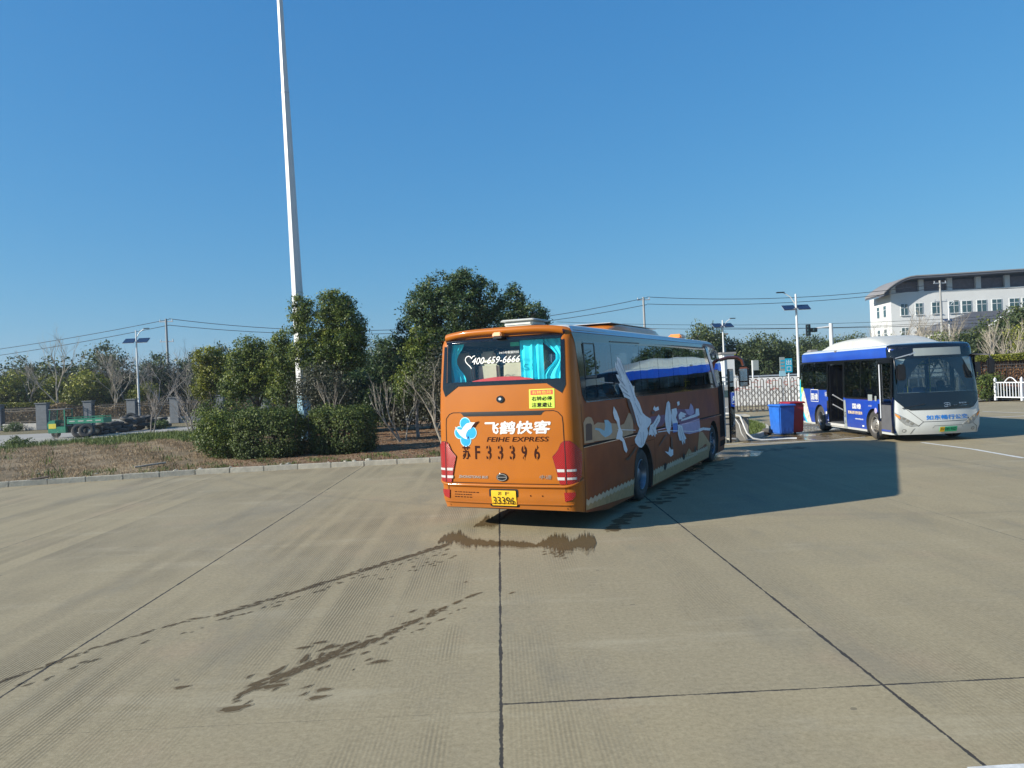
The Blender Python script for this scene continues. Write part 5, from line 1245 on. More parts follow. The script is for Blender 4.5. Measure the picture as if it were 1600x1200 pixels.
def limbs(mb, base, top_pts, r0, seed, n=7):
    """trunk that forks towards the lobes"""
    R = random.Random(seed); base = Vector(base)
    fork = base + (sum((Vector(t) for t in top_pts), Vector()) / len(top_pts) - base) * .42; fork.x = base.x + (fork.x - base.x) * .5
    mid = base.lerp(fork, .5) + Vector((R.uniform(-.08, .08), R.uniform(-.08, .08), 0))
    mb.tube([base - Vector((0, 0, .15)), base + Vector((0, 0, .12)), mid, fork], [r0 * 1.5, r0 * 1.08, r0 * .9, r0 * .75], n)
    for t in top_pts:
        t = Vector(t); m1 = fork.lerp(t, .45) + Vector((R.uniform(-.2, .2), R.uniform(-.2, .2), R.uniform(0, .25)))
        mb.tube([fork - Vector((0, 0, .1)), m1, t], [r0 * .62, r0 * .38, r0 * .12], 5)
        for _ in range(5):
            p = fork.lerp(t, R.uniform(.3, .9)); q = p + Vector((R.uniform(-1, 1), R.uniform(-1, 1), R.uniform(.1, 1))).normalized() * R.uniform(.4, 1.0) * (t - fork).length * .4
            mb.tube([p, p.lerp(q, .5) + Vector((0, 0, .04)), q], [r0 * .2, r0 * .13, r0 * .05], 4)
def leafy(name, loc, rz, lobes, n, size, mat, bark, r0, label, cat='tree', group=None, seed=1, **kw):
    root = empty(name, loc, rz, label, cat, group)
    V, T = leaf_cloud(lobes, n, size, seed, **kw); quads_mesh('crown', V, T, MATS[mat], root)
    mb = MB(); limbs(mb, (0, 0, 0), [(l[0] * .9, l[1] * .9, l[2] + l[5] * .35) for l in lobes[:6]], r0, seed); mb.build('trunk', MATS[bark], root, 60, fix=False)
    return root
def bare_branches(mb, p, d, ln, r, depth, R, spread=.55, up=.18, n=5):
    if depth == 0 or r < .0035: return
    segs = 3; pts = [Vector(p)]; dd = Vector(d)
    for i in range(segs):
        dd = (dd + Vector((R.gauss(0, .10), R.gauss(0, .10), R.gauss(0, .06) + up * .12))).normalized(); pts.append(pts[-1] + dd * ln / segs)
    mb.tube(pts, [r, r * .88, r * .76, r * .62], max(3, n if depth > 2 else 3), cap=False)
    k = 3 if depth > 2 else 4
    for i in range(k):
        t = R.uniform(.35, 1.0) if i else 1.0; q = pts[0].lerp(pts[-1], t) if t < 1 else pts[-1]
        if t < 1: j = min(segs - 1, int(t * segs)); q = pts[j].lerp(pts[j + 1], t * segs - j)
        a = dd.orthogonal().normalized(); a.rotate(Matrix.Rotation(R.uniform(0, 2 * PI), 3, dd))
        nd = (dd + a * R.uniform(.35, 1.1) * spread + Vector((0, 0, up))).normalized()
        bare_branches(mb, q, nd, ln * R.uniform(.55, .82), r * (.62 if i == 0 else .48) * R.uniform(.85, 1.1), depth - 1, R, spread, up, n)
def bare_tree(name, loc, rz, h, r, label, bark='bark_pale', seed=1, stems=1, depth=5, group=None, lean=(0, 0), spread=.55, cat='bare tree'):
    root = empty(name, loc, rz, label, cat, group); R = random.Random(seed)
    mb = MB()
    for s in range(stems):
        d = Vector((lean[0] + (R.uniform(-.35, .35) if stems > 1 else 0), lean[1] + (R.uniform(-.3, .3) if stems > 1 else 0), 1)).normalized()
        bare_branches(mb, (R.uniform(-.05, .05) * (stems - 1), 0, -.1), d, h * .36, r * R.uniform(.75, 1.1), depth, R, spread)
    mb.build('trunk', MATS[bark], root, 60, fix=False)
    return root
def gz(px, py, z=0): p = gnd(px, py, z); return (p.x, p.y, z)

# ---- hero trees behind the kerb
def H(px, D): return at(px, 600, D).x
def PL(px0, D, *l):
    """lobes given as seen: (px, py, rx, ry[, depth]) -> metres round the foot at px0"""
    k = F_PX / D; return [((a - px0) / k, (q[0] if q else 0), at(a, b, D).z - .2, c / k, c / k * .9, d / k) for a, b, c, d, *q in l]
leafy('broadleaf_tree', (H(522, 31), 31, .2), 0,
      PL(522, 31, (530, 478, 27, 24), (548, 505, 25, 24), (513, 508, 22, 24), (537, 535, 32, 24), (562, 525, 17, 20), (512, 548, 26, 20), (548, 560, 26, 18), (530, 468, 15, 14), (478, 482, 17, 20), (470, 506, 14, 18), (486, 520, 17, 20), (478, 550, 22, 22), (500, 570, 24, 18)),
      36000, .095, 'leaf_camphor', 'bark_dark', .11, 'tall twin topped evergreen tree standing against the white mast', seed=3, clump=.19, shell=.8, per=34)
leafy('broadleaf_tree', (H(712, 32), 32, .2), 0,
      PL(712, 32, (735, 447, 30, 24), (700, 455, 32, 26), (762, 470, 28, 30), (672, 478, 30, 32), (715, 490, 55, 38), (765, 510, 28, 35), (660, 520, 34, 38), (700, 545, 60, 40), (650, 560, 28, 34), (735, 434, 12, 12), (668, 458, 14, 14), (740, 580, 50, 40)),
      62000, .10, 'leaf_dark', 'bark_dark', .16, 'largest dark green tree rising behind the rear of the orange coach', seed=5, clump=.21, shell=.8, per=34)
leafy('broadleaf_tree', (H(650, 30.5), 30.5, .2), 0,
      PL(650, 30.5, (652, 560, 24, 30), (640, 600, 24, 26), (665, 590, 26, 30), (632, 618, 16, 16), (660, 530, 18, 22)),
      13000, .09, 'leaf_camphor', 'bark_grey', .07, 'lighter yellow green tree leaning out to the left of the largest dark tree', seed=8, clump=.18, per=30)
leafy('broadleaf_tree', (H(820, 35), 35, .2), 0,
      PL(820, 35, (812, 465, 18, 18), (800, 490, 26, 24), (835, 495, 24, 22), (852, 500, 13, 16), (820, 530, 40, 34), (811, 455, 9, 10)),
      20000, .10, 'leaf_dark', 'bark_dark', .12, 'dark tree peeping over the roof of the orange coach', seed=9, clump=.19, per=30)
leafy('broadleaf_tree', (H(402, 36), 36, .2), 0,
      PL(402, 36, (393, 545, 24, 20), (420, 560, 26, 24), (378, 570, 26, 26), (400, 590, 40, 28), (430, 595, 24, 28), (370, 605, 26, 22)),
      22000, .105, 'leaf_camphor', 'bark_dark', .10, 'mid green bushy tree behind the clipped hedges, left of the white mast', seed=12, clump=.20, per=30)
leafy('broadleaf_tree', (H(447, 35), 35, .2), 0,
      PL(447, 35, (446, 535, 17, 20), (440, 560, 22, 24), (455, 585, 22, 24), (440, 610, 22, 22)), 12000, .10, 'leaf_camphor', 'bark_dark', .08, 'narrow green tree just left of the white mast', seed=13, clump=.18, per=30)
leafy('broadleaf_tree', (H(332, 38), 38, .2), 0,
      PL(332, 38, (328, 556, 20, 12), (345, 562, 14, 12), (318, 575, 14, 12), (335, 590, 20, 16), (322, 610, 18, 14)), 9000, .11, 'leaf_yellow', 'bark_grey', .07, 'yellow green small tree farthest left in the planted verge', seed=14, clump=.18, shell=.9, per=30)
leafy('broadleaf_tree', (H(600, 40), 40, .2), 0,
      PL(600, 40, (600, 560, 30, 34), (575, 600, 36, 36), (625, 600, 30, 40), (600, 630, 40, 36), (618, 545, 20, 24)), 18000, .13, 'leaf_dark', 'bark_dark', .10, 'dark shaded tree filling the gap between the mast tree and the largest tree', seed=15, clump=.28)
leafy('broadleaf_tree', (H(545, 36), 36, .2), 0,
      PL(545, 36, (545, 600, 40, 30), (520, 630, 34, 30), (570, 630, 32, 30)), 13000, .12, 'leaf_dark', 'bark_dark', .10, 'low dark tree behind the right hand clipped hedge', seed=16, clump=.26)
leafy('understorey_shrub', (H(670, 36), 36, .15), 0,
      [(.0, 0, 1.4, 1.5, 1.0, 1.0), (-1.3, 0, 1.1, 1.0, .9, .8), (1.3, 0, 1.7, 1.3, .9, 1.2), (2.8, 0, 1.4, 1.4, .9, 1.2)], 15000, .13, 'leaf_dusty', 'bark_dark', .05, 'dusty olive shrubs in the gloom under the largest tree', 'shrub', seed=17, clump=.3)
leafy('understorey_shrub', (H(690, 28.5), 28.5, .2), 0,
      [(-.1, 0, 2.6, .85, .7, .9), (.7, 0, 2.2, .9, .7, .9), (-.5, 0, 1.9, .6, .6, .6)], 5200, .09, 'leaf_dusty', 'bark_pale', .05, 'thin leaved olive sapling just left of the orange coach', 'shrub', seed=18, clump=.36, per=14)
leafy('understorey_shrub', (H(500, 29), 29, .2), 0,
      [(.0, 0, 2.4, .8, .7, .8), (.55, 0, 2.0, .7, .7, .6), (-.6, 0, 2.1, .55, .6, .6)], 6000, .085, 'leaf_dusty', 'bark_pale', .045, 'dusty grey green bush between the mast foot and the twin topped tree', 'shrub', seed=19, clump=.33, per=16)
leafy('understorey_shrub', (H(350, 29), 29, .2), 0,
      [(.0, 0, 1.1, .9, .8, .85), (.6, 0, .8, .7, .7, .7), (-.6, 0, 1.2, .6, .6, .6)], 9500, .085, 'leaf_hedge', 'bark_grey', .05, 'loose green shrub behind the left end of the clipped hedges', 'shrub', seed=20, clump=.25)
leafy('round_shrub', (H(338, 26.2), 26.2, .15), 0,
      [(.0, 0, .75, .75, .7, .75), (-.25, 0, 1.1, .35, .4, .5), (.3, 0, .4, .5, .6, .5)], 12000, .075, 'leaf_camphor', 'bark_grey', .04, 'yellow tipped round shrub at the left end of the clipped hedges', 'shrub', seed=21, clump=.2, shell=.8)
# clipped hedges
def box_hedge(loc, sx, sy, sz, n, label, seed, rz=0):
    root = empty('clipped_hedge', loc, rz, label, 'hedge'); g = np.random.default_rng(seed)
    per = 16; nc = n // per
    c = g.uniform(-1, 1, (nc, 3)); ax = g.choice(3, nc, p=[.3, .42, .28]); sgn = g.choice([-1, 1], nc)
    face = g.random(nc) < .85
    for i in range(nc):
        if face[i]: c[i, ax[i]] = sgn[i] * g.uniform(.88, 1.0)
    sup = (np.abs(c) ** 2.8).sum(1) ** (1 / 2.8); c = c / np.maximum(sup, 1)[:, None]
    bulge = 1 + .05 * np.sin(c[:, 0] * 4 + seed) * np.cos(c[:, 2] * 3) + .04 * np.sin(c[:, 0] * 11 + c[:, 1] * 7)
    c[:, 2] = np.where(c[:, 2] < 0, -np.abs(c[:, 2]) ** .6, c[:, 2]); C_ = c * np.array([sx / 2, sy / 2, sz / 2]) * bulge[:, None] + np.array([0, 0, sz / 2])
    k = np.repeat(np.arange(nc), per); m_ = len(k); P = C_[k] + g.normal(size=(m_, 3)) * .075
    P[:, 2] = np.maximum(P[:, 2], .02)
    nr = c[k] ** 3 + g.normal(size=(m_, 3)) * .6 + np.array([0, 0, .3]); nr /= np.linalg.norm(nr, axis=1, keepdims=True)
    a = np.cross(nr, g.normal(size=(m_, 3))); a /= np.linalg.norm(a, axis=1, keepdims=True); b = np.cross(nr, a); s = .07 * g.uniform(.6, 1.3, m_)
    A = a * (s * .5)[:, None]; B = b * (s * .3)[:, None]
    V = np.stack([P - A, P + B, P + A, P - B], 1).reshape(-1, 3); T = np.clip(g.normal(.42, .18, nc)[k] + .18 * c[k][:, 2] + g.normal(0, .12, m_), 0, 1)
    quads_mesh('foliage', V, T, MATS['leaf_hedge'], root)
    mb = MB(); R = random.Random(seed)
    for _ in range(46):
        x, y = R.uniform(-.42, .42) * sx, R.uniform(-.4, .4) * sy; mb.tube([(x * .7, y * .7, -.1), (x, y, sz * .5), (x * 1.05 + R.uniform(-.1, .1), y * 1.05, sz * .9)], [.02, .014, .006], 4)
    mb.build('stems', MATS['bark_dark'], root, None, fix=False)
box_hedge((H(418, 26), 26.0, .12), 2.32, 1.9, 1.66, 30000, 'left hand clipped dark green hedge block beside the kerb', 31, .1)
box_hedge((H(526, 26), 26.5, .12), 2.25, 1.9, 1.62, 28000, 'right hand clipped dark green hedge block beside the kerb', 32, -.05)
# bare saplings
bare_tree('bare_sapling', gz(632, 693, .2), 0, 3.0, .045, 'pale bare sapling leaning left in front of the dark trees', seed=41, stems=3, lean=(-.35, .1), depth=5, spread=.35)
bare_tree('bare_sapling', gz(694, 702, .2), 0, 3.4, .055, 'pale forked bare sapling at the left rear corner of the coach', seed=43, lean=(-.30, .05), depth=5, spread=.7)
bare_tree('bare_sapling', (H(512, 28), 28, .2), 0, 3.1, .045, 'slim bare sapling growing behind the gap between the two hedges', seed=44, lean=(-.1, .05), depth=5, spread=.45)
bare_tree('bare_sapling', gz(92, 697, .1), 1.0, 1.1, .030, 'little spreading bare shrub at the edge of the back road', seed=45, lean=(.0, .0), depth=5, spread=1.3, cat='bare shrub')
bare_tree('bare_sapling', (H(232, 44), 44, 0), 0, 3.6, .05, 'bare sapling between the tyres and the grey pillars', 'bark_grey', seed=46, stems=3, depth=5)
bare_tree('bare_sapling', (H(300, 42), 42, 0), 0, 3.4, .05, 'many stemmed bare sapling left of the loose shrub', 'bark_grey', seed=47, stems=4, depth=5)

# ---- trees beyond the left fence
protoA = leafy('roadside_tree', (H(165, 76), 76, 0), .3, [(0, 0, 5.4, 2.0, 1.8, 1.9), (1.1, 0, 4.3, 1.7, 1.6, 1.6), (-1.2, .2, 4.0, 1.7, 1.6, 1.7), (0, 0, 3.0, 2.3, 2, 1.4), (.2, 0, 6.6, 1.0, 1, .9)], 8500, .27, 'leaf_far', 'bark_grey', .14, '', group='trees beyond the left fence', seed=51, clump=.6)
protoB = leafy('roadside_tree', (H(430, 74), 74, 0), .3, [(0, 0, 4.3, 1.9, 1.7, 1.5), (1.0, 0, 3.2, 1.6, 1.5, 1.5), (-1.0, 0, 3.4, 1.6, 1.5, 1.5), (.2, .2, 2.2, 2.1, 1.8, 1.3)], 7500, .27, 'leaf_far', 'bark_grey', .12, '', group='trees beyond the left fence', seed=53, clump=.6)
protoC = leafy('roadside_tree', (H(20, 72), 72, 0), .3, [(0, 0, 3.8, 1.9, 1.7, 1.2), (1.2, 0, 3.0, 1.3, 1.2, 1.0), (-1.2, 0, 2.9, 1.3, 1.2, 1.1)], 5200, .25, 'leaf_yellow', 'bark_grey', .10, '', group='trees beyond the left fence', seed=55, clump=.5, shell=.8)
bareA = bare_tree('bare_roadside_tree', (H(92, 69.5), 69.5, 0), 0, 9.0, .14, '', seed=61, depth=6, group='bare trees beyond the left fence', lean=(-.1, 0), spread=.5)
bareB = bare_tree('bare_roadside_tree', (H(177, 69.5), 69.5, 0), 0, 7.6, .11, '', seed=62, depth=6, stems=2, group='bare trees beyond the left fence', spread=.8)
bareC = bare_tree('bare_roadside_tree', (H(255, 70), 70, 0), 0, 6.2, .09, '', 'bark_grey', seed=63, depth=6, stems=2, group='bare trees beyond the left fence', spread=.95)
ORD = 'first second third fourth fifth sixth seventh eighth ninth tenth eleventh twelfth thirteenth fourteenth fifteenth sixteenth seventeenth eighteenth nineteenth twentieth'.split()
def row(protos, group, word, specs, tail):
    specs = sorted(specs, key=lambda s: s[0])
    used = set()
    for i, (px, D, k, scl, rz) in enumerate(specs):
        lab = f'{ORD[i]} {word} from the left {tail}'; loc = (H(px, D), D, 0); p = protos[k]
        if k not in used:
            used.add(k); p['label'] = lab; p.location = loc; p.rotation_euler = (0, 0, rz); p.scale = scl if isinstance(scl, tuple) else (scl,) * 3
            pending.append(p)
        else: dup(p, loc, rz, lab, group, scl if isinstance(scl, tuple) else (scl,) * 3)
pending = []
row([protoA, protoB], 'trees beyond the left fence', 'green tree', [(-60, 78, 1, 1.15, 1), (40, 80, 1, 1.2, 2), (98, 77, 1, 1.15, .5), (165, 76, 0, 1.02, .3), (212, 84, 1, 1.0, 4), (250, 78, 0, .88, 2.2), (300, 80, 1, 1.15, 5), (350, 78, 0, .95, 3.3), (410, 76, 1, 1.2, 1.3), (470, 80, 0, .9, 4.4), (540, 78, 1, 1.25, 2.4), (600, 82, 0, .95, 5.2), (650, 78, 1, 1.2, .9)], 'in the row beyond the left fence')
row([protoC], 'yellowish trees beyond the left fence', 'yellow green tree', [(20, 72, 0, 1.0, .3), (78, 73, 0, .9, 2.2), (140, 72, 0, .95, 4.1), (225, 73, 0, .7, 1.2), (330, 72, 0, .85, 3.0)], 'in the row beyond the left fence')
row([bareA, bareB, bareC], 'bare trees beyond the left fence', 'bare tree', [(-20, 71, 1, .9, 1.0), (52, 72, 2, 1.2, 2.2), (92, 69.5, 0, 1.0, .0), (128, 74, 2, 1.1, 3.3), (177, 69.5, 1, 1.0, .0), (205, 74, 2, 1.25, 1.1), (255, 70, 2, 1.1, .0), (285, 86, 0, .95, 2.5), (303, 72, 1, .85, 5), (350, 84, 0, .9, 4.4), (420, 84, 1, 1.1, .6), (470, 72, 2, 1.0, 1.9), (560, 82, 0, .85, 3.9), (610, 80, 1, 1.1, 2.9), (640, 84, 0, .9, 1.2)], 'in the row beyond the left fence')
# far wood of bare twigs that closes the view
def far_wood(name, x0, x1, y0, y1, n, h, seed, label, mat='twig_mauve', hump=1.0):
    R = random.Random(seed); mb = MB()
    for _ in range(n):
        x, y = R.uniform(x0, x1), R.uniform(y0, y1); hh = h * R.uniform(.6, 1.1) * (1 + .18 * math.sin(x * .13 + seed) * hump)
        base = Vector((x, y, 0)); top = base + Vector((R.uniform(-.5, .5), 0, hh * .45))
        mb.tube([base, top], [.09, .06], 3, cap=False)
        for _ in range(16):
            p = base.lerp(top, R.uniform(.35, 1)); d = Vector((R.gauss(0, .5), R.gauss(0, .5), R.uniform(.5, 1.3))).normalized(); q = p + d * hh * R.uniform(.25, .55)
            mb.tube([p, q], [.035, .012], 3, cap=False)
            for _ in range(5):
                a = p.lerp(q, R.uniform(.3, 1)); d2 = (d + Vector((R.gauss(0, .5), R.gauss(0, .5), R.gauss(0, .3)))).normalized()
                mb.tube([a, a + d2 * hh * R.uniform(.08, .22)], [.018, .008], 3, cap=False)
    o = mb.build(name, MATS[mat], None, None, fix=False); o['kind'] = 'stuff'; o['label'] = label
far_wood('far_bare_wood', -110, -8, 92, 118, 230, 7.2, 71, 'mauve grey mass of bare twigs behind the roadside trees')
far_wood('far_bare_wood', 20, 110, 120, 150, 150, 5.2, 72, 'distant low bare wood behind the public road')
def foliage_mass(name, boxes, n, size, mat, seed, label, kind='stuff', cat=None):
    g = np.random.default_rng(seed); Vs = []; Ts = []
    for (x0, y0, x1, y1, w, h, z0, share) in boxes:
        m_ = int(n * share); t = g.random(m_); off = g.uniform(-w / 2, w / 2, m_); d = np.array([x1 - x0, y1 - y0]); ln = np.linalg.norm(d); d = d / ln; nn = np.array([-d[1], d[0]])
        s_ = t * ln; hh = h * (1 + .12 * np.sin(s_ * .9 + seed) + .08 * np.sin(s_ * 2.3))
        z = z0 + hh * g.random(m_) ** .7
        P = np.stack([x0 + d[0] * s_ + nn[0] * off, y0 + d[1] * s_ + nn[1] * off, z], 1)
        nr = g.normal(size=(m_, 3)) + np.array([0, -.4, .5]); nr /= np.linalg.norm(nr, axis=1, keepdims=True)
        a = np.cross(nr, g.normal(size=(m_, 3))); a /= np.linalg.norm(a, axis=1, keepdims=True); b = np.cross(nr, a); s = size * g.uniform(.6, 1.4, m_)
        A = a * (s * .5)[:, None]; B = b * (s * .32)[:, None]
        Vs.append(np.stack([P - A, P + B, P + A, P - B], 1).reshape(-1, 3)); Ts.append(np.clip(.45 + .25 * np.sin(s_ * 1.7 + z * 2) + g.normal(0, .18, m_), 0, 1))
    o = quads_mesh(name, np.concatenate(Vs), np.concatenate(Ts), MATS[mat]); o['label'] = label
    if kind: o['kind'] = kind
    if cat: o['category'] = cat
    return o
foliage_mass('undergrowth', [(-75, 86, 0, 84, 5, 3.6, 0, 1.0)], 26000, .32, 'leaf_far', 81, 'dark undergrowth closing the foot of the roadside trees')
foliage_mass('undergrowth', [(-16, 46, 8, 50, 4, 2.6, 0, .7), (-15, 40, -9, 41, 2, 1.2, .1, .3)], 22000, .17, 'leaf_dark', 82, 'dark undergrowth deep behind the planted verge')
foliage_mass('reed_hedge', [(-55, 68.5, -3, 71.0, .8, 1.65, .2, 1.0)], 26000, .16, 'leaf_reed', 83, 'dry brown reedy hedge standing behind the iron fence', None, 'hedge')
foliage_mass('clipped_long_hedge', [(-55, 70.5, -41.5, 71.0, .9, .5, 1.9, 1.0)], 6000, .10, 'leaf_yellow', 84, 'flat topped yellow green hedge behind the leftmost fence bay', None, 'hedge')

# ---- grass and weeds on the verge
def blades(name, n, fn, hmin, hmax, w, mat, seed, label, lean=.6):
    g = np.random.default_rng(seed); P = fn(g, n); m_ = len(P)
    a = g.uniform(0, 2 * PI, m_); h = g.uniform(hmin, hmax, m_); d = np.stack([np.cos(a), np.sin(a), np.zeros(m_)], 1)
    la = g.uniform(0, 2 * PI, m_); ll = g.uniform(0, lean, m_); top = P + np.stack([np.cos(la) * ll * h, np.sin(la) * ll * h, h], 1)
    ww = w * g.uniform(.6, 1.4, m_)[:, None]
    V = np.stack([P - d * ww / 2, P + d * ww / 2, top + d * ww * .12, top - d * ww * .12], 1).reshape(-1, 3)
    o = quads_mesh(name, V, np.clip(.5 + .28 * vnoise(P[:, 0], P[:, 1], 1.3) + .25 * vnoise(P[:, 0] * .6, P[:, 1] * 2.2, 2.9, 3) + g.normal(0, .14, m_), 0, 1), MATS[mat]); o['kind'] = 'stuff'; o['label'] = label
    return o
kx = np.array([p[0] for p in KERB]); ky = np.array([p[1] for p in KERB])
def vz(x, y):
    dd = y - np.interp(x, kx, ky) - .16
    return .12 + .05 * vnoise(x, y, .9, 1.3) * np.clip(dd, 0, 1) + .22 * (1 - np.exp(-np.maximum(0, dd) / 4.5)) - .10 * np.clip((y - 31) / 12, 0, 1)
def on_verge(x0, x1, y1f, mask):
    def f(g, n):
        x = g.uniform(x0, x1, n); yk = np.interp(x, kx, ky) + .2; y = yk + (y1f(x) - yk) * g.random(n) ** 1.1
        k = mask(x, y, g); x, y = x[k], y[k]; return np.stack([x, y, vz(x, y) - .01], 1)
    return f
yl = lambda x: np.interp(x, [-60, -40, -26, -23.5, -21, -10.3], [12, 21.5, 29.5, 36, 44, 44])
blades('dry_grass', 110000, on_verge(-26, -9.0, yl, lambda x, y, g: (vnoise(x, y, 1.1, 2) + .5 * vnoise(x, y * 2.2, 2.7, 4) + g.normal(0, .3, len(x)) > -.15) & (y < 37)), .03, .11, .018, 'grass_dry', 91, 'dry tan grass over the verge behind the kerb', 1.6)
blades('green_weeds', 60000, on_verge(-27, -9.0, yl, lambda x, y, g: (vnoise(x, y, .8, 5) + g.normal(0, .25, len(x)) + np.clip((y - 33) / 4, 0, 1) * 1.5 + np.clip((-22.2 - x) / 1.5, 0, 1) * 1.6 > .95)), .06, .26, .035, 'grass_green', 92, 'green weeds along the far edge of the verge', .8)
blades('leaf_litter', 60000, on_verge(-9.2, 7, lambda x: np.full_like(x, 37.0), lambda x, y, g: g.random(len(x)) < .9), .004, .03, .07, 'leaf_brown', 93, 'brown fallen leaves under the trees behind the kerb', 2.5)
blades('verge_weeds', 9000, on_verge(-14, 3, lambda x: np.interp(x, kx, ky) + 1.6, lambda x, y, g: vnoise(x, y, 2.0, 7) + g.normal(0, .2, len(x)) > .25), .03, .12, .02, 'grass_green', 94, 'sparse green tufts just behind the kerb', .9)
def lawn(g, n):
    x = g.uniform(7.2, 10.8, n); y = g.uniform(26.4, 41, n); k = (y > np.interp(x, [7.2, 8.7, 9.6, 10.3, 10.8], [26.2, 27.6, 29.3, 31.4, 34])); return np.stack([x[k], y[k], np.full(k.sum(), .115)], 1)
blades('lawn_grass', 26000, lawn, .03, .10, .02, 'grass_green', 95, 'short rough lawn on the little island before the sliding gate', .9)
def weedy_clumps():
    R = random.Random(6)
    for i, (px, py, s, lab) in enumerate(((30, 700, 1.0, 'spiky green weed clump nearest the left edge of the photo'), (175, 672, 1.1, 'leafy green weed clump in front of the old tyres'), (250, 668, .9, 'leafy green weed clump right of the old tyres'), (20, 672, 1.2, 'low dark shrub against the wall at the far left'))):
        p = gnd(px, py, .1)
        leafy('weed_clump', (p.x, p.y, .05), R.uniform(0, 6), [(0, 0, .28, .9 * s, .5, .32 * s), (.6 * s, 0, .2, .6 * s, .4, .25 * s)], 2200, .10, 'grass_green', 'bark_dark', .01, lab, 'weeds', seed=100 + i, clump=.16)
weedy_clumps()
# ------------------------------------------------------------------ the tall white mast
def mast():
    D = 32.0; x = H(474.5, D); root = empty('lighting_mast', (x, D, .15), 0, 'very tall white tapering mast rising out of the hedges', 'mast')
    root.rotation_euler = (0, -.0150, 0); Ht = 27.0; r0, k = .285, .0085
    def seg(z0, z1, name, mat, extra=0.0):
        mb = MB(); a = r0 - k * z0 + extra; b = r0 - k * z1 + extra
        mb.tube([(0, 0, z0), (0, 0, z1)], [a, b], 8); return mb.build(name, MATS[mat], root, 20)
    seg(0, 2.0, 'painted_foot', 'pole_blue_paint', .004)
    for (a, b) in ((2.0, 6.3), (6.3, 14.6), (14.6, Ht)): seg(a, b + .0, 'pole_section', 'white_pole_paint', .006 * (b - 14) / 10 * -1)
    mb = MB()
    for z in (6.3, 14.6): mb.tube([(0, 0, z - .01), (0, 0, z + .02)], [r0 - k * z + .012] * 2, 8)
    mb.build('joint_ring', MATS['galvanised'], root)
    mb = MB(); mb.box((-.03, -r0 - .002, 1.15), (.2, .03, .5)); mb.build('access_door', MATS['pole_blue_paint'], root, 30, bevel=.006)
    mb = MB(); mb.lathe([(.35, 0), (.9, .05), (.9, .12), (.35, .18)], (0, 0, Ht - .4), 'Z', 20)
    for i in range(6):
        a = PI * i / 3; mb.box((1.1 * math.cos(a), 1.1 * math.sin(a), Ht - .42), (.5, .38, .16), a)
    mb.build('lamp_ring', MATS['galvanised'], root)
mast()
# ------------------------------------------------------------------ solar lamps, utility poles, wires
def solar_lamp(px, D, top_py, panel_py, label, s=1.0, rz=0.0, arm=1):
    x = H(px, D); zt = at(px, top_py, D).z; zp = at(px, panel_py, D).z
    root = empty('solar_street_lamp', (x, D, 0), rz, label, 'street lamp', 'solar street lamps')
    mb = MB(); mb.tube([(0, 0, 0), (0, 0, zt)], [.11, .055], 10); mb.lathe([(.001, .0), (.2, 0), (.2, .03), (.11, .1)], (0, 0, 0), 'Z', 10); mb.build('pole', MATS['white_pole_paint'], root, 40)
    for q in (-1, 1):
        f = MB(); c = Vector((q * .62 * s, 0, zp)); tilt = .55
        u = Vector((1, 0, 0)) * .52 * s; v = Vector((0, math.cos(tilt), math.sin(tilt))) * .42 * s; n_ = u.cross(v).normalized() * .02
        vs = [c + i * u + j * v + k_ * n_ for k_ in (-1, 1) for i, j in ((-1, -1), (1, -1), (1, 1), (-1, 1))]
        f.add(vs, [(3, 2, 1, 0), (4, 5, 6, 7), (0, 1, 5, 4), (1, 2, 6, 5), (2, 3, 7, 6), (3, 0, 4, 7)]); pn = f.build('solar_panel', MATS['solar_cell'], root)
        g_ = MB()
        for i in (-1, -.33, .33, 1): g_.bar(c + i * u * .99 - v - n_ * 1.6, c + i * u * .99 + v - n_ * 1.6, .025)
        for j in (-1, 1): g_.bar(c - u + j * v * .99 - n_ * 1.6, c + u + j * v * .99 - n_ * 1.6, .025)
        g_.build('panel_frame', MATS['galvanised'], pn)
    mb = MB(); mb.bar((-.9 * s, .04, zp), (.9 * s, .04, zp), .05); mb.tube([(0, 0, zt - .7), (arm * .35, 0, zt - .15), (arm * .75, 0, zt + .1)], [.035, .03, .03], 6); ar = mb.build('lamp_arm', MATS['white_pole_paint'], root)
    mb = MB(); mb.box((arm * .95, 0, zt + .13), (.5, .16, .07)); mb.build('lamp_head', MATS['black_plastic'], ar, 30, bevel=.015)
    return root
solar_lamp(1249, 48, 459, 480, 'white solar street lamp rising just behind the rear of the blue bus', .72, 0, -1)
solar_lamp(1133, 66, 500, 508, 'small solar street lamp among trees above the front of the orange coach', .8, .2)
solar_lamp(216, 68, 516, 532, 'white solar street lamp in the row of trees at the left', .95, 0)
solar_lamp(1487, 80, 472, 500, 'slim street lamp in front of the white building', .55, .2)
def util_pole(px, D, top_py, label, arms=2):
    x = H(px, D); zt = at(px, top_py, D).z; root = empty('utility_pole', (x, D, 0), 0, label, 'utility pole')
    mb = MB(); mb.tube([(0, 0, 0), (0, 0, zt)], [.2, .13], 8); mb.build('pole', MATS['pole_concrete'], root, 40)
    for k in range(arms):
        mb = MB(); mb.bar((-.85, 0, zt - .35 - 2.5 * k), (.85, 0, zt - .35 - 2.5 * k), .12)
        for q in (-.75, 0, .75): mb.tube([(q, 0, zt - .3 - 2.5 * k), (q, 0, zt - .05 - 2.5 * k)], .06, 6)
        mb.build('crossarm', MATS['galvanised'], root)
    return (x, D, zt)
P1 = util_pole(264, 96, 498, 'grey utility pole left of centre, behind the bare trees')
P2 = util_pole(1011, 100, 464, 'grey utility pole seen over the roof of the orange coach', 1)
P3 = util_pole(1475, 104, 438, 'tall grey utility pole in front of the white building')
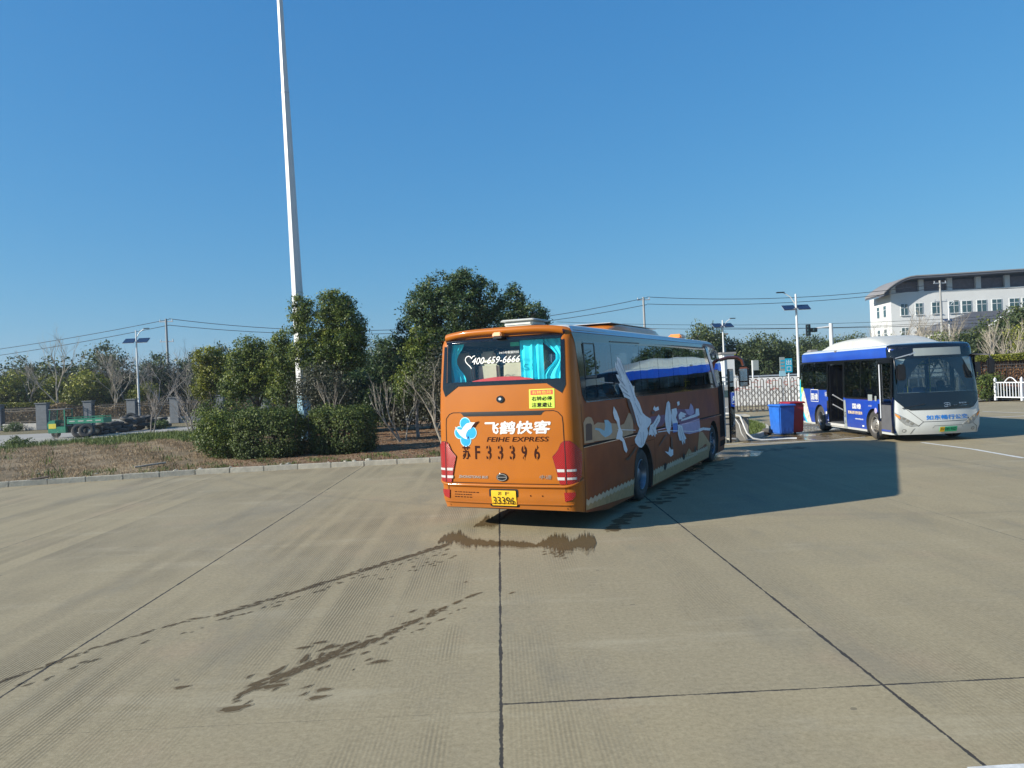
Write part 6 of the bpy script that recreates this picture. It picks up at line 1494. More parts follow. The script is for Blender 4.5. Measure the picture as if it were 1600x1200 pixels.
def wire(a, b, sag, label, r=.035):
    n = 24; a, b = Vector(a), Vector(b); pts = [a.lerp(b, i / n) - Vector((0, 0, sag * 4 * (i / n) * (1 - i / n))) for i in range(n + 1)]
    o = MB().tube(pts, r, 4).build('power_line', MATS['wire_black'], None, 60, fix=False); tag(o, label, 'power line', 'overhead power lines')
W = lambda px, py, D=100: tuple(at(px, py, D))
names = ['upper', 'lower']
for k, (l, m_, r_) in enumerate((((-80, 556), (264, 499), None), ((-80, 566), (264, 508), None))):
    wire(W(l[0], l[1], 110), W(m_[0], m_[1], 96), .3, names[k] + ' wire running left from the left hand utility pole')
wire(W(264, 498, 96), W(1011, 465, 100), 2.7, 'upper wire strung between the left and the middle utility poles'); wire(W(264, 508, 96), W(1011, 476, 100), 2.3, 'lower wire strung between the left and the middle utility poles')
wire(W(1011, 464, 100), W(1475, 442, 104), 1.0, 'upper wire strung from the middle pole to the pole by the white building'); wire(W(1011, 475, 100), W(1475, 448, 104), .9, 'lower wire strung from the middle pole to the pole by the white building')
wire(W(870, 503, 90), W(1620, 489, 90), .8, 'faint upper wire crossing low over the two buses', .022); wire(W(1100, 512, 90), W(1620, 500, 90), .4, 'lowest wire crossing behind the traffic light', .03); wire(W(870, 508, 90), W(1620, 492, 90), 1.0, 'faint lower wire crossing low over the two buses', .022)
wire(W(1475, 448, 104), W(1700, 440, 100), .5, 'wire running right from the pole by the white building')
# traffic signal
def signal():
    D = 62; x = H(1302, D); zt = at(1302, 505, D).z; root = empty('traffic_signal', (x, D, 0), 0, 'traffic signal on a white pole with an arm reaching left', 'traffic light')
    mb = MB(); mb.tube([(0, 0, 0), (0, 0, zt)], [.19, .15], 12); mb.build('pole', MATS['white_pole_paint'], root, 40)
    mb = MB(); mb.tube([(0, 0, zt - .25), (-1.9, 0, zt - .4)], [.08, .05], 8); mb.build('arm', MATS['white_pole_paint'], root, 40)
    for dx, w, h in ((-1.88, .34, .92), (-1.42, .5, .34)):
        mb = MB(); mb.box((dx, -.1, zt - .48), (w, .2, h)); hd = mb.build('signal_head', MATS['black_plastic'], root, 30, bevel=.02)
        mb = MB()
        for q in ((-.28, 0, .28) if h > .5 else (0,)): mb.lathe([(.10, -.12), (.12, 0)], (dx, -.2, zt - .48 + q), 'Y', 12); mb.lathe([(.001, -.0), (.1, -.005)], (dx, -.205, zt - .48 + q), 'Y', 12)
        mb.build('signal_lens', MATS['window_glass'], hd)
signal()
# ------------------------------------------------------------------ left fence, truck, tyres
def left_fence():
    D0 = lambda px: 66.5
    xs = [(-75, 66), (-5, 66), (65, 64), (137, 67), (205, 66.5), (272, 66), (342, 66.5), (412, 67), (482, 67.5)]
    pos = [(H(px, D), D) for px, D in xs]; ordn = ['leftmost', 'second', 'third', 'fourth', 'fifth', 'sixth', 'seventh', 'eighth', 'ninth']
    for i, (x, y) in enumerate(pos):
        root = empty('fence_pillar', (x, y, 0), .05, f'{ordn[i]} grey brick pillar of the left fence, counted from the left', 'pillar', 'grey fence pillars')
        w = .86 if i == 2 else .72
        MB().box((0, 0, 1.08), (w, .6, 2.16)).build('shaft', MATS['pillar_grey'], root, 30, bevel=.01)
        mb = MB(); mb.box((0, 0, 2.20), (w + .14, .74, .09)); mb.build('cap', MATS['pillar_grey'], root, 30, bevel=.01)
        mb = MB()
        for z in np.arange(.25, 2.1, .25): mb.box((0, 0, z), (w + .006, .606, .014))
        mb.build('mortar_line', MATS['wall_base'], root, None)
    for i, ((x0, y0), (x1, y1)) in enumerate(zip(pos[:-1], pos[1:])):
        root = empty('fence_bay', (0, 0, 0), 0, f'iron railings between the {ordn[i]} and {ordn[i + 1]} grey pillars of the left fence', 'fence', 'iron fence bays on the left')
        a, b = Vector((x0 + .38, y0, 0)), Vector((x1 - .38, y1, 0)); d = (b - a); an = math.atan2(d.y, d.x); c = (a + b) / 2
        MB().box((c.x, c.y, .28), (d.length, .34, .56), an).build('base_wall', MATS['wall_base'], root)
        mb = MB()
        for z in (.70, 1.62, 1.80): mb.bar(a + Vector((0, 0, z)), b + Vector((0, 0, z)), .05)
        mb.build('rail', MATS['iron_black'], root)
        mb = MB(); n = int(d.length / .15)
        for k in range(n + 1):
            p = a.lerp(b, k / n); mb.bar(p + Vector((0, 0, .56)), p + Vector((0, 0, 1.95)), .024)
        mb.build('bars', MATS['iron_black'], root, None)
left_fence()
def trike_truck():
    p = gnd(123, 683); root = empty('green_trike_truck', (p.x - .2, p.y + .4, 0), .06, 'small green three wheeled truck with an open cab parked before the fence', 'truck')
    root.scale = (.9, .9, .9); root.location.x -= .35
    G = MATS['truck_green']; K = MATS['black_rubber']
    mb = MB(); mb.box((1.15, 0, .98), (2.5, 1.25, .05)); mb.box((1.15, -.62, 1.14), (2.5, .04, .34)); mb.box((1.15, .62, 1.14), (2.5, .04, .34)); mb.box((2.39, 0, 1.14), (.04, 1.25, .34)); mb.box((-.09, 0, 1.14), (.04, 1.25, .34)); bed = mb.build('cargo_bed', G, root)
    mb = MB()
    for y in (-.62, .62):
        mb.bar((-.08, y, 1.42), (2.38, y, 1.42), .03)
        for x in np.linspace(-.05, 2.36, 6): mb.bar((x, y, 1.3), (x, y, 1.42), .03)
    mb.build('bed_rail', G, bed)
    mb = MB()
    for i in range(4): mb.box((.25 + .6 * i, -.642, 1.14), (.38, .006, .07))
    mb.build('bed_patch', MATS['hatch_white'], bed)
    mb = MB(); mb.prism([(-1.45, .35), (-1.52, 1.0), (-1.35, 1.25), (-.95, 1.25), (-.95, .8), (-.25, .8), (-.25, .35)], 1.1, lambda u, v, w: (u, w - .55, v)); mb.build('cab_body', G, root, 30, bevel=.02)
    mb = MB(); mb.box((-1.15, -.555, .85), (.5, .01, .34)); mb.build('yellow_panel', MATS['truck_yellow'], root)
    mb = MB()
    for y in (-.52, .52): mb.bar((-.30, y, .8), (-.30, y, 2.0), .07); mb.bar((-1.36, y, 1.25), (-1.28, y, 2.0), .04)
    mb.build('cab_frame', G, root)
    mb = MB(); mb.box((-.80, 0, 2.03), (1.15, 1.15, .05)); mb.build('cab_roof', MATS['roof_edge'], root)
    mb = MB(); mb.box((-1.32, 0, 1.62), (.01, 1.0, .66)); mb.build('windscreen', MATS['bus_glass'], root)
    mb = MB(); mb.box((-.5, 0, .95), (.45, .9, .14)); mb.box((-.3, 0, 1.25), (.1, .9, .5)); mb.build('seat', K, root)
    for (x, y, r) in ((-1.2, 0, .30), (1.4, -.55, .36), (1.4, .55, .36)):
        wh = empty('wheel', (0, 0, 0)); wh.parent = root
        MB().lathe([(r * .55, -.09), (r * .97, -.09), (r, -.06), (r, .06), (r * .97, .09), (r * .55, .09), (r * .55, -.09)], (x, y, r), 'Y', 20).build('tyre', K, wh, 40)
        MB().lathe([(.001, -.05), (r * .3, -.05), (r * .55, -.02), (r * .55, .02), (r * .3, .05), (.001, .05)], (x, y, r), 'Y', 20).build('rim', MATS['rim_steel'], wh, 40)
    mb = MB(); mb.box((.8, 0, .72), (3.0, .5, .12)); mb.box((-.1, 0, .5), (.6, .5, .35)); mb.build('chassis', K, root)
trike_truck()
def tyres():
    def tyre(name):
        mb = MB(); R_, r_ = .46, .135; n, m_ = 26, 8; vs = []
        for i in range(n):
            a = 2 * PI * i / n
            for k in range(m_):
                b = 2 * PI * k / m_; q = R_ - r_ + r_ * 1.0 * math.cos(b) * (1.0 if math.cos(b) > 0 else 1.1); vs.append((q * math.cos(a), q * math.sin(a), .125 * math.copysign(abs(math.sin(b)) ** .7, math.sin(b)) + .125))
        mb.add(vs, [(i * m_ + k, ((i + 1) % n) * m_ + k, ((i + 1) % n) * m_ + (k + 1) % m_, i * m_ + (k + 1) % m_) for i in range(n) for k in range(m_)])
        return mb.build(name, MATS['black_rubber'], None, 50)
    first = tyre('old_tyre'); R = random.Random(5); i = 0
    spots = []
    for k, px in enumerate(np.linspace(122, 252, 12)):
        base = gnd(px, 683 - (px - 120) * .115); z = 0
        for lv in range((1, 1, 2, 3, 3, 3, 4, 4, 4, 4, 3, 2)[k]): spots.append((base.x + R.uniform(-.25, .25), base.y + .5 + R.uniform(-.35, .45), z, R.uniform(-.16, .16), R.uniform(-.16, .16))); z += .24
    spots.sort(key=lambda s: (round(s[2], 2), s[0])); cnt = {}
    for j, (x, y, z, a, b) in enumerate(spots):
        o = first if j == 0 else first.copy()
        if j: COL.objects.link(o)
        o.location = (x, y, z + .02); o.rotation_euler = (a, b, R.uniform(0, 6)); lv = ('bottom', 'second', 'third', 'topmost')[int(round(z / .24))]; cnt[lv] = cnt.get(lv, 0) + 1; tag(o, f'flat old tyre, {ORD[cnt[lv] - 1]} from the left in the {lv} layer of the heap', 'tyre', 'old tyres heaped behind the verge')
    for (px, py, lab) in ((127, 686, 'old tyre leaning upright at the left end of the heap'), (138, 686, 'old tyre leaning upright, second from the left end of the heap'), (206, 672, 'old tyre leaning upright on top of the middle of the heap')):
        o = first.copy(); COL.objects.link(o); p = gnd(px, py) ; o.location = (p.x, p.y - .1, .46 if py > 680 else .80); o.rotation_euler = (1.15, 0, .4); tag(o, lab, 'tyre', 'old tyres heaped behind the verge')
tyres()
# small debris on the verge
def debris():
    for i, (px, py, ln, rz, lab) in enumerate(((235, 727, .9, .6, 'short pale broken pole lying on the dry grass'), (62, 744, .5, .1, 'dark stick lying just behind the kerb'))):
        p = gnd(px, py, .25); o = MB().tube([(-ln / 2, 0, 0), (0, 0, .03), (ln / 2, 0, .06)], [.03, .035, .03], 7).build('broken_pole' if i == 0 else 'stick', MATS['bark_pale' if i == 0 else 'bark_dark'], None, 50)
        o.location = (p.x, p.y, verge_z(p.x, p.y) + .04); o.rotation_euler = (0, 0, rz); tag(o, lab, 'debris')
    R = random.Random(9)
    for i in range(14):
        px, py = [(530, 722), (536, 719), (545, 721), (423, 732), (388, 741), (270, 733), (212, 742), (60, 740), (110, 730), (575, 716), (150, 738), (300, 733), (330, 736), (490, 729)][i]
        srt = sorted([530, 536, 545, 423, 388, 270, 212, 60, 110, 575, 150, 300, 330, 490]); p = gnd(px, py, .2); s = R.uniform(.04, .10); mb = MB(); vs = []; n = 6
        mb.lathe([(.001, -.5 * s)] + [(s * R.uniform(.7, 1), s * z) for z in (-.3, .1)] + [(.001, .5 * s)], (0, 0, 0), 'Z', 6)
        o = mb.build('stone', MATS['kerb_concrete'], None, 20); o.location = (p.x, max(p.y, kerb_y(p.x) + .35), verge_z(p.x, max(p.y, kerb_y(p.x) + .35)) + s * .3); o.rotation_euler = (0, 0, R.uniform(0, 6)); o.scale = (1.5, 1, .8)
        tag(o, f'small pale stone behind the kerb, {ORD[srt.index(px)]} from the left', 'stone', 'loose stones behind the kerb')
debris()
# ------------------------------------------------------------------ beyond the coach: stand pipe, bins, gate
def washing_post():
    p = gnd(1153, 691); root = empty('washing_stand', (p.x, p.y + .55, 0), -.1, 'dark stone washing stand with a white hose beside the open coach door', 'washing stand')
    MB().box((.0, 0, .42), (.95, .8, .84)).build('block', MATS['stone_block'], root, 30, bevel=.03)
    MB().box((.0, 0, .86), (1.05, .9, .06)).build('slab', MATS['kerb_concrete'], root, 30, bevel=.01)
    MB().tube([(-.25, -.1, .88), (-.25, -.1, 1.15), (-.15, -.2, 1.18)], .025, 8).build('tap', MATS['galvanised'], root, 50)
    pts = [(-.5, -.3, .98), (-.2, -.42, .97), (.12, -.50, .88), (.22, -.58, .55), (.30, -.62, .30), (.48, -.66, .12), (.75, -.66, .05), (1.2, -.6, .04), (1.7, -.45, .04), (2.0, -.5, .04)]
    o = MB().tube([tuple(root.location[i] + q[i] for i in range(3)) for q in pts], .032, 8).build('water_hose', MATS['hose_white'], None, 60); tag(o, 'white water hose drooping from the washing stand to the ground', 'hose')
    o = MB().tube([tuple(root.location[i] + q[i] for i in range(3)) for q in [(-.48, .0, .92), (-.1, -.45, .90), (.08, -.50, .6), (.14, -.52, .3), (.3, -.5, .06), (.8, -.2, .05)]], .018, 8).build('water_hose', MATS['hose_white'], None, 60); tag(o, 'thinner pale hose hanging on the washing stand', 'hose')
washing_post()
def bin_(p0, mat, label, rz):
    root = empty('wheelie_bin', p0, rz, label, 'bin'); w0, w1, d0, d1, h = .52, .58, .60, .72, 1.0
    mb = MB(); vs = []
    for (w, d, z, sh) in ((w0, d0, .06, 0), (w1, d1, h, 0)): vs += [(-w / 2, -d / 2, z), (w / 2, -d / 2, z), (w / 2, d / 2, z), (-w / 2, d / 2, z)]
    mb.add(vs, [(3, 2, 1, 0), (4, 5, 6, 7), (0, 1, 5, 4), (1, 2, 6, 5), (2, 3, 7, 6), (3, 0, 4, 7)]); body = mb.build('body', MATS[mat], root, 30, bevel=.035)
    mb = MB()
    for x in (-.15, 0, .15): mb.box((x, -.30, .5), (.03, .03, .7))
    mb.build('rib', MATS[mat], body, 30, bevel=.008)
    mb = MB(); mb.box((0, -.02, h + .03), (w1 + .07, d1 + .08, .06), 0, .94); mb.build('lid', MATS[mat], root, 30, bevel=.02)
    mb = MB(); mb.tube([(-.22, d1 / 2 + .06, h - .03), (.22, d1 / 2 + .06, h - .03)], .018, 8); mb.build('handle', MATS[mat], root)
    for s in (-1, 1): MB().lathe([(.001, -.025), (.10, -.025), (.10, .025), (.001, .025)], (s * .27, d0 / 2 + .06, .10), 'X', 16).build('wheel', MATS['black_rubber'], root, 40)
    return root
p = gnd(1228, 681); b1 = bin_((p.x, p.y + .35, 0), 'bin_blue', 'bright blue wheeled bin standing on wet concrete by the bus', .25)
b1.scale = (1.08, 1.0, 1.06)
p = gnd(1249, 680); b2 = bin_((p.x + .05, p.y + .75, 0), 'bin_red', 'dark red wheeled bin half hidden behind the blue one', .15); b2.scale = (1, 1, 1.12)
mb = MB(); mb.box((.302, -.05, .58), (.006, .16, .42)); s_ = mb.build('bin_label', MATS['hatch_white'], b2)
mb = MB(); mb.tube([(9.3, 27.9, .17), (9.15, 28.15, .17)], .09, 12); o = mb.build('hose_coil', MATS['black_rubber'], None); tag(o, 'dark rolled mat lying at the left foot of the blue bin', 'mat')
def accordion_gate():
    a, b = gnd(1146, 643), gnd(1262, 643); a = Vector((a.x, 44.2, 0)); b = Vector((b.x + 1.2, 43.6, 0)); d = b - a
    root = empty('accordion_gate', a, math.atan2(d.y, d.x), 'folding steel accordion gate of loops and lattice across the entrance', 'gate'); n = 13; st = d.length / n
    for i in range(n + 1):
        x = i * st; mb = MB(); w = .085
        mb.tube([(x - w, 0, .12), (x - w, 0, 1.74), (x - w * .7, 0, 1.84), (x, 0, 1.88), (x + w * .7, 0, 1.84), (x + w, 0, 1.74), (x + w, 0, .12)], .028, 6)
        pass
        mb.build('hoop', MATS['gate_red'] if i in (99,) else MATS['steel_gate'], root, 50)
        mb = MB(); mb.lathe([(.001, -.04), (.08, -.04), (.08, .04), (.001, .04)], (x, 0, .08), 'Y', 12); mb.build('roller', MATS['black_rubber'], root)
    mb = MB()
    for i in range(n):
        x0, x1 = i * st, (i + 1) * st
        for (z0, z1) in ((.25, .70), (.70, 1.15), (1.0, 1.45)):
            for q in (1, -1):
                za, zb = (z0, z1) if q > 0 else (z1, z0); mb.bar((x0, q * .02, za), (x1, q * .02, zb), .065, .02)
    mb.build('lattice', MATS['steel_gate'], root, None)
accordion_gate()
def gate_post():
    p = gnd(1155, 646); root = empty('gate_motor', (p.x - .25, 44.4, 0), 0, 'grey motor box at the left end of the accordion gate', 'gate motor')
    MB().box((0, 0, .75), (.75, .6, 1.5)).build('housing', MATS['pole_concrete'], root, 30, bevel=.03); MB().box((0, -.31, 1.1), (.5, .02, .4)).build('panel', MATS['window_glass'], root)
gate_post()
def banner():
    x0, x1 = H(1140, 50), H(1262, 50) + 2; root = empty('roadside_hoarding', (x0, 50, 0), 0, 'low white hoarding with broken red patterns behind the gate', 'hoarding')
    w = x1 - x0; MB().box((w / 2, 0, 1.0), (w, .08, 1.75)).build('board', MATS['banner_white'], root)
    mb = MB(); R = random.Random(8)
    for i in range(26):
        x = R.uniform(.2, w - .6); z = R.uniform(1.0, 1.75); l = R.uniform(.2, .6); q = [(x + l * t, z + .05 * math.sin(5 * t + i)) for t in (0, .25, .5, .75, 1)]
        strip(mb, q, R.uniform(.03, .07), lambda u, v, o_: (u, -.04 - o_, v), .004)
    mb.build('red_pattern', MATS['banner_red'], root, None)
    mb = MB()
    for i in range(8): mb.box((w * i / 7, .06, .9), (.06, .06, 1.8))
    mb.build('post', MATS['galvanised'], root)
banner()
def exit_sign():
    D = 46; x = H(1233.5, D); z1, z0 = at(1233, 560, D).z, at(1233, 582, D).z
    root = empty('exit_sign', (x, D, 0), 0, 'blue sign board with white characters 出口 on a white post', 'sign')
    mb = MB(); mb.box((0, 0, (z0 + z1) / 2), (.42, .06, z1 - z0)); bd = mb.build('board', MATS['sign_blue'], root, 30, bevel=.01)
    mb = MB(); f = lambda u, v, o_: (u, -.03 - o_, v); zc = (z0 + z1) / 2
    text(mb, '出', -.15, .15, zc + .04, zc + .34, f, .004, bold=.03); text(mb, '口', -.13, .13, zc - .33, zc - .07, f, .004, bold=.03); mb.build('characters', MATS['ink_white'], bd, None)
    MB().tube([(0, .04, 0), (0, .04, z0)], .05, 8).build('post', MATS['white_pole_paint'], root)
    D = 47; x = H(1223.5, D); z1, z0 = at(1223, 558, D).z, at(1223, 588, D).z
    root = empty('notice_board', (x, D, 0), 0, 'narrow white and blue notice board left of the blue exit sign', 'sign')
    h = z1 - z0; MB().box((0, 0, z0 + h * .65), (.30, .05, h * .7)).build('upper_panel', MATS['display_off'], root); MB().box((0, 0, z0 + h * .15), (.38, .05, h * .28)).build('lower_panel', MATS['mural_sky'], root)
    mb = MB()
    for k in range(3): mb.box((0, -.03, z0 + h * (.45 + .18 * k)), (.22, .01, h * .08))
    mb.build('text_block', MATS['sign_blue'], root); MB().tube([(0, .05, 0), (0, .05, z0)], .04, 8).build('post', MATS['galvanised'], root)
    D = 52; x = H(1177, D); z1, z0 = at(1177, 563, D).z, at(1177, 579, D).z
    root = empty('meter_cabinet', (x, D, 0), 0, 'white post carrying a grey box beyond the hoarding', 'cabinet')
    MB().tube([(0, 0, 0), (0, 0, z1)], .06, 8).build('post', MATS['white_pole_paint'], root); MB().box((.22, 0, (z0 + z1) / 2), (.36, .2, z1 - z0)).build('box', MATS['display_off'], root, 30, bevel=.02)
exit_sign()
def guardrail():
    a, b = Vector((4, 56, 0)), Vector((34, 53.5, 0)); root = empty('guard_rail', (0, 0, 0), 0, 'grey steel guard rails along the public road behind the gate', 'guard rail'); mb = MB()
    for z in (1.35, 1.65, 1.95): mb.bar(a + Vector((0, 0, z)), b + Vector((0, 0, z)), .06, .10)
    mb.build('rail', MATS['galvanised'], root); mb = MB()
    for i in range(12): p = a.lerp(b, i / 11); mb.bar(p, p + Vector((0, 0, 2.0)), .09)
    mb.build('post', MATS['galvanised'], root)
guardrail()
def far_buildings():
    def block(name, px0, px1, top, D, depth, label, mat='building_white', rows=0):
        x0, x1 = H(px0, D), H(px1, D); zt = at((px0 + px1) / 2, top, D).z; root = empty(name, ((x0 + x1) / 2, D + depth / 2, 0), 0, label, 'building'); w = x1 - x0
        MB().box((0, 0, zt / 2), (w, depth, zt)).build('wall', MATS[mat], root); MB().box((0, 0, zt + .08), (w + .3, depth + .3, .16)).build('roof', MATS['roof_edge'], root)
        if rows:
            for i in range(rows):
                xx = -w / 2 + w * (i + .5) / rows; f = MB().box((xx, -depth / 2 - .02, 1.6), (w / rows * .5, .06, 1.0)).build('window', MATS['window_glass'], root)
        return root
    block('flat_roofed_building', 1103, 1137, 524, 72, 6, 'plain white flat roofed block beyond the front of the coach', rows=1); block('low_annex', 1130, 1149, 553, 66, 5, 'small lower white annex right of the plain white block', rows=1)
    block('long_low_building', 1150, 1246, 571, 80, 6, 'long low white building under the trees behind the gate', rows=8)
    # grey shed roof behind the coach
    D = 95; x0, x1 = H(900, D), H(1000, D); zt = at(950, 508, D).z
    root = empty('arched_shed', ((x0 + x1) / 2, D, 0), 0, 'grey arched shed roof just above the coach roof', 'building'); w = x1 - x0; n = 16
    mb = MB(); P = [(-w / 2, 0)] + [(-w / 2 + w * i / n, zt - 1.2 + 1.2 * math.sin(PI * i / n)) for i in range(n + 1)] + [(w / 2, 0)]
    mb.prism(P, 14, lambda u, v, t: (u, t, v)); mb.build('vault', MATS['pole_concrete'], root)
    mb = MB(); mb.box((0, -.03, 1.8), (w * .3, .06, 3.4)); mb.build('door', MATS['roof_edge'], root)
far_buildings()
def office():
    D = 122.0; c0 = Vector((H(1397, D), D, 0)); ang = -math.radians(5.5)
    root = empty('office_building', c0, ang, 'white office building with a long curved grey roof at the right', 'building')
    zE = at(1397, 460, D).z; Lf, dp = 30.0, 9.0
    body = MB(); body.box((Lf / 2, dp / 2, zE / 2), (Lf, dp, zE)); body.build('wall', MATS['building_white'], root)
    # recessed gallery under the roof
    gh = at(1397, 440, D).z - zE; MB().box((Lf / 2 + .6, dp / 2, zE + gh / 2 - .1), (Lf - 1.2, dp - 1.6, gh * .95)).build('gallery', MATS['gallery_louvre'], root)
    MB().box((Lf / 2, .1, zE + .12), (Lf + .2, .3, .24)).build('parapet', MATS['building_white'], root)
    for i in range(7):
        x = .45 + i * 4.3; hc = gh * (.72 if i == 0 else 1.05); MB().box((x, .30, zE + hc / 2), (.75, .5, hc)).build('column', MATS['building_white'], root)
    n = 30; prof = []
    for i in range(n + 1):
        x = -1.7 + (Lf + 3) * (i / n) ** 1.9; q = min(1.0, (x + 1.7) / 5.0)
        z = zE + gh * (-.22 + 1.22 * math.sin(q * PI / 2) ** .85) + .15 + .010 * max(0, x - 6); prof.append((x, z))
    rf = [(x, z) for x, z in prof] + [(x, z + .36 * min(1, .35 + (x + 1.7) / 4)) for x, z in prof[::-1]]
    mb = MB(); mb.prism(rf, 8.2, lambda u, v, t: (u, t - 1.9, v)); mb.build('roof', MATS['roof_grey'], root, 40)
    mb = MB(); tr = [(x, z + .30) for x, z in prof] + [(x, z + .46) for x, z in prof[::-1]]; mb.prism(tr, 8.4, lambda u, v, t: (u, t - 2.0, v)); mb.build('roof_edge', MATS['roof_edge'], root, 40)
    def win(x, z, w, h, face='front', y=0):
        fr = MB(); gl = MB()
        if face == 'front':
            fr.box((x, -.03, z), (w + .16, .08, h + .16)); gl.box((x, -.075, z), (w, .03, h)); fr.box((x, -.10, z + h * .15), (w, .03, .07)); fr.box((x, -.10, z), (.07, .03, h)); fr.box((x, -.12, z - h / 2 - .08), (w + .3, .2, .08))
        else:
            fr.box((-.03, y, z), (.08, w + .16, h + .16)); gl.box((-.075, y, z), (.03, w, h)); fr.box((-.10, y, z + h * .15), (.03, w, .07))
        f = fr.build('window', MATS['window_frame'], root); gl.build('pane', MATS['window_glass'], f)
    rows = [zE - 2.5, zE - 6.3, zE - 10.0]
    for r, z in enumerate(rows):
        for i in range(12):
            if r and i > 9 and r == 1 and False: continue
            x = 2.0 + 2.25 * i + (.4 if i > 1 else 0) + (.35 if i % 4 == 3 else 0); win(x, z, 1.35 if i > 1 else 1.0, 1.75)
        for y in (2.4, 5.2): win(0, z, 1.0, 1.75, 'side', y)
    # entrance wing with hipped dark roof
    en = empty('entrance_wing', (0, 0, 0)); en.parent = root
    MB().box((13.2, -4, 3.6), (18, 7.8, 7.2)).build('wing_wall', MATS['building_white'], en)
    z0 = 7.3; x0, x1, y0, y1 = 3.4, 23.0, -9.2, .0; zr_ = z0 + 2.5
    MB().add([(x0, y0, z0), (x1, y0, z0), (x1, y1, z0), (x0, y1, z0), (x0 + 7, -3.5, zr_), (x1 - 6, -3.5, zr_), (x0, y0, z0 - .3), (x1, y0, z0 - .3), (x1, y1, z0 - .3), (x0, y1, z0 - .3)], [(0, 1, 5, 4), (1, 2, 5), (2, 3, 4, 5), (3, 0, 4), (6, 7, 1, 0), (7, 8, 2, 1), (8, 9, 3, 2), (9, 6, 0, 3), (9, 8, 7, 6)]).build('wing_roof', MATS['roof_grey'], en)
    MB().prism([(9.8, z0), (13.6, z0 + 2.7), (17.4, z0), (16.7, z0), (13.6, z0 + 2.2), (10.5, z0)], .5, lambda u, v, t: (u, -9.9 + t, v)).build('gable_frame', MATS['building_white'], en)
    mb = MB()
    pass
    for x in (10.6, 12.6, 14.6, 16.6): MB().box((x, -9.5, 3.6), (.6, .6, 7.2)).build('portico_column', MATS['building_white'], en)
office()
# ---- trees and planting on the right
g1 = 'green trees beyond the gate'
rt = leafy('parkside_tree', (H(1200, 68), 68, 0), .3, [(0, 0, 4.4, 1.7, 1.6, 1.3), (1.4, 0, 3.6, 1.3, 1.3, 1.2), (-1.5, 0, 3.7, 1.3, 1.3, 1.2), (0, 0, 2.9, 2.2, 1.7, 1.0)], 9500, .21, 'leaf_far', 'bark_grey', .14, 'round green tree directly above the accordion gate', group=g1, seed=151, clump=.5)
for (px, D, s, rz, lab) in ((1106, 70, (.95, .95, 1.22), 1.0, 'tall dark tree above the front of the coach'), (1140, 74, (1.0, 1.0, 1.0), 2.0, 'dark tree right of the plain white block'), (1262, 82, (1.2, 1.2, 1.05), 3.0, 'green tree above the rear end of the blue bus'), (1300, 78, (1.0, 1.0, .95), 4.0, 'green tree behind the traffic signal pole'), (1338, 84, (.9, .9, 1.05), 5.0, 'green tree just left of the white office building'),
                         (1175, 78, (.9, .9, .85), .5, 'low dark tree behind the round tree over the gate'), (1235, 80, (1.0, 1.0, .85), 5.5, 'low green tree behind the exit sign'), (965, 100, (1.3, 1.3, .95), 2.5, 'far green tree over the middle of the coach roof'), (912, 104, (1.1, 1.1, .9), 1.5, 'far green tree over the rear of the coach roof')):
    dup(rt, (H(px, D), D, 0), rz, lab, g1, s)
leafy('parkside_tree', (H(1570, 60), 60, 0), 0, [(0, 0, 4.3, 2.2, 2.0, 1.4), (-2.2, 0, 3.6, 1.6, 1.6, 1.1), (1.7, 0, 5.0, 1.6, 1.6, 1.5), (-.5, 0, 3.0, 2.8, 1.8, 1.1), (1.2, 0, 5.8, .9, .9, .7)], 17000, .21, 'leaf_far', 'bark_grey', .16, 'broad dark tree at the right edge above the yellow hedge', seed=161, clump=.5)
leafy('parkside_tree', (H(1480, 62), 62, 0), 0, [(0, 0, 3.5, 1.8, 1.5, 1.1), (-1.8, 0, 3.2, 1.5, 1.4, 1.0), (1.7, 0, 3.4, 1.5, 1.4, 1.1)], 9500, .20, 'leaf_camphor', 'bark_grey', .12, 'olive green tree behind the front of the blue bus roof', seed=162, clump=.5)
leafy('parkside_tree', (H(1600, 56), 56, 0), 0, [(0, 0, 3.9, .9, .9, 1.0), (.4, 0, 3.1, .9, .9, .8)], 4000, .17, 'leaf_yellow', 'bark_pale', .09, 'small yellowish tree at the right edge of the photo', seed=163, clump=.4)
leafy('parkside_tree', (H(1420, 70), 70, 0), 0, [(0, 0, 3.6, 1.7, 1.5, 1.1), (2.0, 0, 3.4, 1.4, 1.4, 1.0)], 7000, .2, 'leaf_far', 'bark_grey', .12, 'low green tree at the foot of the office building corner', seed=164, clump=.5)
for i, (px, D, h, r, st, sd_, lab, ln) in enumerate(((1410, 66, 7.2, .11, 3, 171, 'tall fan shaped bare tree before the corner of the office building', (0, 0)), (1445, 64, 6.6, .10, 3, 172, 'bare tree in front of the second office windows', (.05, 0)), (1496, 60, 7.0, .11, 2, 173, 'bare tree over the destination display of the bus', (.1, 0)), (1542, 50, 5.6, .13, 2, 174, 'pale thick limbed bare tree leaning over the front corner of the bus', (-.35, 0)), (1590, 52, 5.0, .12, 2, 175, 'pale forked bare tree above the yellow hedge', (.05, 0)), (1372, 72, 6.6, .09, 2, 176, 'slender bare tree at the left end of the office building', (0, 0)), (1345, 92, 8.0, .08, 2, 177, 'faint bare tree left of the office building', (0, 0)), (905, 80, 6.3, .06, 3, 178, 'thin bare tree top over the rear of the coach roof', (0, 0)), (1060, 84, 6.4, .06, 4, 179, 'thin bare tree top over the front of the coach roof', (0, 0)))):
    bare_tree('bare_parkside_tree', (H(px, D), D, 0), i, h, r, lab, 'bark_pale' if i < 6 else 'bark_grey', seed=sd_, stems=st, depth=6, group='bare trees on the right', lean=ln, spread=.5)
hz = lambda px, py, D: at(px, py, D).z
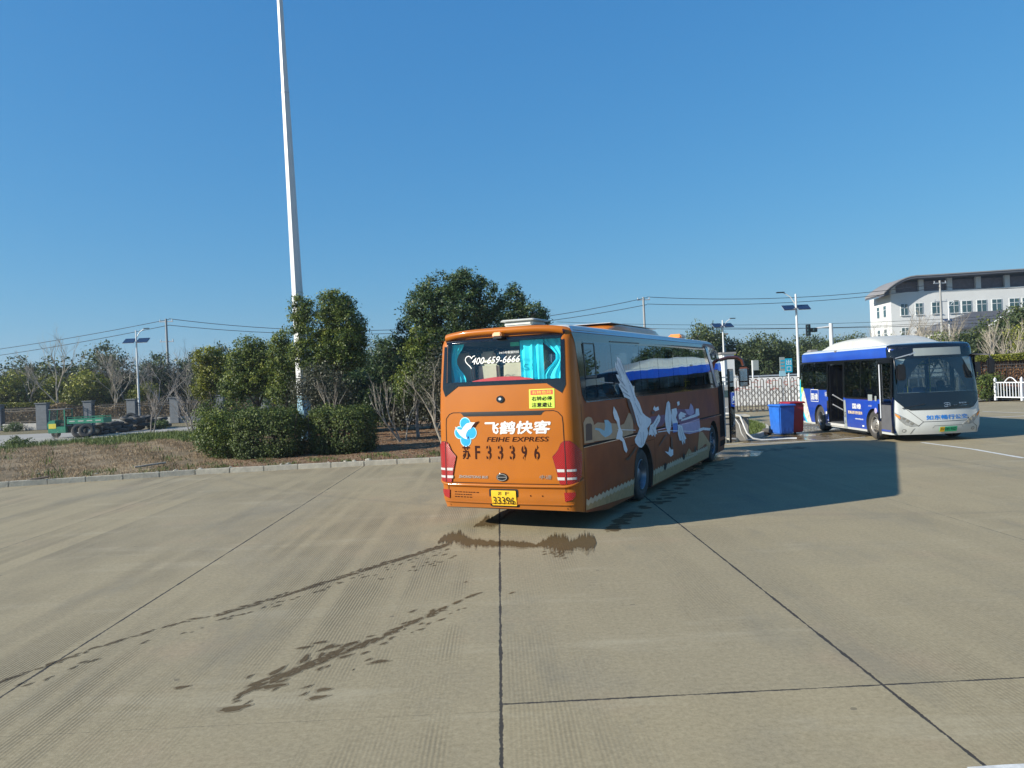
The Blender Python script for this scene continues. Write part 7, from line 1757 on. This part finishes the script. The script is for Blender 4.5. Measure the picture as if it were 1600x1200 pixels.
foliage_mass('yellow_hedge', [(H(1525, 50), 50, H(1700, 48), 48, 1.0, .42, hz(1560, 564, 50), 1.0)], 12000, .09, 'leaf_yellow', 181, 'bright yellow green clipped hedge on the bank at the right', None, 'hedge')
foliage_mass('bank_shrubbery', [(H(1525, 50), 50.6, H(1700, 48), 48.6, 1.2, 1.9, .3, 1.0)], 20000, .12, 'leaf_brown', 182, 'brownish shrubbery behind the right hand iron fence', None, 'shrubs')
foliage_mass('low_bedding', [(H(1532, 46), 46.2, H(1700, 42), 42.2, 1.4, .7, .1, 1.0)], 15000, .09, 'leaf_red', 183, 'reddish low planting at the foot of the iron fence', None, 'plants')
foliage_mass('bank_shrubbery', [(H(1536, 45), 45.2, H(1700, 41), 41.2, .6, .5, .1, 1.0)], 9000, .08, 'leaf_dusty', 185, 'dusty green low shrubs just behind the white railing', None, 'shrubs')
leafy('roadside_bush', (H(1545, 44), 44, 0), 0, [(0, 0, .8, .65, .5, .75), (.2, 0, 1.2, .4, .4, .5)], 5200, .10, 'leaf_hedge', 'bark_grey', .04, 'green bush at the left end of the white railing', 'bush', seed=184, clump=.2)
for (x_, y_, s_, lab) in ((46, 64, (1.1, 1.1, 1.25), 'nearest of the unseen trees added to darken the coach window reflections'), (54, 60, (1.2, 1.2, 1.35), 'second of the unseen trees added to darken the coach window reflections'), (63, 58, (1.2, 1.2, 1.3), 'third of the unseen trees added to darken the coach window reflections'), (73, 60, (1.2, 1.2, 1.4), 'farthest of the unseen trees added to darken the coach window reflections')):
    dup(rt, (x_, y_, 0), x_, lab, g1, s_)  # out of view, added so the coach's rear side windows reflect something dark
def right_fence():
    D = 48.5; a, b = Vector((H(1528, D), D, 0)), Vector((H(1720, 45), 45.5, 0)); d = b - a
    root = empty('iron_fence', (0, 0, 0), 0, 'dark iron railings in front of the shrubs at the right', 'fence'); mb = MB()
    for z in (.75, 1.85, 2.05): mb.bar(a + Vector((0, 0, z)), b + Vector((0, 0, z)), .05)
    mb.build('rail', MATS['iron_black'], root); mb = MB(); n = int(d.length / .14)
    for k in range(n + 1): p = a.lerp(b, k / n); mb.bar(p + Vector((0, 0, .3)), p + Vector((0, 0, 2.18)), .026)
    mb.build('bars', MATS['iron_black'], root, None)
    MB().box((a.x - .2, a.y, 1.15), (.55, .5, 2.3)).build('end_pillar', MATS['black_plastic'], root, 30, bevel=.02)
    c = (a + b) / 2; MB().box((c.x, c.y, .15), (d.length, .3, .3), math.atan2(d.y, d.x)).build('base_wall', MATS['wall_base'], root)
right_fence()
def railing():
    D = 43.5; a = gnd(1553, 626); a = Vector((H(1555, D), D, .09)); b = Vector((H(1690, 38.5), 38.5, .09)); d = b - a; n = 3; st = d.length / n; ang = math.atan2(d.y, d.x)
    words = ['left hand', 'middle', 'right hand']
    for i in range(n):
        root = empty('white_railing', a + d * i / n, ang, f'{words[i]} section of the white pavement railing with arched top', 'railing', 'white pavement railings')
        mb = MB(); mb.bar((0, 0, .0), (0, 0, 1.22), .11); mb.tube([(0, 0, 1.22), (0, 0, 1.30)], [.05, .02], 8); mb.build('post', MATS['railing_white'], root)
        mb = MB(); mb.bar((0, 0, .18), (st, 0, .18), .06); mb.bar((0, 0, 1.0), (st, 0, 1.0), .06)
        mb.tube([(.6 + (st - .9) * t, 0, 1.0 + .28 * math.sin(PI * t)) for t in np.linspace(0, 1, 12)], .03, 6); mb.build('rail', MATS['railing_white'], root, 50)
        mb = MB(); k = int(st / .19)
        for j in range(1, k): mb.bar((st * j / k, 0, .18), (st * j / k, 0, 1.0), .035)
        mb.build('baluster', MATS['railing_white'], root, None)
railing()
def parked_blue_van():
    D = 62; root = empty('parked_van', (H(1600, D) + 1.2, D, 0), 0, 'dark blue van half hidden behind the hedge at the right edge', 'van')
    MB().prism([(-2.3, .4), (-2.35, 1.2), (-1.7, 2.55), (2.3, 2.65), (2.4, .4)], 1.9, lambda u, v, t: (u, t - .95, v)).build('body', MATS['ink_blue'], root, 30, bevel=.06)
    MB().prism([(-1.95, 1.7), (-1.6, 2.4), (1.9, 2.45), (1.9, 1.7)], 1.94, lambda u, v, t: (u, t - .97, v)).build('window', MATS['window_glass'], root)
    for x in (-1.5, 1.5): wh = MB().lathe([(.2, -.95), (.36, -.95), (.36, .95), (.2, .95), (.2, -.95)], (x, 0, .36), 'Y', 20).build('wheel', MATS['black_rubber'], root, 40)
parked_blue_van()
far_ground_done = True
# ------------------------------------------------------------------ thin winter haze
def haze():
    m = bpy.data.materials.new('haze_air'); m.use_nodes = True; nt = m.node_tree; nt.nodes.remove(nt.nodes['Principled BSDF'])
    v = nt.nodes.new('ShaderNodeVolumePrincipled'); v.inputs['Density'].default_value = HAZE; v.inputs['Color'].default_value = (.80, .90, 1.0, 1); v.inputs['Anisotropy'].default_value = .3
    nt.links.new(v.outputs[0], nt.nodes['Material Output'].inputs['Volume'])
    mb = MB(); mb.box((0, 1150, 18.0), (3100, 2750, 40.0)); o = mb.build('haze', m, None, None); o['kind'] = 'stuff'; o['label'] = 'thin pale winter haze'
HAZE = .0004
haze()
